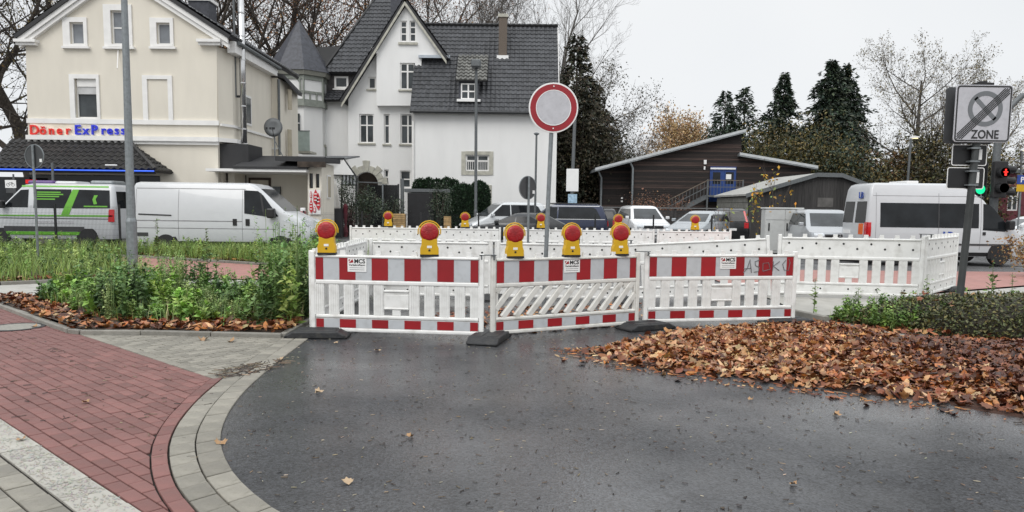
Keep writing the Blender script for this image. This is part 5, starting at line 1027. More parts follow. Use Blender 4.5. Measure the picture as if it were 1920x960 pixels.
for k in range(4, 9):
    a_, b_ = Vector(oc[k % 8]), Vector(oc[(k+1) % 8]); out = ((a_+b_)/2-Vector((tc_.x, 51.6, 0))).normalized()*.05; hgt = zs-.28-zl_
    def beam(s0, h0, s1, h1, w): p_ = a_.lerp(b_, s0)+Vector((0, 0, zl_+h0*hgt))+out*.4; q_ = a_.lerp(b_, s1)+Vector((0, 0, zl_+h1*hgt))+out*.4; MB().bar(p_, q_, .09, w).build('timber', sage, tw_)
    beam(0, 0, 0, 1, .2); beam(0, .04, 1, .04, .16); beam(0, .36, 1, .36, .16); beam(0, .92, 1, .92, .3); beam(.33, 0, .33, .36, .12); beam(.67, 0, .67, .36, .12)
    if k == 6: pass
    if k in (4, 5, 7): 
        for m_ in (.14, .86): beam(m_, .36, m_, .9, .18)
        n_ = 10; c_ = a_.lerp(b_, .5); uu = (b_-a_).normalized(); cc_ = [c_+uu*(.5*math.cos(math.pi*j/n_))+Vector((0, 0, zl_+hgt*.66+.38*math.sin(math.pi*j/n_)))+out*.5 for j in range(n_+1)]
        MB().tube(cc_, .06, 5).build('timber_arch', sage, tw_)
a_, b_ = Vector(oc[4]), Vector(oc[5]); out = ((a_+b_)/2-Vector((tc_.x, 51.6, 0))).normalized(); 
for s in (.2, .4, .6, .8): p_ = a_.lerp(b_, s)+out*.05; MB().bar(p_+Vector((0, 0, zl_+hgt*.45)), p_+Vector((0, 0, zl_+hgt*.85)), .02, .16).build('pane', glass_d, tw_)
w_ = MB(); wbox(w_, 49.85, 551, 213, 562, 253, -.02, .02); w_ = w_.build('window', glass_w, vl); b = MB(); wbox(b, 49.82, 556, 213, 557, 253, -.02, .0); wbox(b, 49.82, 551, 230, 562, 231.5, -.03, -.022); b.build('glazing_bar', trimw, w_)
# wing: roof plane from eaves to ridge
De, Dr = 47.6, 51.5; el, er = W(767, 208, De), W(1046, 210, De); rl_, rr_ = W(785, 50, Dr), W(1058, 50, Dr); xr = (er.x+rr_.x)/2+.1; el.x = rl_.x = W(769, 207, De).x
er.x = W(1048, 210, De).x; rr_.x = er.x+.02; el.z = er.z = (el.z+er.z)/2; rl_.z = rr_.z = (rl_.z+rr_.z)/2
Dw = 48.0
facade('wing_wall', Dw, [(772, 430), (772, 204), (1045, 208), (1041, 430)], [(873, 290, 917, 321)], stucco_w, vl)
xw = W(1043, 300, Dw).x; MB().prism([(xw, Dw+.3, .1), (xw, 56, .1), (xw, 56, el.z-.1), (xw, Dr+1, rl_.z-.35), (xw, Dw+.3, el.z+.1)], (-.3, 0, 0)).build('wing_side_wall', stucco_w, vl)
rf = slab('wing_roof', [el, er, rr_, rl_], .22, roofbase, vl); roof_tiles('roof_tiles', el, er, rl_, rr_, tile_m, rf, .3, .35)
slab('wing_roof', [(rl_.x, Dr, rl_.z), (rr_.x, Dr, rr_.z), (er.x, 57, el.z), (el.x, 57, el.z)], .2, roofbase, vl)
for k in range(26): x0_ = rl_.x+(rr_.x-rl_.x)*k/26; x1_ = rl_.x+(rr_.x-rl_.x)*(k+1.1)/26; MB().tube([(x0_, Dr, rl_.z+.08), (x1_, Dr, rl_.z+.12)], .12, 6).build('ridge_tile', tile_m, rf)
MB().prism([(er.x-.01, De, el.z-.12), (er.x-.01, De, el.z+.05), (rr_.x-.01, Dr, rl_.z+.05), (rr_.x-.01, Dr, rl_.z-.15)], (.07, 0, 0)).build('verge_board', trimw, vl)
MB().tube([(el.x, De-.1, el.z-.06), (er.x, De-.1, el.z-.06)], .1, 8).build('gutter', dark_st, vl); MB().tube([(el.x+.15, De-.1, el.z-.1), (el.x+.15, Dw-.08, el.z-.6), (el.x+.15, Dw-.08, .2)], .07, 8).build('downpipe', trimw, vl)
pf = W(838, 106, 49.5); MB().box(W(785, 106, 49.5).x, pf.x+.2, 49.36, 49.54, pf.z-.12, pf.z+.06).build('flashing', mat('zinc', (.42, .46, .5), .4, .4), vl)
window(vl, Dw, (873, 290, 917, 321), 2, (.62,), fw_=.1, y=.08, sill=False); b = MB(); wbox(b, Dw, 865, 284, 873, 328, -.05, -.002); wbox(b, Dw, 917, 284, 925, 328, -.05, -.002); wbox(b, Dw, 873, 284, 917, 290, -.05, -.002); wbox(b, Dw, 873, 321, 917, 328, -.05, -.002); b.build('stone_surround', stone_m, vl)
b = MB(); wbox(b, Dw, 912, 347, 922, 400, -.05, -.002); b.build('stone_strip', stone_m, vl)
for k in range(12):
    if k != 6: x = 874.5+k*3.6; b = MB(); wbox(b, Dw, x, 300, x+1, 320, .02, .05); b.build('window_bar', trimw, vl)
# dormer
sl_ = lambda y: el.z+(rl_.z-el.z)*(y-De)/(Dr-De)
dx0, dx1 = W(860, 170, 48.1).x, W(897, 170, 48.1).x; zd0, zd1 = W(880, 188, 48.05).z, W(880, 152, 48.05).z; yd = 48.05
MB().prism([(dx0, yd, zd0), (dx0, yd, zd1), (dx0, yd+2.2, zd1+.6), (dx0, yd+1.5, zd1)], (dx1-dx0, 0, 0)).build('dormer_body', slate_m, vl)
w_ = window(vl, yd-.14, (864, 156, 892, 186), 2, (.5,), fw_=.08, y=.06, sill=False)
b = MB(); wbox(b, yd-.1, 857, 187, 901, 191, -.25, .1); b.build('dormer_flashing', whitep, vl)
dl, dr_ = (dx0-.15, yd-.3, zd1), (dx1+.55, yd-.3, zd1); zt2 = sl_(yd+2.0)+.1; rf = slab('dormer_roof', [dl, dr_, (dx1+.55, yd+2.0, zt2), (dx0-.15, yd+2.0, zt2)], .1, roofbase, vl)
roof_tiles('roof_tiles', dl, dr_, (dx0-.15, yd+2.0, zt2), (dx1+.55, yd+2.0, zt2), mat('lighter_tile', (.15, .15, .14), .6, var=.3, sc=4, attr='Col'), rf, .3, .36, .09)
c = W(943, 65, 50.3); MB().box(c.x-.27, c.x+.27, 50.0, 50.6, sl_(50)-.4, W(943, 34, 50.3).z).build('chimney', mat('brown_brick', (.13, .105, .085), .85, var=.3, sc=20), vl); MB().box(c.x-.33, c.x+.33, 49.94, 50.66, W(943, 34, 50.3).z, W(943, 28, 50.3).z).build('chimney_cap', stone_m, vl); MB().box(c.x-.38, c.x+.38, 49.9, 50.1, sl_(50.0)-.1, sl_(50.0)+.16).build('flashing', whitep, vl)
# glass-fronted balcony of the tower
ba = W(567, 265, 47); bp0, bp1 = W(553, 246, 47), W(581, 283, 47); bal = MB().box(bp0.x, bp1.x, 47, 48.6, bp1.z-.12, bp1.z).build('balcony_slab', stone_m, vl); MB().box(bp0.x, bp1.x, 46.98, 47.0, bp1.z, bp0.z).build('balcony_glass', mat('frosted_glass', (.38, .45, .42), .3, var=.1), bal); MB().box(bp0.x-.02, bp1.x+.02, 46.96, 47.03, bp0.z, bp0.z+.05).build('handrail', galv, bal)
# ---------------------------------------------------------------- dark timber hall
D = 52.0; P = pl(D)
hl = thing('timber_hall', 'dark stained timber hall with slanting roof and blue door', 'building', (W(1320, 440, D).x, D, .14), world=True)
MB().prism([P(*p) for p in [(1184, 425), (1184, 300), (1390, 249), (1390, 291), (1520, 313), (1520, 425)]], (0, .3, 0)).build('wall_core', roofbase, hl)
MB().prism([W(*p, 53.2) for p in [(1124, 425), (1124, 318), (1186, 301), (1186, 425)]], (0, .3, 0)).build('wall_core', roofbase, hl)
def boards(name, D_, poly, bh, m, par):
    P_ = [W(*p, D_) for p in poly]; p2 = [(p.x, p.z) for p in P_]; lo = min(p[1] for p in p2); hi = max(p[1] for p in p2); V, F, C = [], [], []; z = lo; r2 = random.Random(5)
    while z < hi:
        q = clip(clip(p2, (0, z+.008), (0, 1)), (0, z+bh), (0, -1))
        if len(q) > 2 and area(q) > .005:
            n = len(V)//1; k = len(q); c = .45+2.2*r2.random()**3; lean = .02
            V += [(x, D_-.012-lean*(1-(zz-z)/bh), zz) for x, zz in q]+[(x, D_-.001, zz) for x, zz in q]; C += [c]*(2*k)
            F += [list(range(n, n+k))]+[[n+i, n+(i+1) % k, n+k+(i+1) % k, n+k+i] for i in range(k)]
        z += bh
    off = OFF[par.name]; me = bpy.data.meshes.new(name); me.from_pydata([tuple(Vector(v)-off) for v in V], [], F); a = me.color_attributes.new('Col', 'FLOAT_COLOR', 'POINT'); a.data.foreach_set('color', np.repeat(np.array(C), 4).astype(np.float32)); me.update()
    o = mkobj(name, me, m, par); o['kind'] = 'stuff'; return o
boards('cladding_boards', D, [(1184, 425), (1184, 300), (1390, 249), (1390, 291), (1520, 313), (1520, 425)], .14, wood_d, hl); boards('cladding_boards', 53.2, [(1124, 425), (1124, 318), (1186, 301), (1186, 425)], .14, wood_d, hl)
a_, b_ = W(1116, 316, 51.5), W(1399, 243, 51.5); MB().prism([a_, b_, b_+Vector((0, 0, -.2)), a_+Vector((0, 0, -.2))], (0, 9, 0)).build('roof', mat('zinc_roof', (.3, .32, .33), .5, .3, var=.15), hl); MB().prism([a_+Vector((0, -.03, .05)), b_+Vector((0, -.03, .05)), b_+Vector((0, -.03, -.12)), a_+Vector((0, -.03, -.12))], (0, .03, 0)).build('fascia', mat('pale_fascia', (.5, .52, .53), .5), hl)
a_, b_ = W(1387, 287, 51.5), W(1534, 312, 51.5); MB().prism([a_, b_, b_+Vector((0, 0, -.2)), a_+Vector((0, 0, -.2))], (0, 9, 0)).build('roof', MT['zinc_roof'], hl); MB().prism([a_+Vector((0, -.03, .05)), b_+Vector((0, -.03, .05)), b_+Vector((0, -.03, -.12)), a_+Vector((0, -.03, -.12))], (0, .03, 0)).build('fascia', MT['pale_fascia'], hl)
for px, D_ in ((1187, 51.8), (1128, 53.0)): a_ = W(px, 302 if px > 1150 else 320, D_); MB().tube([(a_.x-.25, D_-.1, a_.z), (a_.x, D_-.05, a_.z-.5), (a_.x, D_-.05, .2)], .07, 8).build('downpipe', galv, hl)
bl_ = mat('door_blue', (.015, .05, .2), .45, var=.1)
b = MB(); wbox(b, D, 1329, 313, 1380, 378, -.1, -.03); dr = b.build('door_frame', bl_, hl)
for a, c in ((1332, 1352), (1356, 1377)):
    b = MB(); wbox(b, D, a, 322, c, 376, -.13, -.105); lf = b.build('door_leaf', bl_, dr); b = MB(); wbox(b, D, a+3, 323, c-2, 345, -.14, -.131); b.build('pane', glass_d, lf)
b = MB(); wbox(b, D, 1331, 315, 1378, 317.5, -.2, -.131); b.build('door_strip_light', whitep, dr); b = MB(); wbox(b, D, 1360, 327, 1370, 336, -.15, -.141); b.build('notice', whitep, dr)
b = MB(); wbox(b, D, 1319, 300, 1324, 308, -.15, -.03); b.build('wall_lamp', whitep, hl); b = MB(); wbox(b, D, 1319, 312, 1322, 318, -.1, -.03); b.build('wall_box', whitep, hl); b = MB(); wbox(b, 53.2, 1164, 370, 1167.5, 373, -.1, -.02); wbox(b, 53.2, 1164, 376, 1167.5, 379, -.1, -.02); b.build('wall_box', whitep, hl)
# steel stair up to the blue door
Ds = 50.6; st = thing('steel_stair', 'grey steel outdoor stair with railings leading up to the blue door', 'stairs', (W(1330, 440, Ds).x, Ds, .14), world=True)
p0, p1, zp = W(1326, 366, Ds), W(1392, 366, Ds), W(1340, 366, Ds).z; wood_s = mat('stair_wood', (.16, .13, .1), .8, var=.3)
MB().box(p0.x, p1.x, Ds-.1, 51.8, zp-.12, zp).build('landing', galv_d, st); f0 = W(1246, 398, Ds)
for k in range(12): t = k/12; x = p0.x+(f0.x-p0.x)*t; z = zp+(f0.z-.3-zp)*t; MB().box(x-.2, x+.1, Ds, 51.4, z-.22, z-.18).build('tread', galv_d, st)
for yy in (Ds, 51.3): MB().bar((p0.x, yy, zp-.1), (f0.x, yy, f0.z-.4), .05, .25).build('stringer', galv_d, st)
for yy in (Ds-.05,):
    for dz in (1.0, .55): MB().bar((p1.x, yy, zp+dz), (p0.x, yy, zp+dz), .05, .05).bar((p0.x, yy, zp+dz), (f0.x, yy, f0.z-.3+dz), .05, .05).build('handrail', wood_s if dz > .9 else galv_d, st)
    for k in range(12): x = p0.x+(p1.x-p0.x)*k/11; MB().box(x-.012, x+.012, yy-.012, yy+.012, zp, zp+1.0).build('baluster', galv_d, st)
    for k in range(1, 13): t = k/12; x = p0.x+(f0.x-p0.x)*t; z = zp+(f0.z-.3-zp)*t; MB().box(x-.012, x+.012, yy-.012, yy+.012, z, z+1.0).build('baluster', galv_d, st)
for x in (p0.x, p1.x): MB().box(x-.05, x+.05, Ds-.06, Ds+.04, .14, zp+1.05).build('post', galv_d, st)
# weathered plank shed
Df = 40.0; sh = thing('plank_shed', 'weathered black plank shed with a pale flat-pitched roof', 'shed', (W(1500, 440, Df).x, Df, .14), world=True)
e0 = W(1402, 367, Df); rd0, rd1 = W(1530, 329, Df), W(1576, 330, Df); e1 = W(1632, 352, Df)
out = [(e0.x+.1, .14), (e0.x+.1, e0.z), (rd0.x, rd0.z), (rd1.x, rd1.z), (e1.x-.1, e1.z), (e1.x-.1, .14)]
MB().prism([(x, Df+.05, z-.05 if z > 1 else z) for x, z in out], (0, 6, 0)).build('shed_core', roofbase, sh)
x = e0.x+.1
while x < e1.x-.15:
    w_ = rnd.uniform(.14, .24); q = clip(clip(out, (x+.006, 0), (1, 0)), (x+w_, 0), (-1, 0))
    if len(q) > 2: yo = rnd.uniform(0, .015); MB().prism([(a, Df-.025+yo, z) for a, z in q], (0, .045-yo, 0)).build('plank', wood_g, sh)
    x += w_
rfm = mat('pale_bitumen', (.36, .36, .34), .8, var=.15, sc=2, dirt=.3); 
for p_, q_ in (((e0.x-.15, e0.z-.03), (rd0.x, rd0.z)), ((rd0.x, rd0.z), (rd1.x, rd1.z)), ((rd1.x, rd1.z), (e1.x+.2, e1.z-.05))):
    MB().prism([(p_[0], Df-.2, p_[1]+.02), (q_[0], Df-.2, q_[1]+.02), (q_[0], Df-.2, q_[1]+.12), (p_[0], Df-.2, p_[1]+.12)], (0, 6.4, 0)).build('roof', rfm, sh)
    MB().prism([(p_[0], Df-.23, p_[1]-.08), (q_[0], Df-.23, q_[1]-.08), (q_[0], Df-.23, q_[1]+.14), (p_[0], Df-.23, p_[1]+.14)], (0, .03, 0)).build('verge_trim', galv_d, sh)
b = MB(); wbox(b, Df, 1532, 371, 1562, 388, -.03, -.026); b.build('faded_patch', mat('faded_board', (.1, .095, .09), .8, var=.3), sh)
for k in range(7): z = .3+k*.3; MB().box(e0.x-.02, e0.x+.08, Df+.1, Df+5.9, z, z+.28).build('side_board', mat('grey_green_board', (.2, .2, .18), .8, var=.3, orand=.2), sh)
# low black plank fence behind the parked cars
pf = thing('plank_fence', 'low black horizontal plank fence behind the parked cars', 'fence', (W(1250, 440, 41.5).x, 41.5, .14), world=True); x0, x1 = W(1105, 440, 41.5).x, W(1425, 440, 41.5).x; ztop = W(1250, 393, 41.5).z
n = 9
for s in range(6):
    xa, xb = x0+(x1-x0)*s/6, x0+(x1-x0)*(s+1)/6; MB().box(xa-.06, xa+.06, 41.45, 41.6, .14, ztop+.05).build('post', wood_g, pf)
    for k in range(n): z = .18+(ztop-.2)*k/n; MB().box(xa+.07, xb-.07, 41.47+.02*(k % 2), 41.52+.02*(k % 2), z, z+(ztop-.2)/n-.02).build('plank', wood_g, pf)
MB().box(x0, x1, 41.38, 41.65, ztop+.06, ztop+.12).build('top_board', mat('cap_grey', (.15, .15, .15), .7), pf)
# grey street cabinet
D = 29.3; a_, b_ = W(1433, 452, D), W(1506, 393, D); cb = thing('street_cabinet', 'pale grey electrical cabinet behind the wire fence', 'cabinet', ((a_.x+b_.x)/2, D, 0), world=True); cm = mat('cabinet_grey', (.5, .51, .5), .6, var=.05, sc=3, dirt=.15)
MB().box(a_.x, b_.x, D, D+.5, .02, b_.z).build('housing', cm, cb, bev=.02); MB().box(a_.x-.03, b_.x+.03, D-.04, D+.54, b_.z+.001, b_.z+.07).build('lid', cm, cb, bev=.015); xm = a_.x+(b_.x-a_.x)*.53; zk = b_.z-.42
for q0, q1 in ((a_.x+.02, xm-.01), (xm+.01, b_.x-.02)):
    MB().box(q0, q1, D-.025, D-.001, .12, zk-.01).build('door', cm, cb, bev=.006); MB().box(q0, q1, D-.025, D-.001, zk+.01, b_.z-.02).build('upper_panel', cm, cb, bev=.006); MB().box(q0+.12, q0+.2, D-.03, D-.0255, b_.z-.12, b_.z-.08).build('sticker', wood_l, cb)
for q0 in (a_.x+.12, xm+.05): MB().box(q0, q0+.05, D-.05, D-.0255, zk-.42, zk-.12).build('handle', black_pl, cb)
# wire mesh fences
def mesh_fence(label, pa, pb, D, zt, zb=0.08, step=.05, post=2.5):
    xa, xb = W(pa, 440, D).x, W(pb, 440, D).x; t = thing('wire_fence', label, 'fence', ((xa+xb)/2, D, 0), world=True); n = max(1, round((xb-xa)/post))
    for k in range(n+1): x = xa+(xb-xa)*k/n; g0 = gz(x, D); MB().box(x-.03, x+.03, D-.02, D+.04, g0-.03, zt+.06).build('post', black_pl, t)
    for k in range(n):
        x0_, x1_ = xa+(xb-xa)*k/n+.03, xa+(xb-xa)*(k+1)/n-.03; b = MB(); m_ = int((x1_-x0_)/step)
        for i in range(m_+1): x = x0_+(x1_-x0_)*i/m_; b.box(x-.0016, x+.0016, D-.03, D-.022, zb, zt)
        z = zb
        while z < zt+.01: b.box(x0_, x1_, D-.038, D-.03, z-.002, z+.002); z += .2
        b.build('mesh_panel', dark_st, t)
    return t
mesh_fence('dark wire mesh fence between the road and the car park', 570, 1552, 31.9, 1.38); mesh_fence('dark wire mesh fence at far left in front of the green and white minibus', -15, 225, 27.6, 1.55)
# low white picket fence at the far left
wf = thing('picket_fence', 'low white picket fence at the left edge behind the minibus', 'fence', (W(10, 440, 31).x, 32, 0), world=True)
for k in range(14): x = W(-12, 440, 32).x+k*.13; MB().prism([(x, 32, .1), (x+.09, 32, .1), (x+.09, 32, 1.3), (x+.045, 32, 1.4), (x, 32, 1.3)], (0, .03, 0)).build('picket', whitep, wf)
MB().box(W(-12, 440, 32).x, W(-12, 440, 32).x+1.9, 32.03, 32.06, .9, 1.0).build('rail', whitep, wf)
# ---------------------------------------------------------------- beer garden between the houses
D = 44.0
def panel(name, label, cat, px0, py0, px1, py1, D, dep, m, bev=.01):
    a_, b_ = W(px0, py1, D), W(px1, py0, D); o = MB().box(a_.x, b_.x, D, D+dep, gz(a_.x, D) if py1 > 405 else a_.z, b_.z).build(name, m, None, bev); return prop(o, label, cat)
def garden(name, label, cat, px, D): p = W(px, 440, D); return thing(name, label, cat, (p.x, D, gz(p.x, D)), world=True)
t = garden('privacy_screen', 'black glass privacy screen behind the potted olive trees', 'screen', 730, 43)
for a, c in ((691, 717.5), (719, 746.5)):
    b = MB(); wbox(b, 43, a, 347, c, 424, 0, .04); b.build('panel', mat('black_glass', (.01, .011, .012), .15, var=.3), t)
for px in (690, 718, 747): p = W(px, 400, 43); MB().box(p.x-.04, p.x+.04, 42.95, 43.1, .14, W(px, 345, 43).z).build('post', galv if px == 718 else dark_st, t)
a_, b_ = W(640, 342, 42), W(712, 345, 42); t2 = garden('pergola', 'glazed white pergola roof leaning on black frames by the arch door', 'pergola', 650, 43)
for i in range(6):
    s = i/5; p = W(645, 299, 44).lerp(W(667, 335, 41), s) if False else None
A0, A1, B0, B1 = W(606, 300, 40), W(644, 298, 40), W(630, 352, 40), W(667, 334, 40)
MB().prism([W(618, 327, 39.9), W(644, 299, 39.9), W(664, 328, 39.9)], (0, .05, 0)).build('white_sail', whitep, t2); MB().prism([W(622, 329, 40.1), W(642, 329, 40.1), W(640, 395, 40.1), W(624, 395, 40.1)], (0, .05, 0)).build('white_panel', whitep, t2)
MB().prism([W(644, 300, 40), W(668, 331, 40), W(668, 347, 40), W(641, 347, 40)], (0, .03, 0)).build('glazing', mat('milky_glass', (.55, .57, .6), .4, var=.1), t2)
for (p, q) in (((582, 297), (646, 297)), ((644, 297), (669, 332)), ((641, 347), (669, 347)), ((644, 298), (641, 347)), ((650, 306), (648, 347)), ((656, 314), (655, 347)), ((662, 322), (661, 347)), ((641, 347), (640, 440)), ((668, 333), (668, 440)), ((622, 328), (642, 328))): MB().bar(W(*p, 39.95), W(*q, 39.95), .07, .07).build('frame_bar', dark_st, t2)
MB().prism([W(582, 297, 40), W(646, 297, 40), W(646, 297, 40)+Vector((0, 4, .4)), W(582, 297, 40)+Vector((0, 4, .4))], (0, 0, -.08)).build('roof', galv_d, t2)
MB().bar(W(640, 340, 41), W(716, 343, 41), .06, .06).build('awning_beam', galv_d, t2)
p = W(628, 400, 38); um = thing('parasol', 'closed white parasol beside the annex', 'parasol', (p.x, 38, .14)); zt = W(627, 340, 38).z-.14; zb = W(628, 392, 38).z-.14
MB().tube([(0, 0, 0), (0, 0, zt)], .025, 8).build('pole', galv, um); c8 = MB(); n = 12
for i, (r, s) in enumerate(((.03, 1.0), (.1, .9), (.2, .5), (.3, .06), (.26, .0))):
    for k in range(n): a = 2*math.pi*k/n; rr3 = r*(1 if k % 2 else .7); c8.v.append((rr3*math.cos(a), rr3*math.sin(a), zb+(zt-zb)*s))
for i in range(4):
    for k in range(n): c8.f.append([i*n+k, i*n+(k+1) % n, (i+1)*n+(k+1) % n, (i+1)*n+k])
c8.build('folded_canopy', mat('canvas', (.62, .6, .56), .8, var=.1), um); MB().box(-.3, .3, -.3, .3, 0, .1).build('base', black_pl, um)
panel('garden_shed', 'small black garden hut beside the clipped hedges', 'hut', 764, 362, 808, 430, 41, 1.6, mat('black_hut', (.012, .012, .014), .6, var=.3)); 
panel('hut_roof', 'flat grey roof slab resting on posts over the black hut', 'roof slab', 758, 355, 860, 360, 42, 2.0, galv_d)
panel('grey_post', 'grey weathered post right of the black glass screen', 'post', 751, 335, 757, 430, 42, .15, galv_d)
for i, (a, t0, c, t1, lb) in enumerate(((737, 400, 759, 426, 'left of the black hut'), (832, 405, 845, 428, 'right of the black hut beside the hedge'))):
    t = garden('slatted_crate', 'light wooden slatted planter box '+lb, 'planter', (a+c)/2, 39); A_, B_ = W(a, t1, 39), W(c, t0, 39)
    for k in range(7): z = A_.z+(B_.z-A_.z)*k/7; MB().box(A_.x, B_.x, 39, 39.04, z, z+(B_.z-A_.z)/7-.02).build('slat', wood_l, t)
    MB().box(A_.x+.02, B_.x-.02, 39.05, 39.6, .14, B_.z-.05).build('box_body', wood_l, t)
p = W(648, 420, 36.5); q = MB().lathe([(.09, 0), (.14, .25), (.05, .6), (.1, 1.0), (.12, 1.5), (.05, 1.62)], n=10).build('folded_red_parasol', mat('wine_red', (.12, .02, .03), .8, var=.3), None); q.location = (p.x, 36.5, .14); prop(q, 'folded wine red parasol beside the garden fence', 'parasol')
p = W(568+0, 400, 32.6); q = MB().box(-.1, .1, -.08, .08, 0, 1.55).build('striped_bollard', whitep, None, .02); q.location = (p.x, 32.6, 0); prop(q, 'white bollard with a red stripe at the annex front', 'bollard'); q2 = MB().box(-.105, .105, -.085, .085, 1.1, 1.4).build('red_band', signred, q); q2.location = (0, 0, 0)
panel('bin', 'dark bin standing beside the closed white parasol', 'bin', 622, 391, 640, 430, 36, .5, mat('bin_black', (.03, .03, .033), .5)) 
# dark red building at the far right
D = 62; t = thing('red_building', 'dark red flat-roofed building at the right edge', 'building', (W(1920, 440, D).x, D, .14), world=True); rb = mat('wine_render', (.13, .03, .04), .8, var=.1)
facade('wall', D, [(1868, 420), (1868, 324), (2080, 326), (2080, 420)], [(1888, 350, 1912, 395)], rb, t); b = MB(); wbox(b, D, 1864, 320, 2084, 324, -.3, 8); b.build('roof', galv_d, t); window(t, D, (1888, 350, 1912, 395), 2, (.6,), fw_=.1, sill=False, y=.1); A_ = W(1868, 420, D); MB().box(A_.x, A_.x+.3, D+.31, D+8, .1, W(1868, 324, D).z).build('side_wall', rb, t)
p = W(1916, 345, 30); t = thing('parking_sign', 'small blue and yellow sign on a post at the right edge', 'sign', (p.x, 30, 0)); MB().tube([(0, .04, 0), (0, .04, p.z+.4)], .03, 8).build('post', galv, t); MB().box(-.2, .2, -.01, .01, p.z+.0, p.z+.35).build('blue_plate', blu, t); MB().box(-.2, .2, -.01, .01, p.z-.3, p.z-.02).build('yellow_plate', yellow_pl, t); text('lettering', 'P', .3, whitep, t, (0, -.014, p.z+.07), ext=.002, bold=.006)
# ================================================================ VEGETATION
def grow(seed, H, r0, nb=(9, 6, 5, 4), ang=(48, 45, 42, 40), ratio=(.55, .52, .5, .5), up=.12, wig=.13, first=.28, droop=0):
    r_ = random.Random(seed); segs, tips = [], []
    def br(p, d, L_, r, lev):
        n = 6 if lev == 0 else (4 if lev < 3 else 2); pts, rs, ds = [p], [r], [d]
        for i in range(n):
            d = (d+Vector((r_.gauss(0, wig), r_.gauss(0, wig), r_.gauss(0, wig*.6)+(up if lev > 0 else .05)-(droop if lev > 1 else 0)))).normalized(); p = p+d*(L_/n); pts.append(p); rs.append(max(.006, r*(1-.8*(i+1)/n))); ds.append(d)
        segs.append((pts, rs, lev))
        if lev < len(nb):
            a0 = r_.random()*6.28
            for k in range(nb[lev]):
                t = first+(1-first)*(k+r_.random())/nb[lev]; f = t*n; i = min(n-1, int(f)); q = pts[i].lerp(pts[i+1], f-i); dd = ds[i+1]
                az = a0+k*2.4+r_.gauss(0, .3); an = R(ang[lev]+r_.gauss(0, 8)); e = dd.orthogonal().normalized(); e = Matrix.Rotation(az, 3, dd) @ e
                br(q, (dd*math.cos(an)+e*math.sin(an)).normalized(), L_*ratio[lev]*(1.15-.5*t)*r_.uniform(.8, 1.15), max(.007, rs[i]*.55), lev+1)
        else: tips.append(tuple(pts[-1])); tips.append(tuple(pts[1]))
    br(Vector((0, 0, 0)), Vector((0, 0, 1)), H*.78, r0, 0); return segs, np.array(tips)
def raw(b, name, m, par):
    me = bpy.data.meshes.new(name); me.from_pydata(b.v, [], b.f); me.update(); return mkobj(name, me, m, par)
TREES = {}
def leaf_cloud(tips, n, size, pal, spread=.25, jit=.3, flat=.9):
    idx = rng.integers(0, len(tips), n); c = tips[idx]+rng.normal(0, spread, (n, 3)); return (c, rotm(rng.random(n)*6.28, rng.normal(0, flat, n), rng.normal(0, flat, n)), size*rng.uniform(.6, 1.3, n), LEAF_V, LEAF_F, pick(pal, n, jit))
def tree(label, px, D, H, r0, seed, leaves=None, m=bark, group='bare trees behind the houses', name='bare_tree', dx=0, **kw):
    p = W(px, 440, D); t = thing(name, label, 'tree', (p.x, D, gz(p.x, D)), rnd.random()*6.28, group); key = (seed, H)
    if key not in TREES:
        segs, tips = grow(seed, H, r0, **kw); a, b = MB(), MB()
        for pts, rs, lev in segs: (a if lev < 2 else b).tube(pts, rs, 8 if lev == 0 else (5 if lev < 2 else 3), caps=False)
        TREES[key] = (a, b, tips)
    a, b, tips = TREES[key]; raw(a, 'trunk', m, t); cr_ = raw(b, 'crown', m, t)
    if leaves: mkobj('foliage', scatter_mesh('foliage', [leaf_cloud(tips, *leaves)]), leafm, t)
    return t
BR = [(.2, .085, .04), (.26, .12, .05), (.14, .06, .035), (.3, .17, .07)]; YL = [(.22, .17, .06), (.28, .2, .07), (.16, .14, .06), (.12, .1, .04)]; DG = [(.026, .046, .03), (.036, .06, .034), (.02, .034, .024), (.05, .066, .036)]
tree('big tree with tan leaves at the left edge beyond the cream house', -25, 44, 24, .5, 11, (9000, .17, YL, .35), nb=(13, 8, 6, 4), first=.15); tree('tall leafy tree behind the left eaves of the cream house', 70, 52, 26, .5, 12, (8000, .17, YL, .35), nb=(12, 8, 6, 4), first=.15)
tree('tree with ochre leaf remnants behind the cream house ridge', 160, 60, 27, .5, 13, (3500, .17, YL, .3)); 
tree('large brown-leaved tree right of the steel flue', 465, 62, 30, .6, 21, (6000, .2, BR, .5), nb=(13, 8, 6, 4), first=.18); tree('brown tree filling the gap above the pointed tower', 565, 66, 29, .55, 22, (9000, .2, BR, .5), nb=(13, 8, 6, 4), first=.18)
tree('rust-brown tree behind the steep villa roof', 650, 69, 30, .55, 21, (14000, .2, BR, .5), nb=(13, 8, 6, 4), first=.18); tree('brown tree behind the chimney of the cream house', 390, 60, 29, .55, 22, (5000, .2, BR, .5), nb=(13, 8, 6, 4), first=.18)
tree('brown-leaved tree peeking over the villa gable', 745, 72, 27, .5, 23, (9000, .2, BR, .45), nb=(13, 8, 6, 4), first=.2)
for px, D_, H_, sd, lb in ((835, 66, 23, 31, 'bare fine-twigged tree over the villa roof beside the gable'), (915, 70, 23.5, 32, 'bare upright tree behind the wing chimney'), (1000, 66, 24, 34, 'bare tree rising behind the middle of the wing roof'), (1056, 62, 21, 33, 'tall bare tree at the right end of the villa roof')):
    tree(lb, px, D_, H_, .28, sd, None, bark_g, nb=(13, 8, 6, 5), up=.16, ang=(38, 38, 38, 38), ratio=(.46, .5, .5, .5), wig=.1, first=.2)
tree('leafy half-bare tree beside the right villa corner', 1105, 58, 12.5, .22, 41, (5200, .16, [(.05, .04, .025), (.08, .06, .03), (.04, .045, .02)], .3), nb=(11, 7, 5, 4), first=.1)
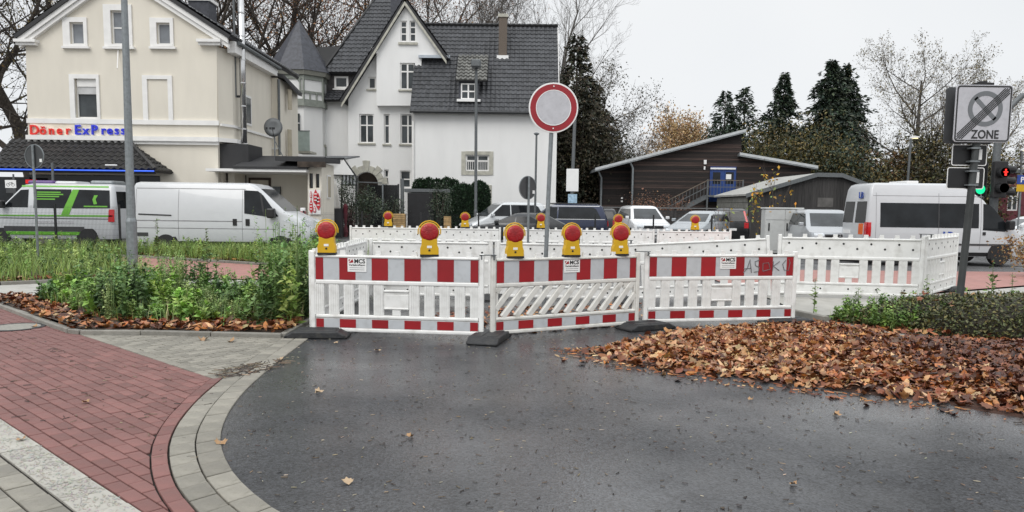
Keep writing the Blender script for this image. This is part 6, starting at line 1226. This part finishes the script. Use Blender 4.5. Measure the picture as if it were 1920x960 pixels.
tree('dark sparse tree standing left of the timber hall', 1150, 62, 10.5, .2, 42, (1500, .15, [(.06, .05, .03), (.05, .035, .03)], .3), nb=(11, 7, 5, 4), first=.12)
tree('small purplish bare tree behind the low end of the timber hall', 1205, 80, 9.5, .2, 42, (700, .15, [(.1, .09, .1), (.12, .1, .1)], .3), bark_g, first=.15); tree('pale bare birch beside the orange willow', 1232, 95, 12, .16, 33, None, bark_g)
tree('orange weeping willow above the timber roof', 1272, 92, 13, .3, 51, (11000, .3, [(.42, .28, .14), (.48, .33, .17), (.34, .22, .1)], .7), nb=(10, 7, 5, 3), droop=.35, group='autumn trees on the right', name='willow_tree')
tree('broad bare tree on the right with fine yellowish twigs', 1735, 68, 17, .36, 61, (9000, .15, [(.2, .165, .085), (.14, .115, .065)], .16), bark_g, nb=(13, 8, 6, 4), ang=(55, 45, 42, 40), first=.12, group='autumn trees on the right'); tree('pale bare birch at the right behind the traffic signal', 1893, 75, 12, .15, 35, None, mat('pale_bark', (.3, .28, .26), .9), group='autumn trees on the right')
tree('broad bare tree half hidden by the ZONE sign', 1815, 72, 15.5, .34, 62, (8000, .15, [(.2, .165, .085), (.14, .115, .065)], .16), bark_g, nb=(12, 8, 6, 4), ang=(55, 45, 42, 40), first=.12, group='autumn trees on the right')
def conifer(label, px, D, H, Rm, n, pal=DG, cat='tree', seed=1, lay=.85, whorl=.33):
    n = int(n*1.5)
    p = W(px, 440, D); t = thing('conifer_tree', label, cat, (p.x, D, gz(p.x, D)), 0, 'conifers behind the timber hall'); r_ = np.random.default_rng(seed)
    MB().tube([(0, 0, 0), (.05, 0, H*.5), (0, 0, H)], [H*.018, H*.012, .02], 7).build('trunk', bark, t)
    nw = int(H/whorl); wz = r_.integers(0, nw, n); zb = (wz+.5)/nw; keep = r_.random(n) < (1.15-zb); wz, zb = wz[keep], zb[keep]; n = len(zb); nbr = 7
    az0 = r_.random((nw, nbr))*6.28; ln = r_.uniform(.45, 1.1, (nw, nbr))*(.8+.35*r_.random((nw, 1))); bi = r_.integers(0, nbr, n); az = az0[wz, bi]+r_.normal(0, .07, n); t_ = r_.random(n)**.7
    rad = Rm*((1-zb)**lay)*ln[wz, bi]*t_+.05; z = H*(.06+.94*zb)+.12*rad-.28*rad*t_+r_.normal(0, .16, n); az = az+r_.normal(0, .25, n)*(1-t_)*.6
    c = np.stack([rad*np.cos(az), rad*np.sin(az), z], 1); yaw = az-np.pi/2+r_.normal(0, .6, n)
    me = scatter_mesh('crown', [(c, rotm(yaw, r_.normal(-.25, .35, n), r_.normal(0, .7, n)), .02*H**.5*10*.62*r_.uniform(.5, 1.1, n), [(0, 0, 0), (.22, .45, .03), (0, 1, -.12), (-.22, .45, .03)], LEAF_F, pick(pal, n, .3))])
    mkobj('crown', me, leafm, t); return t
conifer('loose dark conifer, left one of the pair above the timber roof', 1350, 72, 12.6, 4.9, 8500, seed=2, lay=.75); conifer('loose dark conifer, right one of the pair above the timber roof', 1386, 72, 13.0, 5.0, 9000, seed=3, lay=.75)
conifer('slim pointed spruce between the conifer pair and the tallest spruces', 1457, 70, 14, 5.0, 17000, seed=4); conifer('tallest spruce on the right, left of its twin tops', 1543, 70, 15.2, 6.6, 24000, seed=5, lay=.8); conifer('tallest spruce on the right, the right twin', 1570, 72, 15.2, 6.6, 24000, seed=6, lay=.8)
conifer('dark evergreen hugging the right corner of the villa', 1075, 57, 14.2, 3.8, 10000, [(.028, .036, .022), (.04, .045, .028), (.075, .06, .035)], seed=7, lay=.55)
conifer('dark evergreen below the tall bare tree, right of the villa', 1100, 58, 11, 5, 11000, [(.028, .036, .022), (.04, .045, .028), (.08, .06, .035)], seed=8, lay=.5)
conifer('low dark conifer under the loose pair beside the hall roof', 1330, 66, 8.5, 2.4, 5000, seed=9, lay=.6)
def bush(label, px, D, H, Rm, n, pal, size=.14, name='bush', cat='bush', group=None, depth=None, z0=0, clumps=26, sprd=.22, trunk=True, seed=0, stems=5, X=None, wide=1.0):
    p = W(px, 440, D); x = p.x if X is None else X; t = thing(name, label, cat, (x, D, gz(x, D)+z0), 0, group); r_ = np.random.default_rng(seed+int(px)); b = MB()
    for k in range(stems): a = r_.random()*6.28; b.tube([(0, 0, 0), (Rm*.3*math.cos(a), Rm*.3*math.sin(a), H*.45), (Rm*.7*math.cos(a), Rm*.7*math.sin(a), H*.85)], [.03+.004*H, .02+.003*H, .008], 5, False)
    raw(b, 'stem', bark, t); u = r_.normal(0, 1, (clumps, 3)); u /= np.linalg.norm(u, axis=1)[:, None]; rr_ = r_.random((clumps, 1))**.45; cc = u*rr_*np.array([Rm*wide, (depth or Rm), H*.46])+np.array([0, 0, H*.52])
    i = r_.integers(0, clumps, n); c = cc[i]+r_.normal(0, 1, (n, 3))*np.array([Rm, depth or Rm, H*.5])*sprd; c[:, 2] = np.clip(c[:, 2], .02, H*1.06)
    shade = (.7+.6*r_.random(clumps))[i][:, None]; mkobj('foliage', scatter_mesh('foliage', [(c, rotm(r_.random(n)*6.28, r_.normal(0, .8, n), r_.normal(0, .8, n)), size*r_.uniform(.6, 1.3, n), LEAF_V, LEAF_F, np.clip(pick(pal, n, .25)*shade, .003, 1))]), leafm, t); return t
OL = [(.06, .06, .02), (.1, .085, .025), (.04, .045, .018), (.15, .11, .03)]; DKB = [(.05, .045, .025), (.07, .055, .03), (.035, .035, .02)]; RGB_ = 'bushes behind the hall and shed'
for px, D_, H_, Rm, n, pal, lb in ((1430, 62, 8.3, 3.2, 6500, OL, 'olive yellow bush right of the hall ridge'), (1490, 61, 8.8, 3.4, 7000, OL, 'yellowish bush below the slim spruce'), (1545, 60, 8.0, 3.4, 7000, OL+DG, 'dark olive bush under the tallest spruces'), (1600, 60, 6.2, 3.0, 5500, OL, 'autumn bush right of the tallest spruces'), (1650, 62, 6.0, 2.8, 5500, [(.13, .06, .03), (.16, .1, .03), (.08, .07, .03)], 'reddish autumn bush behind the shed'),
        (1700, 62, 7.2, 3.0, 7000, DKB+OL, 'dark bush behind the taller lit lamp'), (1752, 60, 7.8, 3.4, 9000, DKB+OL, 'thick brownish bush left of the ZONE sign'), (1810, 62, 6.6, 3.2, 7500, OL, 'mixed bush behind the ZONE signpost'), (1865, 64, 5.0, 2.4, 4000, DKB, 'low dark bush left of the red building'),
        (1165, 60, 5.6, 2.6, 6500, DKB, 'dark thicket beside the hall downpipe'), (1128, 56.5, 7.0, 2.6, 9000, DKB, 'dark ivy thicket below the villa corner trees'), (1082, 56, 9.5, 1.9, 12000, DKB, 'ivy mass against the villa side wall'), (1225, 75, 6.2, 2.4, 3500, [(.08, .075, .08), (.06, .06, .05)], 'greyish thicket behind the low hall roof'), (1300, 85, 8.0, 3.0, 4000, DG+DKB, 'dark bush right of the willow')):
    bush(lb, px, D_, H_, Rm, n, pal, .26, 'background_bush', group=RGB_, clumps=34)
# clipped evergreens and pots by the villa
HG = [(.022, .05, .022), (.03, .065, .028), (.016, .036, .018)]
def clipped(label, px, D, H, Rm, n=4200):
    p = W(px, 440, D); t = thing('thuja', label, 'shrub', (p.x, D, gz(p.x, D)), 0, 'clipped thujas by the villa'); pr = [(.8, 0), (.98, .12), (1, .45), (.95, .72), (.78, .88), (.45, .97), (.05, 1.0)]
    MB().lathe([(Rm*.93*r, H*.95*z) for r, z in pr], n=14).build('twig_core', MT['twig_core_green'], t); z = rng.random(n)**.8; r = np.interp(z, [q[1] for q in pr], [q[0] for q in pr]); a = rng.random(n)*6.28; r = r*(1+.05*np.sin(a*5+z*9))+rng.normal(0, .035, n)
    c = np.stack([Rm*r*np.cos(a), Rm*r*np.sin(a), H*z+rng.normal(0, .04, n)], 1); mkobj('foliage', scatter_mesh('foliage', [(c, rotm(a-np.pi/2+rng.normal(0, .5, n), rng.normal(.9, .4, n), rng.normal(0, .6, n)), .13*rng.uniform(.5, 1.2, n), LEAF_V, LEAF_F, pick(HG, n, .3))]), leafm, t)
mat('twig_core_green', (.012, .022, .012), .95)
for px, D_, H_, Rm, lb in ((787, 46, 3.15, .5, 'first column left over the black hut'), (803, 46, 3.2, .5, 'second column over the black hut'), (820, 46, 3.15, .5, 'third column over the black hut'), (837, 46, 3.25, .5, 'fourth column over the black hut'), (850, 45.5, 3.1, .5, 'nearest the tall round one')): clipped('clipped dark green thuja, '+lb, px, D_, H_, Rm)
clipped('big rounded dark green thuja left of the boxy street lamp', 868, 42, 2.75, .8, 7000); clipped('rounded dark green thuja right behind the boxy street lamp', 898, 43, 2.95, .62, 6000)
def potted(label, px, D, H, Rm, n, pal):
    p = W(px, 440, D); pt = MB().lathe([(.2, 0), (.27, .45), (.29, .5), (.25, .5), (.24, .42), (0.01, .42)], n=14).build('plant_pot', black_pl, None); pt.location = (p.x, D, gz(p.x, D)); prop(pt, 'black round pot under the '+label, 'pot', 'black plant pots'); bush(label, px, D, H, Rm, n, pal, .1, 'olive_tree', 'shrub', 'potted garden plants', z0=.42, clumps=22, sprd=.22)
GO = [(.04, .06, .035), (.06, .08, .045), (.03, .045, .03)]
potted('grey-green olive bush behind the garden fence, middle', 690, 37, 2.0, .7, 2000, GO); potted('tall olive bush at the left of the garden', 655, 39, 2.4, .8, 2200, GO); potted('olive shrub before the black glass screen', 735, 40, 1.6, .75, 1800, GO); potted('slender olive between the hut and the clipped hedges', 824, 39.5, 2.2, .6, 1600, GO)
bush('wine-red low plant between the garden pots', 653, 37.5, 1.2, .5, 700, [(.1, .02, .03), (.05, .04, .02)], .1, 'red_plant', 'shrub', clumps=12)
bush('dry reddish brown shrub at the foot of the steel stair', 1215, 47, 2.6, 1.3, 1500, [(.2, .1, .06), (.14, .07, .04)], .12, 'dry_shrub', 'shrub', 'dry shrubs at the hall', clumps=30, sprd=.25, stems=12); bush('dry brown shrub just left of the stair railing', 1262, 47, 2.3, 1.2, 1100, [(.2, .1, .06), (.14, .07, .04)], .12, 'dry_shrub', 'shrub', 'dry shrubs at the hall', clumps=26, sprd=.25, stems=12)
for px, D_, H_, n, lb in ((1345, 31, 2.0, 20, 'dark bare sapling before the silver hatchback'), (1425, 31.2, 2.4, 70, 'sapling with big yellow leaves left of the grey cabinet'), (1462, 30.9, 3.7, 60, 'taller yellow-leaved sapling right behind the grey cabinet')):
    p = W(px, 440, D_); t = thing('sapling', lb, 'sapling', (p.x, D_, gz(p.x, D_))); segs, tips = grow(int(px), H_, .022, nb=(7, 3), ang=(35, 30), ratio=(.6, .5), first=.15); b = MB()
    for pts, rs, lev in segs: b.tube(pts, rs, 5, False)
    raw(b, 'stem', bark, t); mkobj('foliage', scatter_mesh('foliage', [leaf_cloud(tips, n, .16, [(.6, .36, .03), (.5, .25, .03), (.2, .25, .06)], .12)]), leafm, t)
# ---------------------------------------------------------------- weeds, grass, fallen leaves
GR = [(.17, .27, .06), (.24, .35, .08), (.11, .19, .05), (.3, .39, .11), (.08, .14, .04)]; GD = [(.045, .085, .03), (.06, .105, .035), (.08, .13, .045)]
def plants(pos, hts, nl, size, pal, spread=.1):
    P0, S0 = [], []; n = len(pos); k = np.repeat(np.arange(n), nl); N = len(k); t_ = rng.random(N)**.8; lean = rng.normal(0, .12, (n, 2)); col = pick(pal, n, .2)
    x = pos[k, 0]+lean[k, 0]*hts[k]*t_+rng.normal(0, .018, N)*(1-.3*t_); y = pos[k, 1]+lean[k, 1]*hts[k]*t_+rng.normal(0, .018, N); z = GZ(pos[:, 0], pos[:, 1])[k]+.03+hts[k]*t_
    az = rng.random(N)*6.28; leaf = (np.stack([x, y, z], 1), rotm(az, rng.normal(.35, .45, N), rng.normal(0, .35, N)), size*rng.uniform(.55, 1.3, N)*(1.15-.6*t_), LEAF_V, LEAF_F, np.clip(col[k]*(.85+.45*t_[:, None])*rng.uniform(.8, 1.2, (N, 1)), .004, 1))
    st = (np.concatenate([pos, (GZ(pos[:, 0], pos[:, 1])+.01)[:, None]], 1), rotm(rng.random(n)*6.28, np.zeros(n), np.zeros(n)), np.stack([np.full(n, .012), np.full(n, .02), hts], 1), [(-.5, 0, 0), (.5, 0, 0), (.3, .2, 1), (-.3, .2, 1)], [(0, 1, 2, 3)], col*.8)
    return [leaf, st]
def grass(pos, h, pal, w=.009):
    n = len(pos); return (np.concatenate([pos, (GZ(pos[:, 0], pos[:, 1])+.02)[:, None]], 1), rotm(rng.random(n)*6.28, np.zeros(n), rng.normal(0, .15, n)), np.stack([w*rng.uniform(.6, 1.5, n), h*rng.uniform(.2, .7, n), h*rng.uniform(.6, 1.1, n)], 1), BLADE_V, BLADE_F, pick(pal, n, .22))
def weeds(name, parts):
    o = mkobj(name, scatter_mesh(name, parts), leafm, None); o['kind'] = 'stuff'; return o
p = sample(FBED, 950); front = np.where(p[:, 0] < -5.6, 9.65+(-5.6-p[:, 0])*.93, 9.55); dpt = p[:, 1]-front
keep = (dpt > .45+.3*rng.random(len(p))) & (p[:, 0] > -7.9); p, dpt = p[keep], dpt[keep]
ht = (.34+.42*np.clip(dpt/1.5, 0, 1)+.6*np.clip((p[:, 0]+4.1)/.9, 0, 1)*np.clip(dpt/1.1, 0, 1))*rng.uniform(.6, 1.2, len(p)); ht *= np.where(p[:, 0] < -6.2, .65, 1)
pg = sample(FBED, 3800); dg = pg[:, 1]-np.where(pg[:, 0] < -5.6, 9.65+(-5.6-pg[:, 0])*.93, 9.55); pg = pg[(dg > .5) & (pg[:, 0] > -7.6)]
def patch(x, y, f, s0): return np.sin(x*f+s0)*np.cos(y*f*1.2+s0*2)+.6*np.sin(x*f*2.1+y*f*1.4+s0*3)
k3 = np.argmax(np.stack([patch(p[:, 0], p[:, 1], 1.9, s0)+rng.normal(0, .35, len(p)) for s0 in (.3, 1.7, 3.1, 4.6)]), 0)
ht *= np.where((p[:, 0] > -5.3) & (p[:, 0] < -3.75), .5, 1.05); ht *= .55+.75*(patch(p[:, 0], p[:, 1], 2.6, 2.2)*.35+.5).clip(0, 1)
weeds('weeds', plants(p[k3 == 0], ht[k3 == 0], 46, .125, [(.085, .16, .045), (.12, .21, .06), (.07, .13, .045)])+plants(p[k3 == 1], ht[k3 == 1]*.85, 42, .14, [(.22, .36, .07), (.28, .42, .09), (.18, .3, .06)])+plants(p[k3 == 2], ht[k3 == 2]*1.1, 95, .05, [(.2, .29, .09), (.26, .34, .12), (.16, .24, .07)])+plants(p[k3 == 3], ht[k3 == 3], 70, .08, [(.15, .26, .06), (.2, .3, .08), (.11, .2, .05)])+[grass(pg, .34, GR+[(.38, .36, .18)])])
RV = [(-22, 15.1), (-10.4, 15.15), (-8.75, 16.5), (-8.1, 16.8), (-11.2, 20.4), (-14, 23.4), (-14, 24.1), (-22, 24.1)]
p = sample(RV, 620); keep = rng.random(len(p)) < np.clip((p[:, 1]-14.9-np.clip((p[:, 0]+10.4)*.95, 0, 2))/.9, .08, 1); p = p[keep]; weeds('meadow_weeds', plants(p, rng.uniform(.3, .75, len(p)), 34, .11, GR)+[grass(sample(RV, 15000), .5, [(.22, .34, .07), (.28, .4, .09), (.15, .25, .06), (.34, .42, .13)], .012)])
p = sample(BBED, 240); weeds('meadow_grass', plants(p, rng.uniform(.3, .62, len(p)), 30, .11, GR)+[grass(sample(BBED, 9000), .52, [(.24, .36, .07), (.2, .31, .06), (.15, .24, .05), (.3, .4, .11)], .012)])
RW = [(4.8, 11.3), (5.3, 10.4), (7.4, 10.8), (8.6, 12.1), (6, 11.9)]; p = sample(RW, 420); weeds('green_weeds', plants(p, rng.uniform(.12, .4, len(p)), 28, .085, [(.13, .22, .05), (.17, .28, .06), (.09, .16, .04)])+[grass(sample(RW, 900), .2, GR)])
# single tall weeds that stand out
for i, (px, D_, H_, lb) in enumerate(((297, 21.5, 1.25, 'tall pointed weed standing before the white van, left one'), (388, 21, 1.0, 'feathery weed before the middle of the white van'), (545, 11.9, 1.25, 'tall bright weed right beside the left barrier end'), (565, 11.2, 1.05, 'bushy weed touching the left barrier'), (505, 12.2, .95, 'upright weed in the bed left of the barriers'), (405, 12.9, .85, 'nettle-like weed over the red cycle path'), (1530, 11.9, .55, 'young green weed at the right end of the graffiti barrier'), (1612, 11.9, .42, 'thin weed before the plain right barrier'), (1740, 11.6, .7, 'slender weed before the right barrier corner'), (1862, 12.4, .8, 'thin stalk right of the dark signpost'), (1900, 12.2, .62, 'leafy stalk at the right edge'))):
    q = W(px, 500, D_); t = thing('tall_weed', lb, 'weed', (q.x, D_, gz(q.x, D_)+.01), 0, 'tall weeds'); n = 80 if H_ > .8 else 34; s = rng.random(n); tr = np.stack([rng.normal(0, .02, n), rng.normal(0, .02, n), .1*H_+s*.9*H_], 1)
    MB().tube([(0, 0, 0), (.01, 0, H_*.5), (.0, .01, H_)], [.008, .006, .003], 5).build('stem', mat('green_stem', (.1, .14, .04), .6), t)
    mkobj('foliage', scatter_mesh('foliage', [(tr, rotm(rng.random(n)*6.28, rng.normal(.35, .3, n), rng.normal(0, .3, n)), .15*(H_**.5)*(1.1-.75*s)*rng.uniform(.7, 1.2, n), LEAF_V, LEAF_F, pick([(.12, .2, .05), (.16, .25, .06)], n, .15))]), leafm, t)
# low clipped shrub and brown hedge at the right
dm = MB(); nS, nR = 24, 7; prof = []
CX, CY, AX, AY, HH = 8.1, 10.75, 2.85, 1.1, .5
t = thing('ground_cover_shrub', 'low dark olive ground-cover shrub with fallen leaves on it, lower right', 'shrub', (CX, CY, .0))
for i in range(nR+1):
    a = math.pi/2*i/nR
    for k in range(nS): b_ = 2*math.pi*k/nS; w_ = 1+.07*math.sin(3*b_)+.05*math.sin(7*b_); dm.v.append((AX*.96*w_*math.cos(a)**.6*math.cos(b_), AY*.95*w_*math.cos(a)**.6*math.sin(b_), HH*.92*math.sin(a)))
for i in range(nR):
    for k in range(nS): dm.f.append([i*nS+k, i*nS+(k+1) % nS, (i+1)*nS+(k+1) % nS, (i+1)*nS+k])
raw(dm, 'twig_core', mat('twig_core', (.03, .026, .018), .95, var=.5, sc=20), t); N = 15000; a = np.arcsin(rng.random(N)**.8); b_ = rng.random(N)*6.28; w_ = 1+.07*np.sin(3*b_)+.05*np.sin(7*b_)
c = np.stack([AX*w_*np.cos(a)**.6*np.cos(b_), AY*w_*np.cos(a)**.6*np.sin(b_), HH*np.sin(a)], 1)*(1+rng.normal(0, .025, (N, 1)))
mkobj('foliage', scatter_mesh('foliage', [(c, rotm(rng.random(N)*6.28, rng.normal(.2, .6, N), rng.normal(0, .6, N)), .05*rng.uniform(.6, 1.4, N), LEAF_V, LEAF_F, pick([(.075, .09, .03), (.1, .11, .035), (.05, .06, .025), (.14, .12, .04)], N, .3))]), leafm, t)
bush('brown autumn beech hedge with green foot at the right edge', 1905, 18.8, 1.15, 1.25, 7000, [(.3, .17, .06), (.2, .11, .04), (.12, .1, .04), (.38, .24, .08)], .075, 'beech_hedge', 'hedge', clumps=50, sprd=.18, stems=14, X=14.2, wide=1.6)
# fallen leaves
LB = [(.34, .12, .036), (.42, .18, .065), (.2, .058, .02), (.58, .36, .19), (.11, .03, .012), (.42, .15, .035), (.26, .08, .026), (.08, .024, .01), (.5, .25, .1), (.17, .048, .017)]; LTAN = [(.5, .28, .13), (.42, .19, .08), (.6, .39, .22), (.34, .13, .045), (.2, .062, .024), (.55, .33, .17), (.28, .1, .035)]; LDK = [(.11, .036, .02), (.07, .024, .015), (.16, .055, .026), (.27, .11, .05), (.09, .03, .018)]  # leaf colours; the dark red-browns also stand in for shadows between leaves
def litter(name, pos, z, pal, size=.13, tilt=.3, par=None, kind='stuff'):
    n = len(pos); c = np.concatenate([pos, z[:, None]], 1); pc_ = pal if isinstance(pal, np.ndarray) else pick(pal, n, .3); q = rng.random(n) < .5; parts = []
    for sel, tv, tf, k in ((q, MAPLE_V, MAPLE_F, 1.0), (~q, CURL_V, CURL_F, 1.15)):
        m_ = int(sel.sum()); sz = rng.uniform(.45, 1.2, m_)*size*k; parts.append((c[sel], rotm(rng.random(m_)*6.28, rng.normal(0, tilt, m_), rng.normal(0, tilt, m_)), np.stack([sz*rng.uniform(.6, 1.1, m_), sz*rng.uniform(.75, 1.1, m_), sz*rng.uniform(-1.2, 2.0, m_)], 1), tv, tf, pc_[sel]))
    o = mkobj(name, scatter_mesh(name, parts), dryleaf, par); o['kind'] = kind; return o
HEAP = [(.75, 8.75), (1.4, 9.3), (1.8, 9.9), (2.4, 10.45), (3.2, 10.85), (4.2, 11.2), (4.8, 11.35), (5.3, 10.7), (5.6, 10.0), (9, 9.8), (9, 3.6), (5.0, 5.2), (4.25, 5.95), (3.93, 6.36), (3.21, 6.84), (2.33, 7.22), (1.62, 7.6), (1.13, 8.1)]
hp = np.array(HEAP)
def edge_d(P_):
    d = np.full(len(P_), 9.)
    for i in range(len(hp)):
        a, b = hp[i], hp[(i+1) % len(hp)]; ab = b-a; t_ = np.clip(((P_-a)@ab)/(ab@ab), 0, 1); d = np.minimum(d, np.linalg.norm(P_-(a+t_[:, None]*ab), axis=1))
    return d
def heap_z(P_):
    d = edge_d(P_); ss = lambda v, a, b: np.clip((v-a)/(b-a), 0, 1)
    return .01+.035*ss(d, 0, .8)+.1*ss(d, .4, 1.8)*ss(P_[:, 0], 2.6, 4.6)+.025*np.sin(P_[:, 0]*5.1)*np.sin(P_[:, 1]*4.3)*ss(d, 0, .5)
hz_f = lambda x, y: float(heap_z(np.array([[x, y]]))[0])-.015
lm = drape('leaf_mound', HEAP, .0, mat('leaf_mould', (.05, .02, .011), .95, var=.5, sc=12, bump=1, bsc=25), .22, lambda x, y: hz_f(x, y)); lm['kind'] = 'structure'
p = sample(HEAP, 36000); p = p[(p[:, 0] < p[:, 1]*.72+.6) | (rng.random(len(p)) < .55)]; d = edge_d(p); sel = rng.random(len(p)) < np.clip(.08+d*1.25, 0, 1); p, d = p[sel], d[sel]; z = heap_z(p)+rng.uniform(0, .03, len(p))
dk = (np.clip((p[:, 0]-4.0)/1.0, 0, 1)*np.clip((p[:, 1]-6.2)/.8, 0, 1)*np.clip((9.9-p[:, 1])/.6, 0, 1)); pc = np.where((rng.random(len(p)) < dk*.95)[:, None], pick(LDK, len(p), .3), np.where((rng.random(len(p)) < np.clip((4.2-p[:, 0])/2.5, .05, .45))[:, None], pick(LTAN, len(p), .25), pick(LB, len(p), .3))); litter('fallen_leaves', p, z, pc, .115, .42)
p = sample([(.4, 8.5), (1.5, 9.6), (2.9, 10.6), (3.2, 10.0), (2.4, 9.0), (3.9, 6.0), (4.2, 5.8), (2.2, 6.9), (1.4, 7.3), (.7, 7.9)], 130); litter('scattered_leaves', p, np.full(len(p), .012), LB, .09, .25)
p = sample(FBED, 5200); fr = np.where(p[:, 0] < -5.65, 9.53+(-5.65-p[:, 0])*.93, 9.55); p = p[(p[:, 1]-fr > .03) & (rng.random(len(p)) < np.clip(1.5-(p[:, 1]-fr)*1.0, .15, 1))]; litter('bed_leaves', p, .05+rng.uniform(0, .07, len(p)), LB, .13, .4)
pp_ = sample([(-12, 15.1), (-10.4, 15.2), (-8.75, 16.6), (-8.1, 16.85), (-8.6, 17.7), (-10.6, 16.2), (-16, 15.8), (-16, 15.1)], 700); litter('kerb_leaves', pp_, .05+rng.uniform(0, .05, 700), LB, .13, .4); pp_ = sample([(-11.7, 23.4), (-6.6, 20.8), (-3, 20.3), (-3, 20.8), (-6.7, 21.3), (-12, 23.9)], 600); litter('verge_leaves', pp_, .05+rng.uniform(0, .05, 600), LB, .13, .4)
pp_ = np.concatenate([sample([(-1.3, 10.6), (2.6, 11.5), (2.3, 13.2), (-1.0, 12.4)], 420), sample([(-2.2, 9.85), (1.3, 10.9), (1.0, 11.5), (-2.2, 10.6)], 260), sample([(-.2, 9.75), (1.6, 10.7), (1.2, 11.0), (-.2, 10.2)], 160)]); litter('barrier_leaves', pp_, np.full(len(pp_), .015)+rng.uniform(0, .02, len(pp_)), LB, .12, .3)
pp_ = sample([(4.8, 11.2), (5.3, 9.9), (8, 10.0), (8.5, 12.2), (6, 12)], 700); litter('verge_leaves', pp_, GZ(pp_[:, 0], pp_[:, 1])+rng.uniform(.03, .1, 700), LB, .12, .4); pp_ = sample([(5.6, 10.2), (9.5, 10.2), (9.5, 11.7), (6, 11.6)], 60); litter('leaves_on_shrub', pp_, .49+0*pp_[:, 0]-.14*((pp_[:, 1]-10.9)/1.0)**2, LB, .12, .3)
LM = scatter_mesh('leaf', [(np.zeros((1, 3)), np.eye(3)[None], np.ones(1), MAPLE_V, MAPLE_F, np.array([[.42, .25, .12]]))]); LM.materials.append(dryleaf); LM2 = scatter_mesh('leaf', [(np.zeros((1, 3)), np.eye(3)[None], np.ones(1), MAPLE_V, MAPLE_F, np.array([[.5, .36, .22]]))]); LM2.materials.append(dryleaf)
for px, py, sz, lb in ((598, 737, .12, 'curled pale leaf on the asphalt below the left barrier'), (708, 659, .12, 'tan leaf lying just in front of the left barrier'), (768, 821, .09, 'small tan leaf alone in the middle asphalt'), (652, 907, .11, 'pale leaf near the bottom of the asphalt, left of centre'), (414, 833, .12, 'brown leaf on the outer grey kerb setts'), (1487, 911, .07, 'pale leaf at the bottom right of the asphalt'), (161, 756, .09, 'pale leaf on the red pavers'), (381, 638, .17, 'large tan leaf on the grey pavers by the kerb'), (434, 641, .14, 'second tan leaf on the grey pavers by the kerb'), (525, 676, .11, 'tan leaf at the upper edge of the asphalt'), (1408, 751, .08, 'dark curled leaf on the asphalt below the heap'), (66, 614, .13, 'pale leaf beside the manhole cover'), (630, 645, .08, 'small leaf by the left rubber foot'), (1570, 780, .1, 'thin dark leaf right below the leaf heap'), (40, 827, .09, 'orange brown leaf on the pale tactile strip')):
    x, y = G(px, py); o = bpy.data.objects.new('fallen_leaf', rnd.choice((LM, LM2))); COL.objects.link(o); o.location = (x, y, .02); o.rotation_euler = (rnd.gauss(0, .15), rnd.gauss(0, .15), rnd.random()*6.28); sz *= .72; o.scale = (sz, sz, sz*rnd.uniform(.8, 2)); prop(o, lb, 'leaf', 'single fallen leaves')
# twigs and needles
def sticks(name, pos, l, pal, th=.004, z=.006):
    n = len(pos); V = [(-.5, -.5, 0), (.5, -.5, 0), (.5, .5, 0), (-.5, .5, 0), (-.5, -.2, 1), (.5, -.2, 1), (.5, .2, 1), (-.5, .2, 1)]; F_ = [(4, 5, 6, 7), (0, 1, 5, 4), (1, 2, 6, 5), (2, 3, 7, 6), (3, 0, 4, 7)]
    o = mkobj(name, scatter_mesh(name, [(np.concatenate([pos, np.full((n, 1), z)], 1), rotm(rng.random(n)*6.28, np.zeros(n), np.zeros(n)), np.stack([l*rng.uniform(.3, 1.4, n), th*rng.uniform(.6, 1.6, n), np.full(n, th)], 1), V, F_, pick(pal, n, .4))]), leafm, None); o['kind'] = 'stuff'; return o
TW = [(.05, .03, .02), (.12, .08, .05), (.2, .15, .1), (.035, .025, .02)]
sticks('twigs', sample([(-2.9, 7.1), (-2.6, 7.2), (-2.35, 7.9), (-2.5, 8.1), (-3.0, 7.5)], 130), .12, TW, .006, .014); sticks('asphalt_debris', sample(road_poly[:len(EDGE)]+[(.3, 2.8), (4.6, 3.2), (4.2, 5.9), (2.3, 7.2), (.7, 8.6), (1.5, 10.2), (-2.5, 9.4)], 1500), .03, TW+[(.3, .26, .2)], .004, .003); sticks('pavement_debris', sample([(-6.5, 9.6), (-2.9, 7.2), (-1.6, 4.2), (-4, 5.6)], 110), .05, TW, .005, .004)
sticks('edge_debris', sample([(.4, 8.9), (1.0, 7.9), (2.2, 7.0), (3.9, 6.2), (4.2, 5.8), (3.9, 6.4), (2.3, 7.35), (1.2, 8.3), (.8, 8.9)], 320), .06, TW+LB, .008, .006)
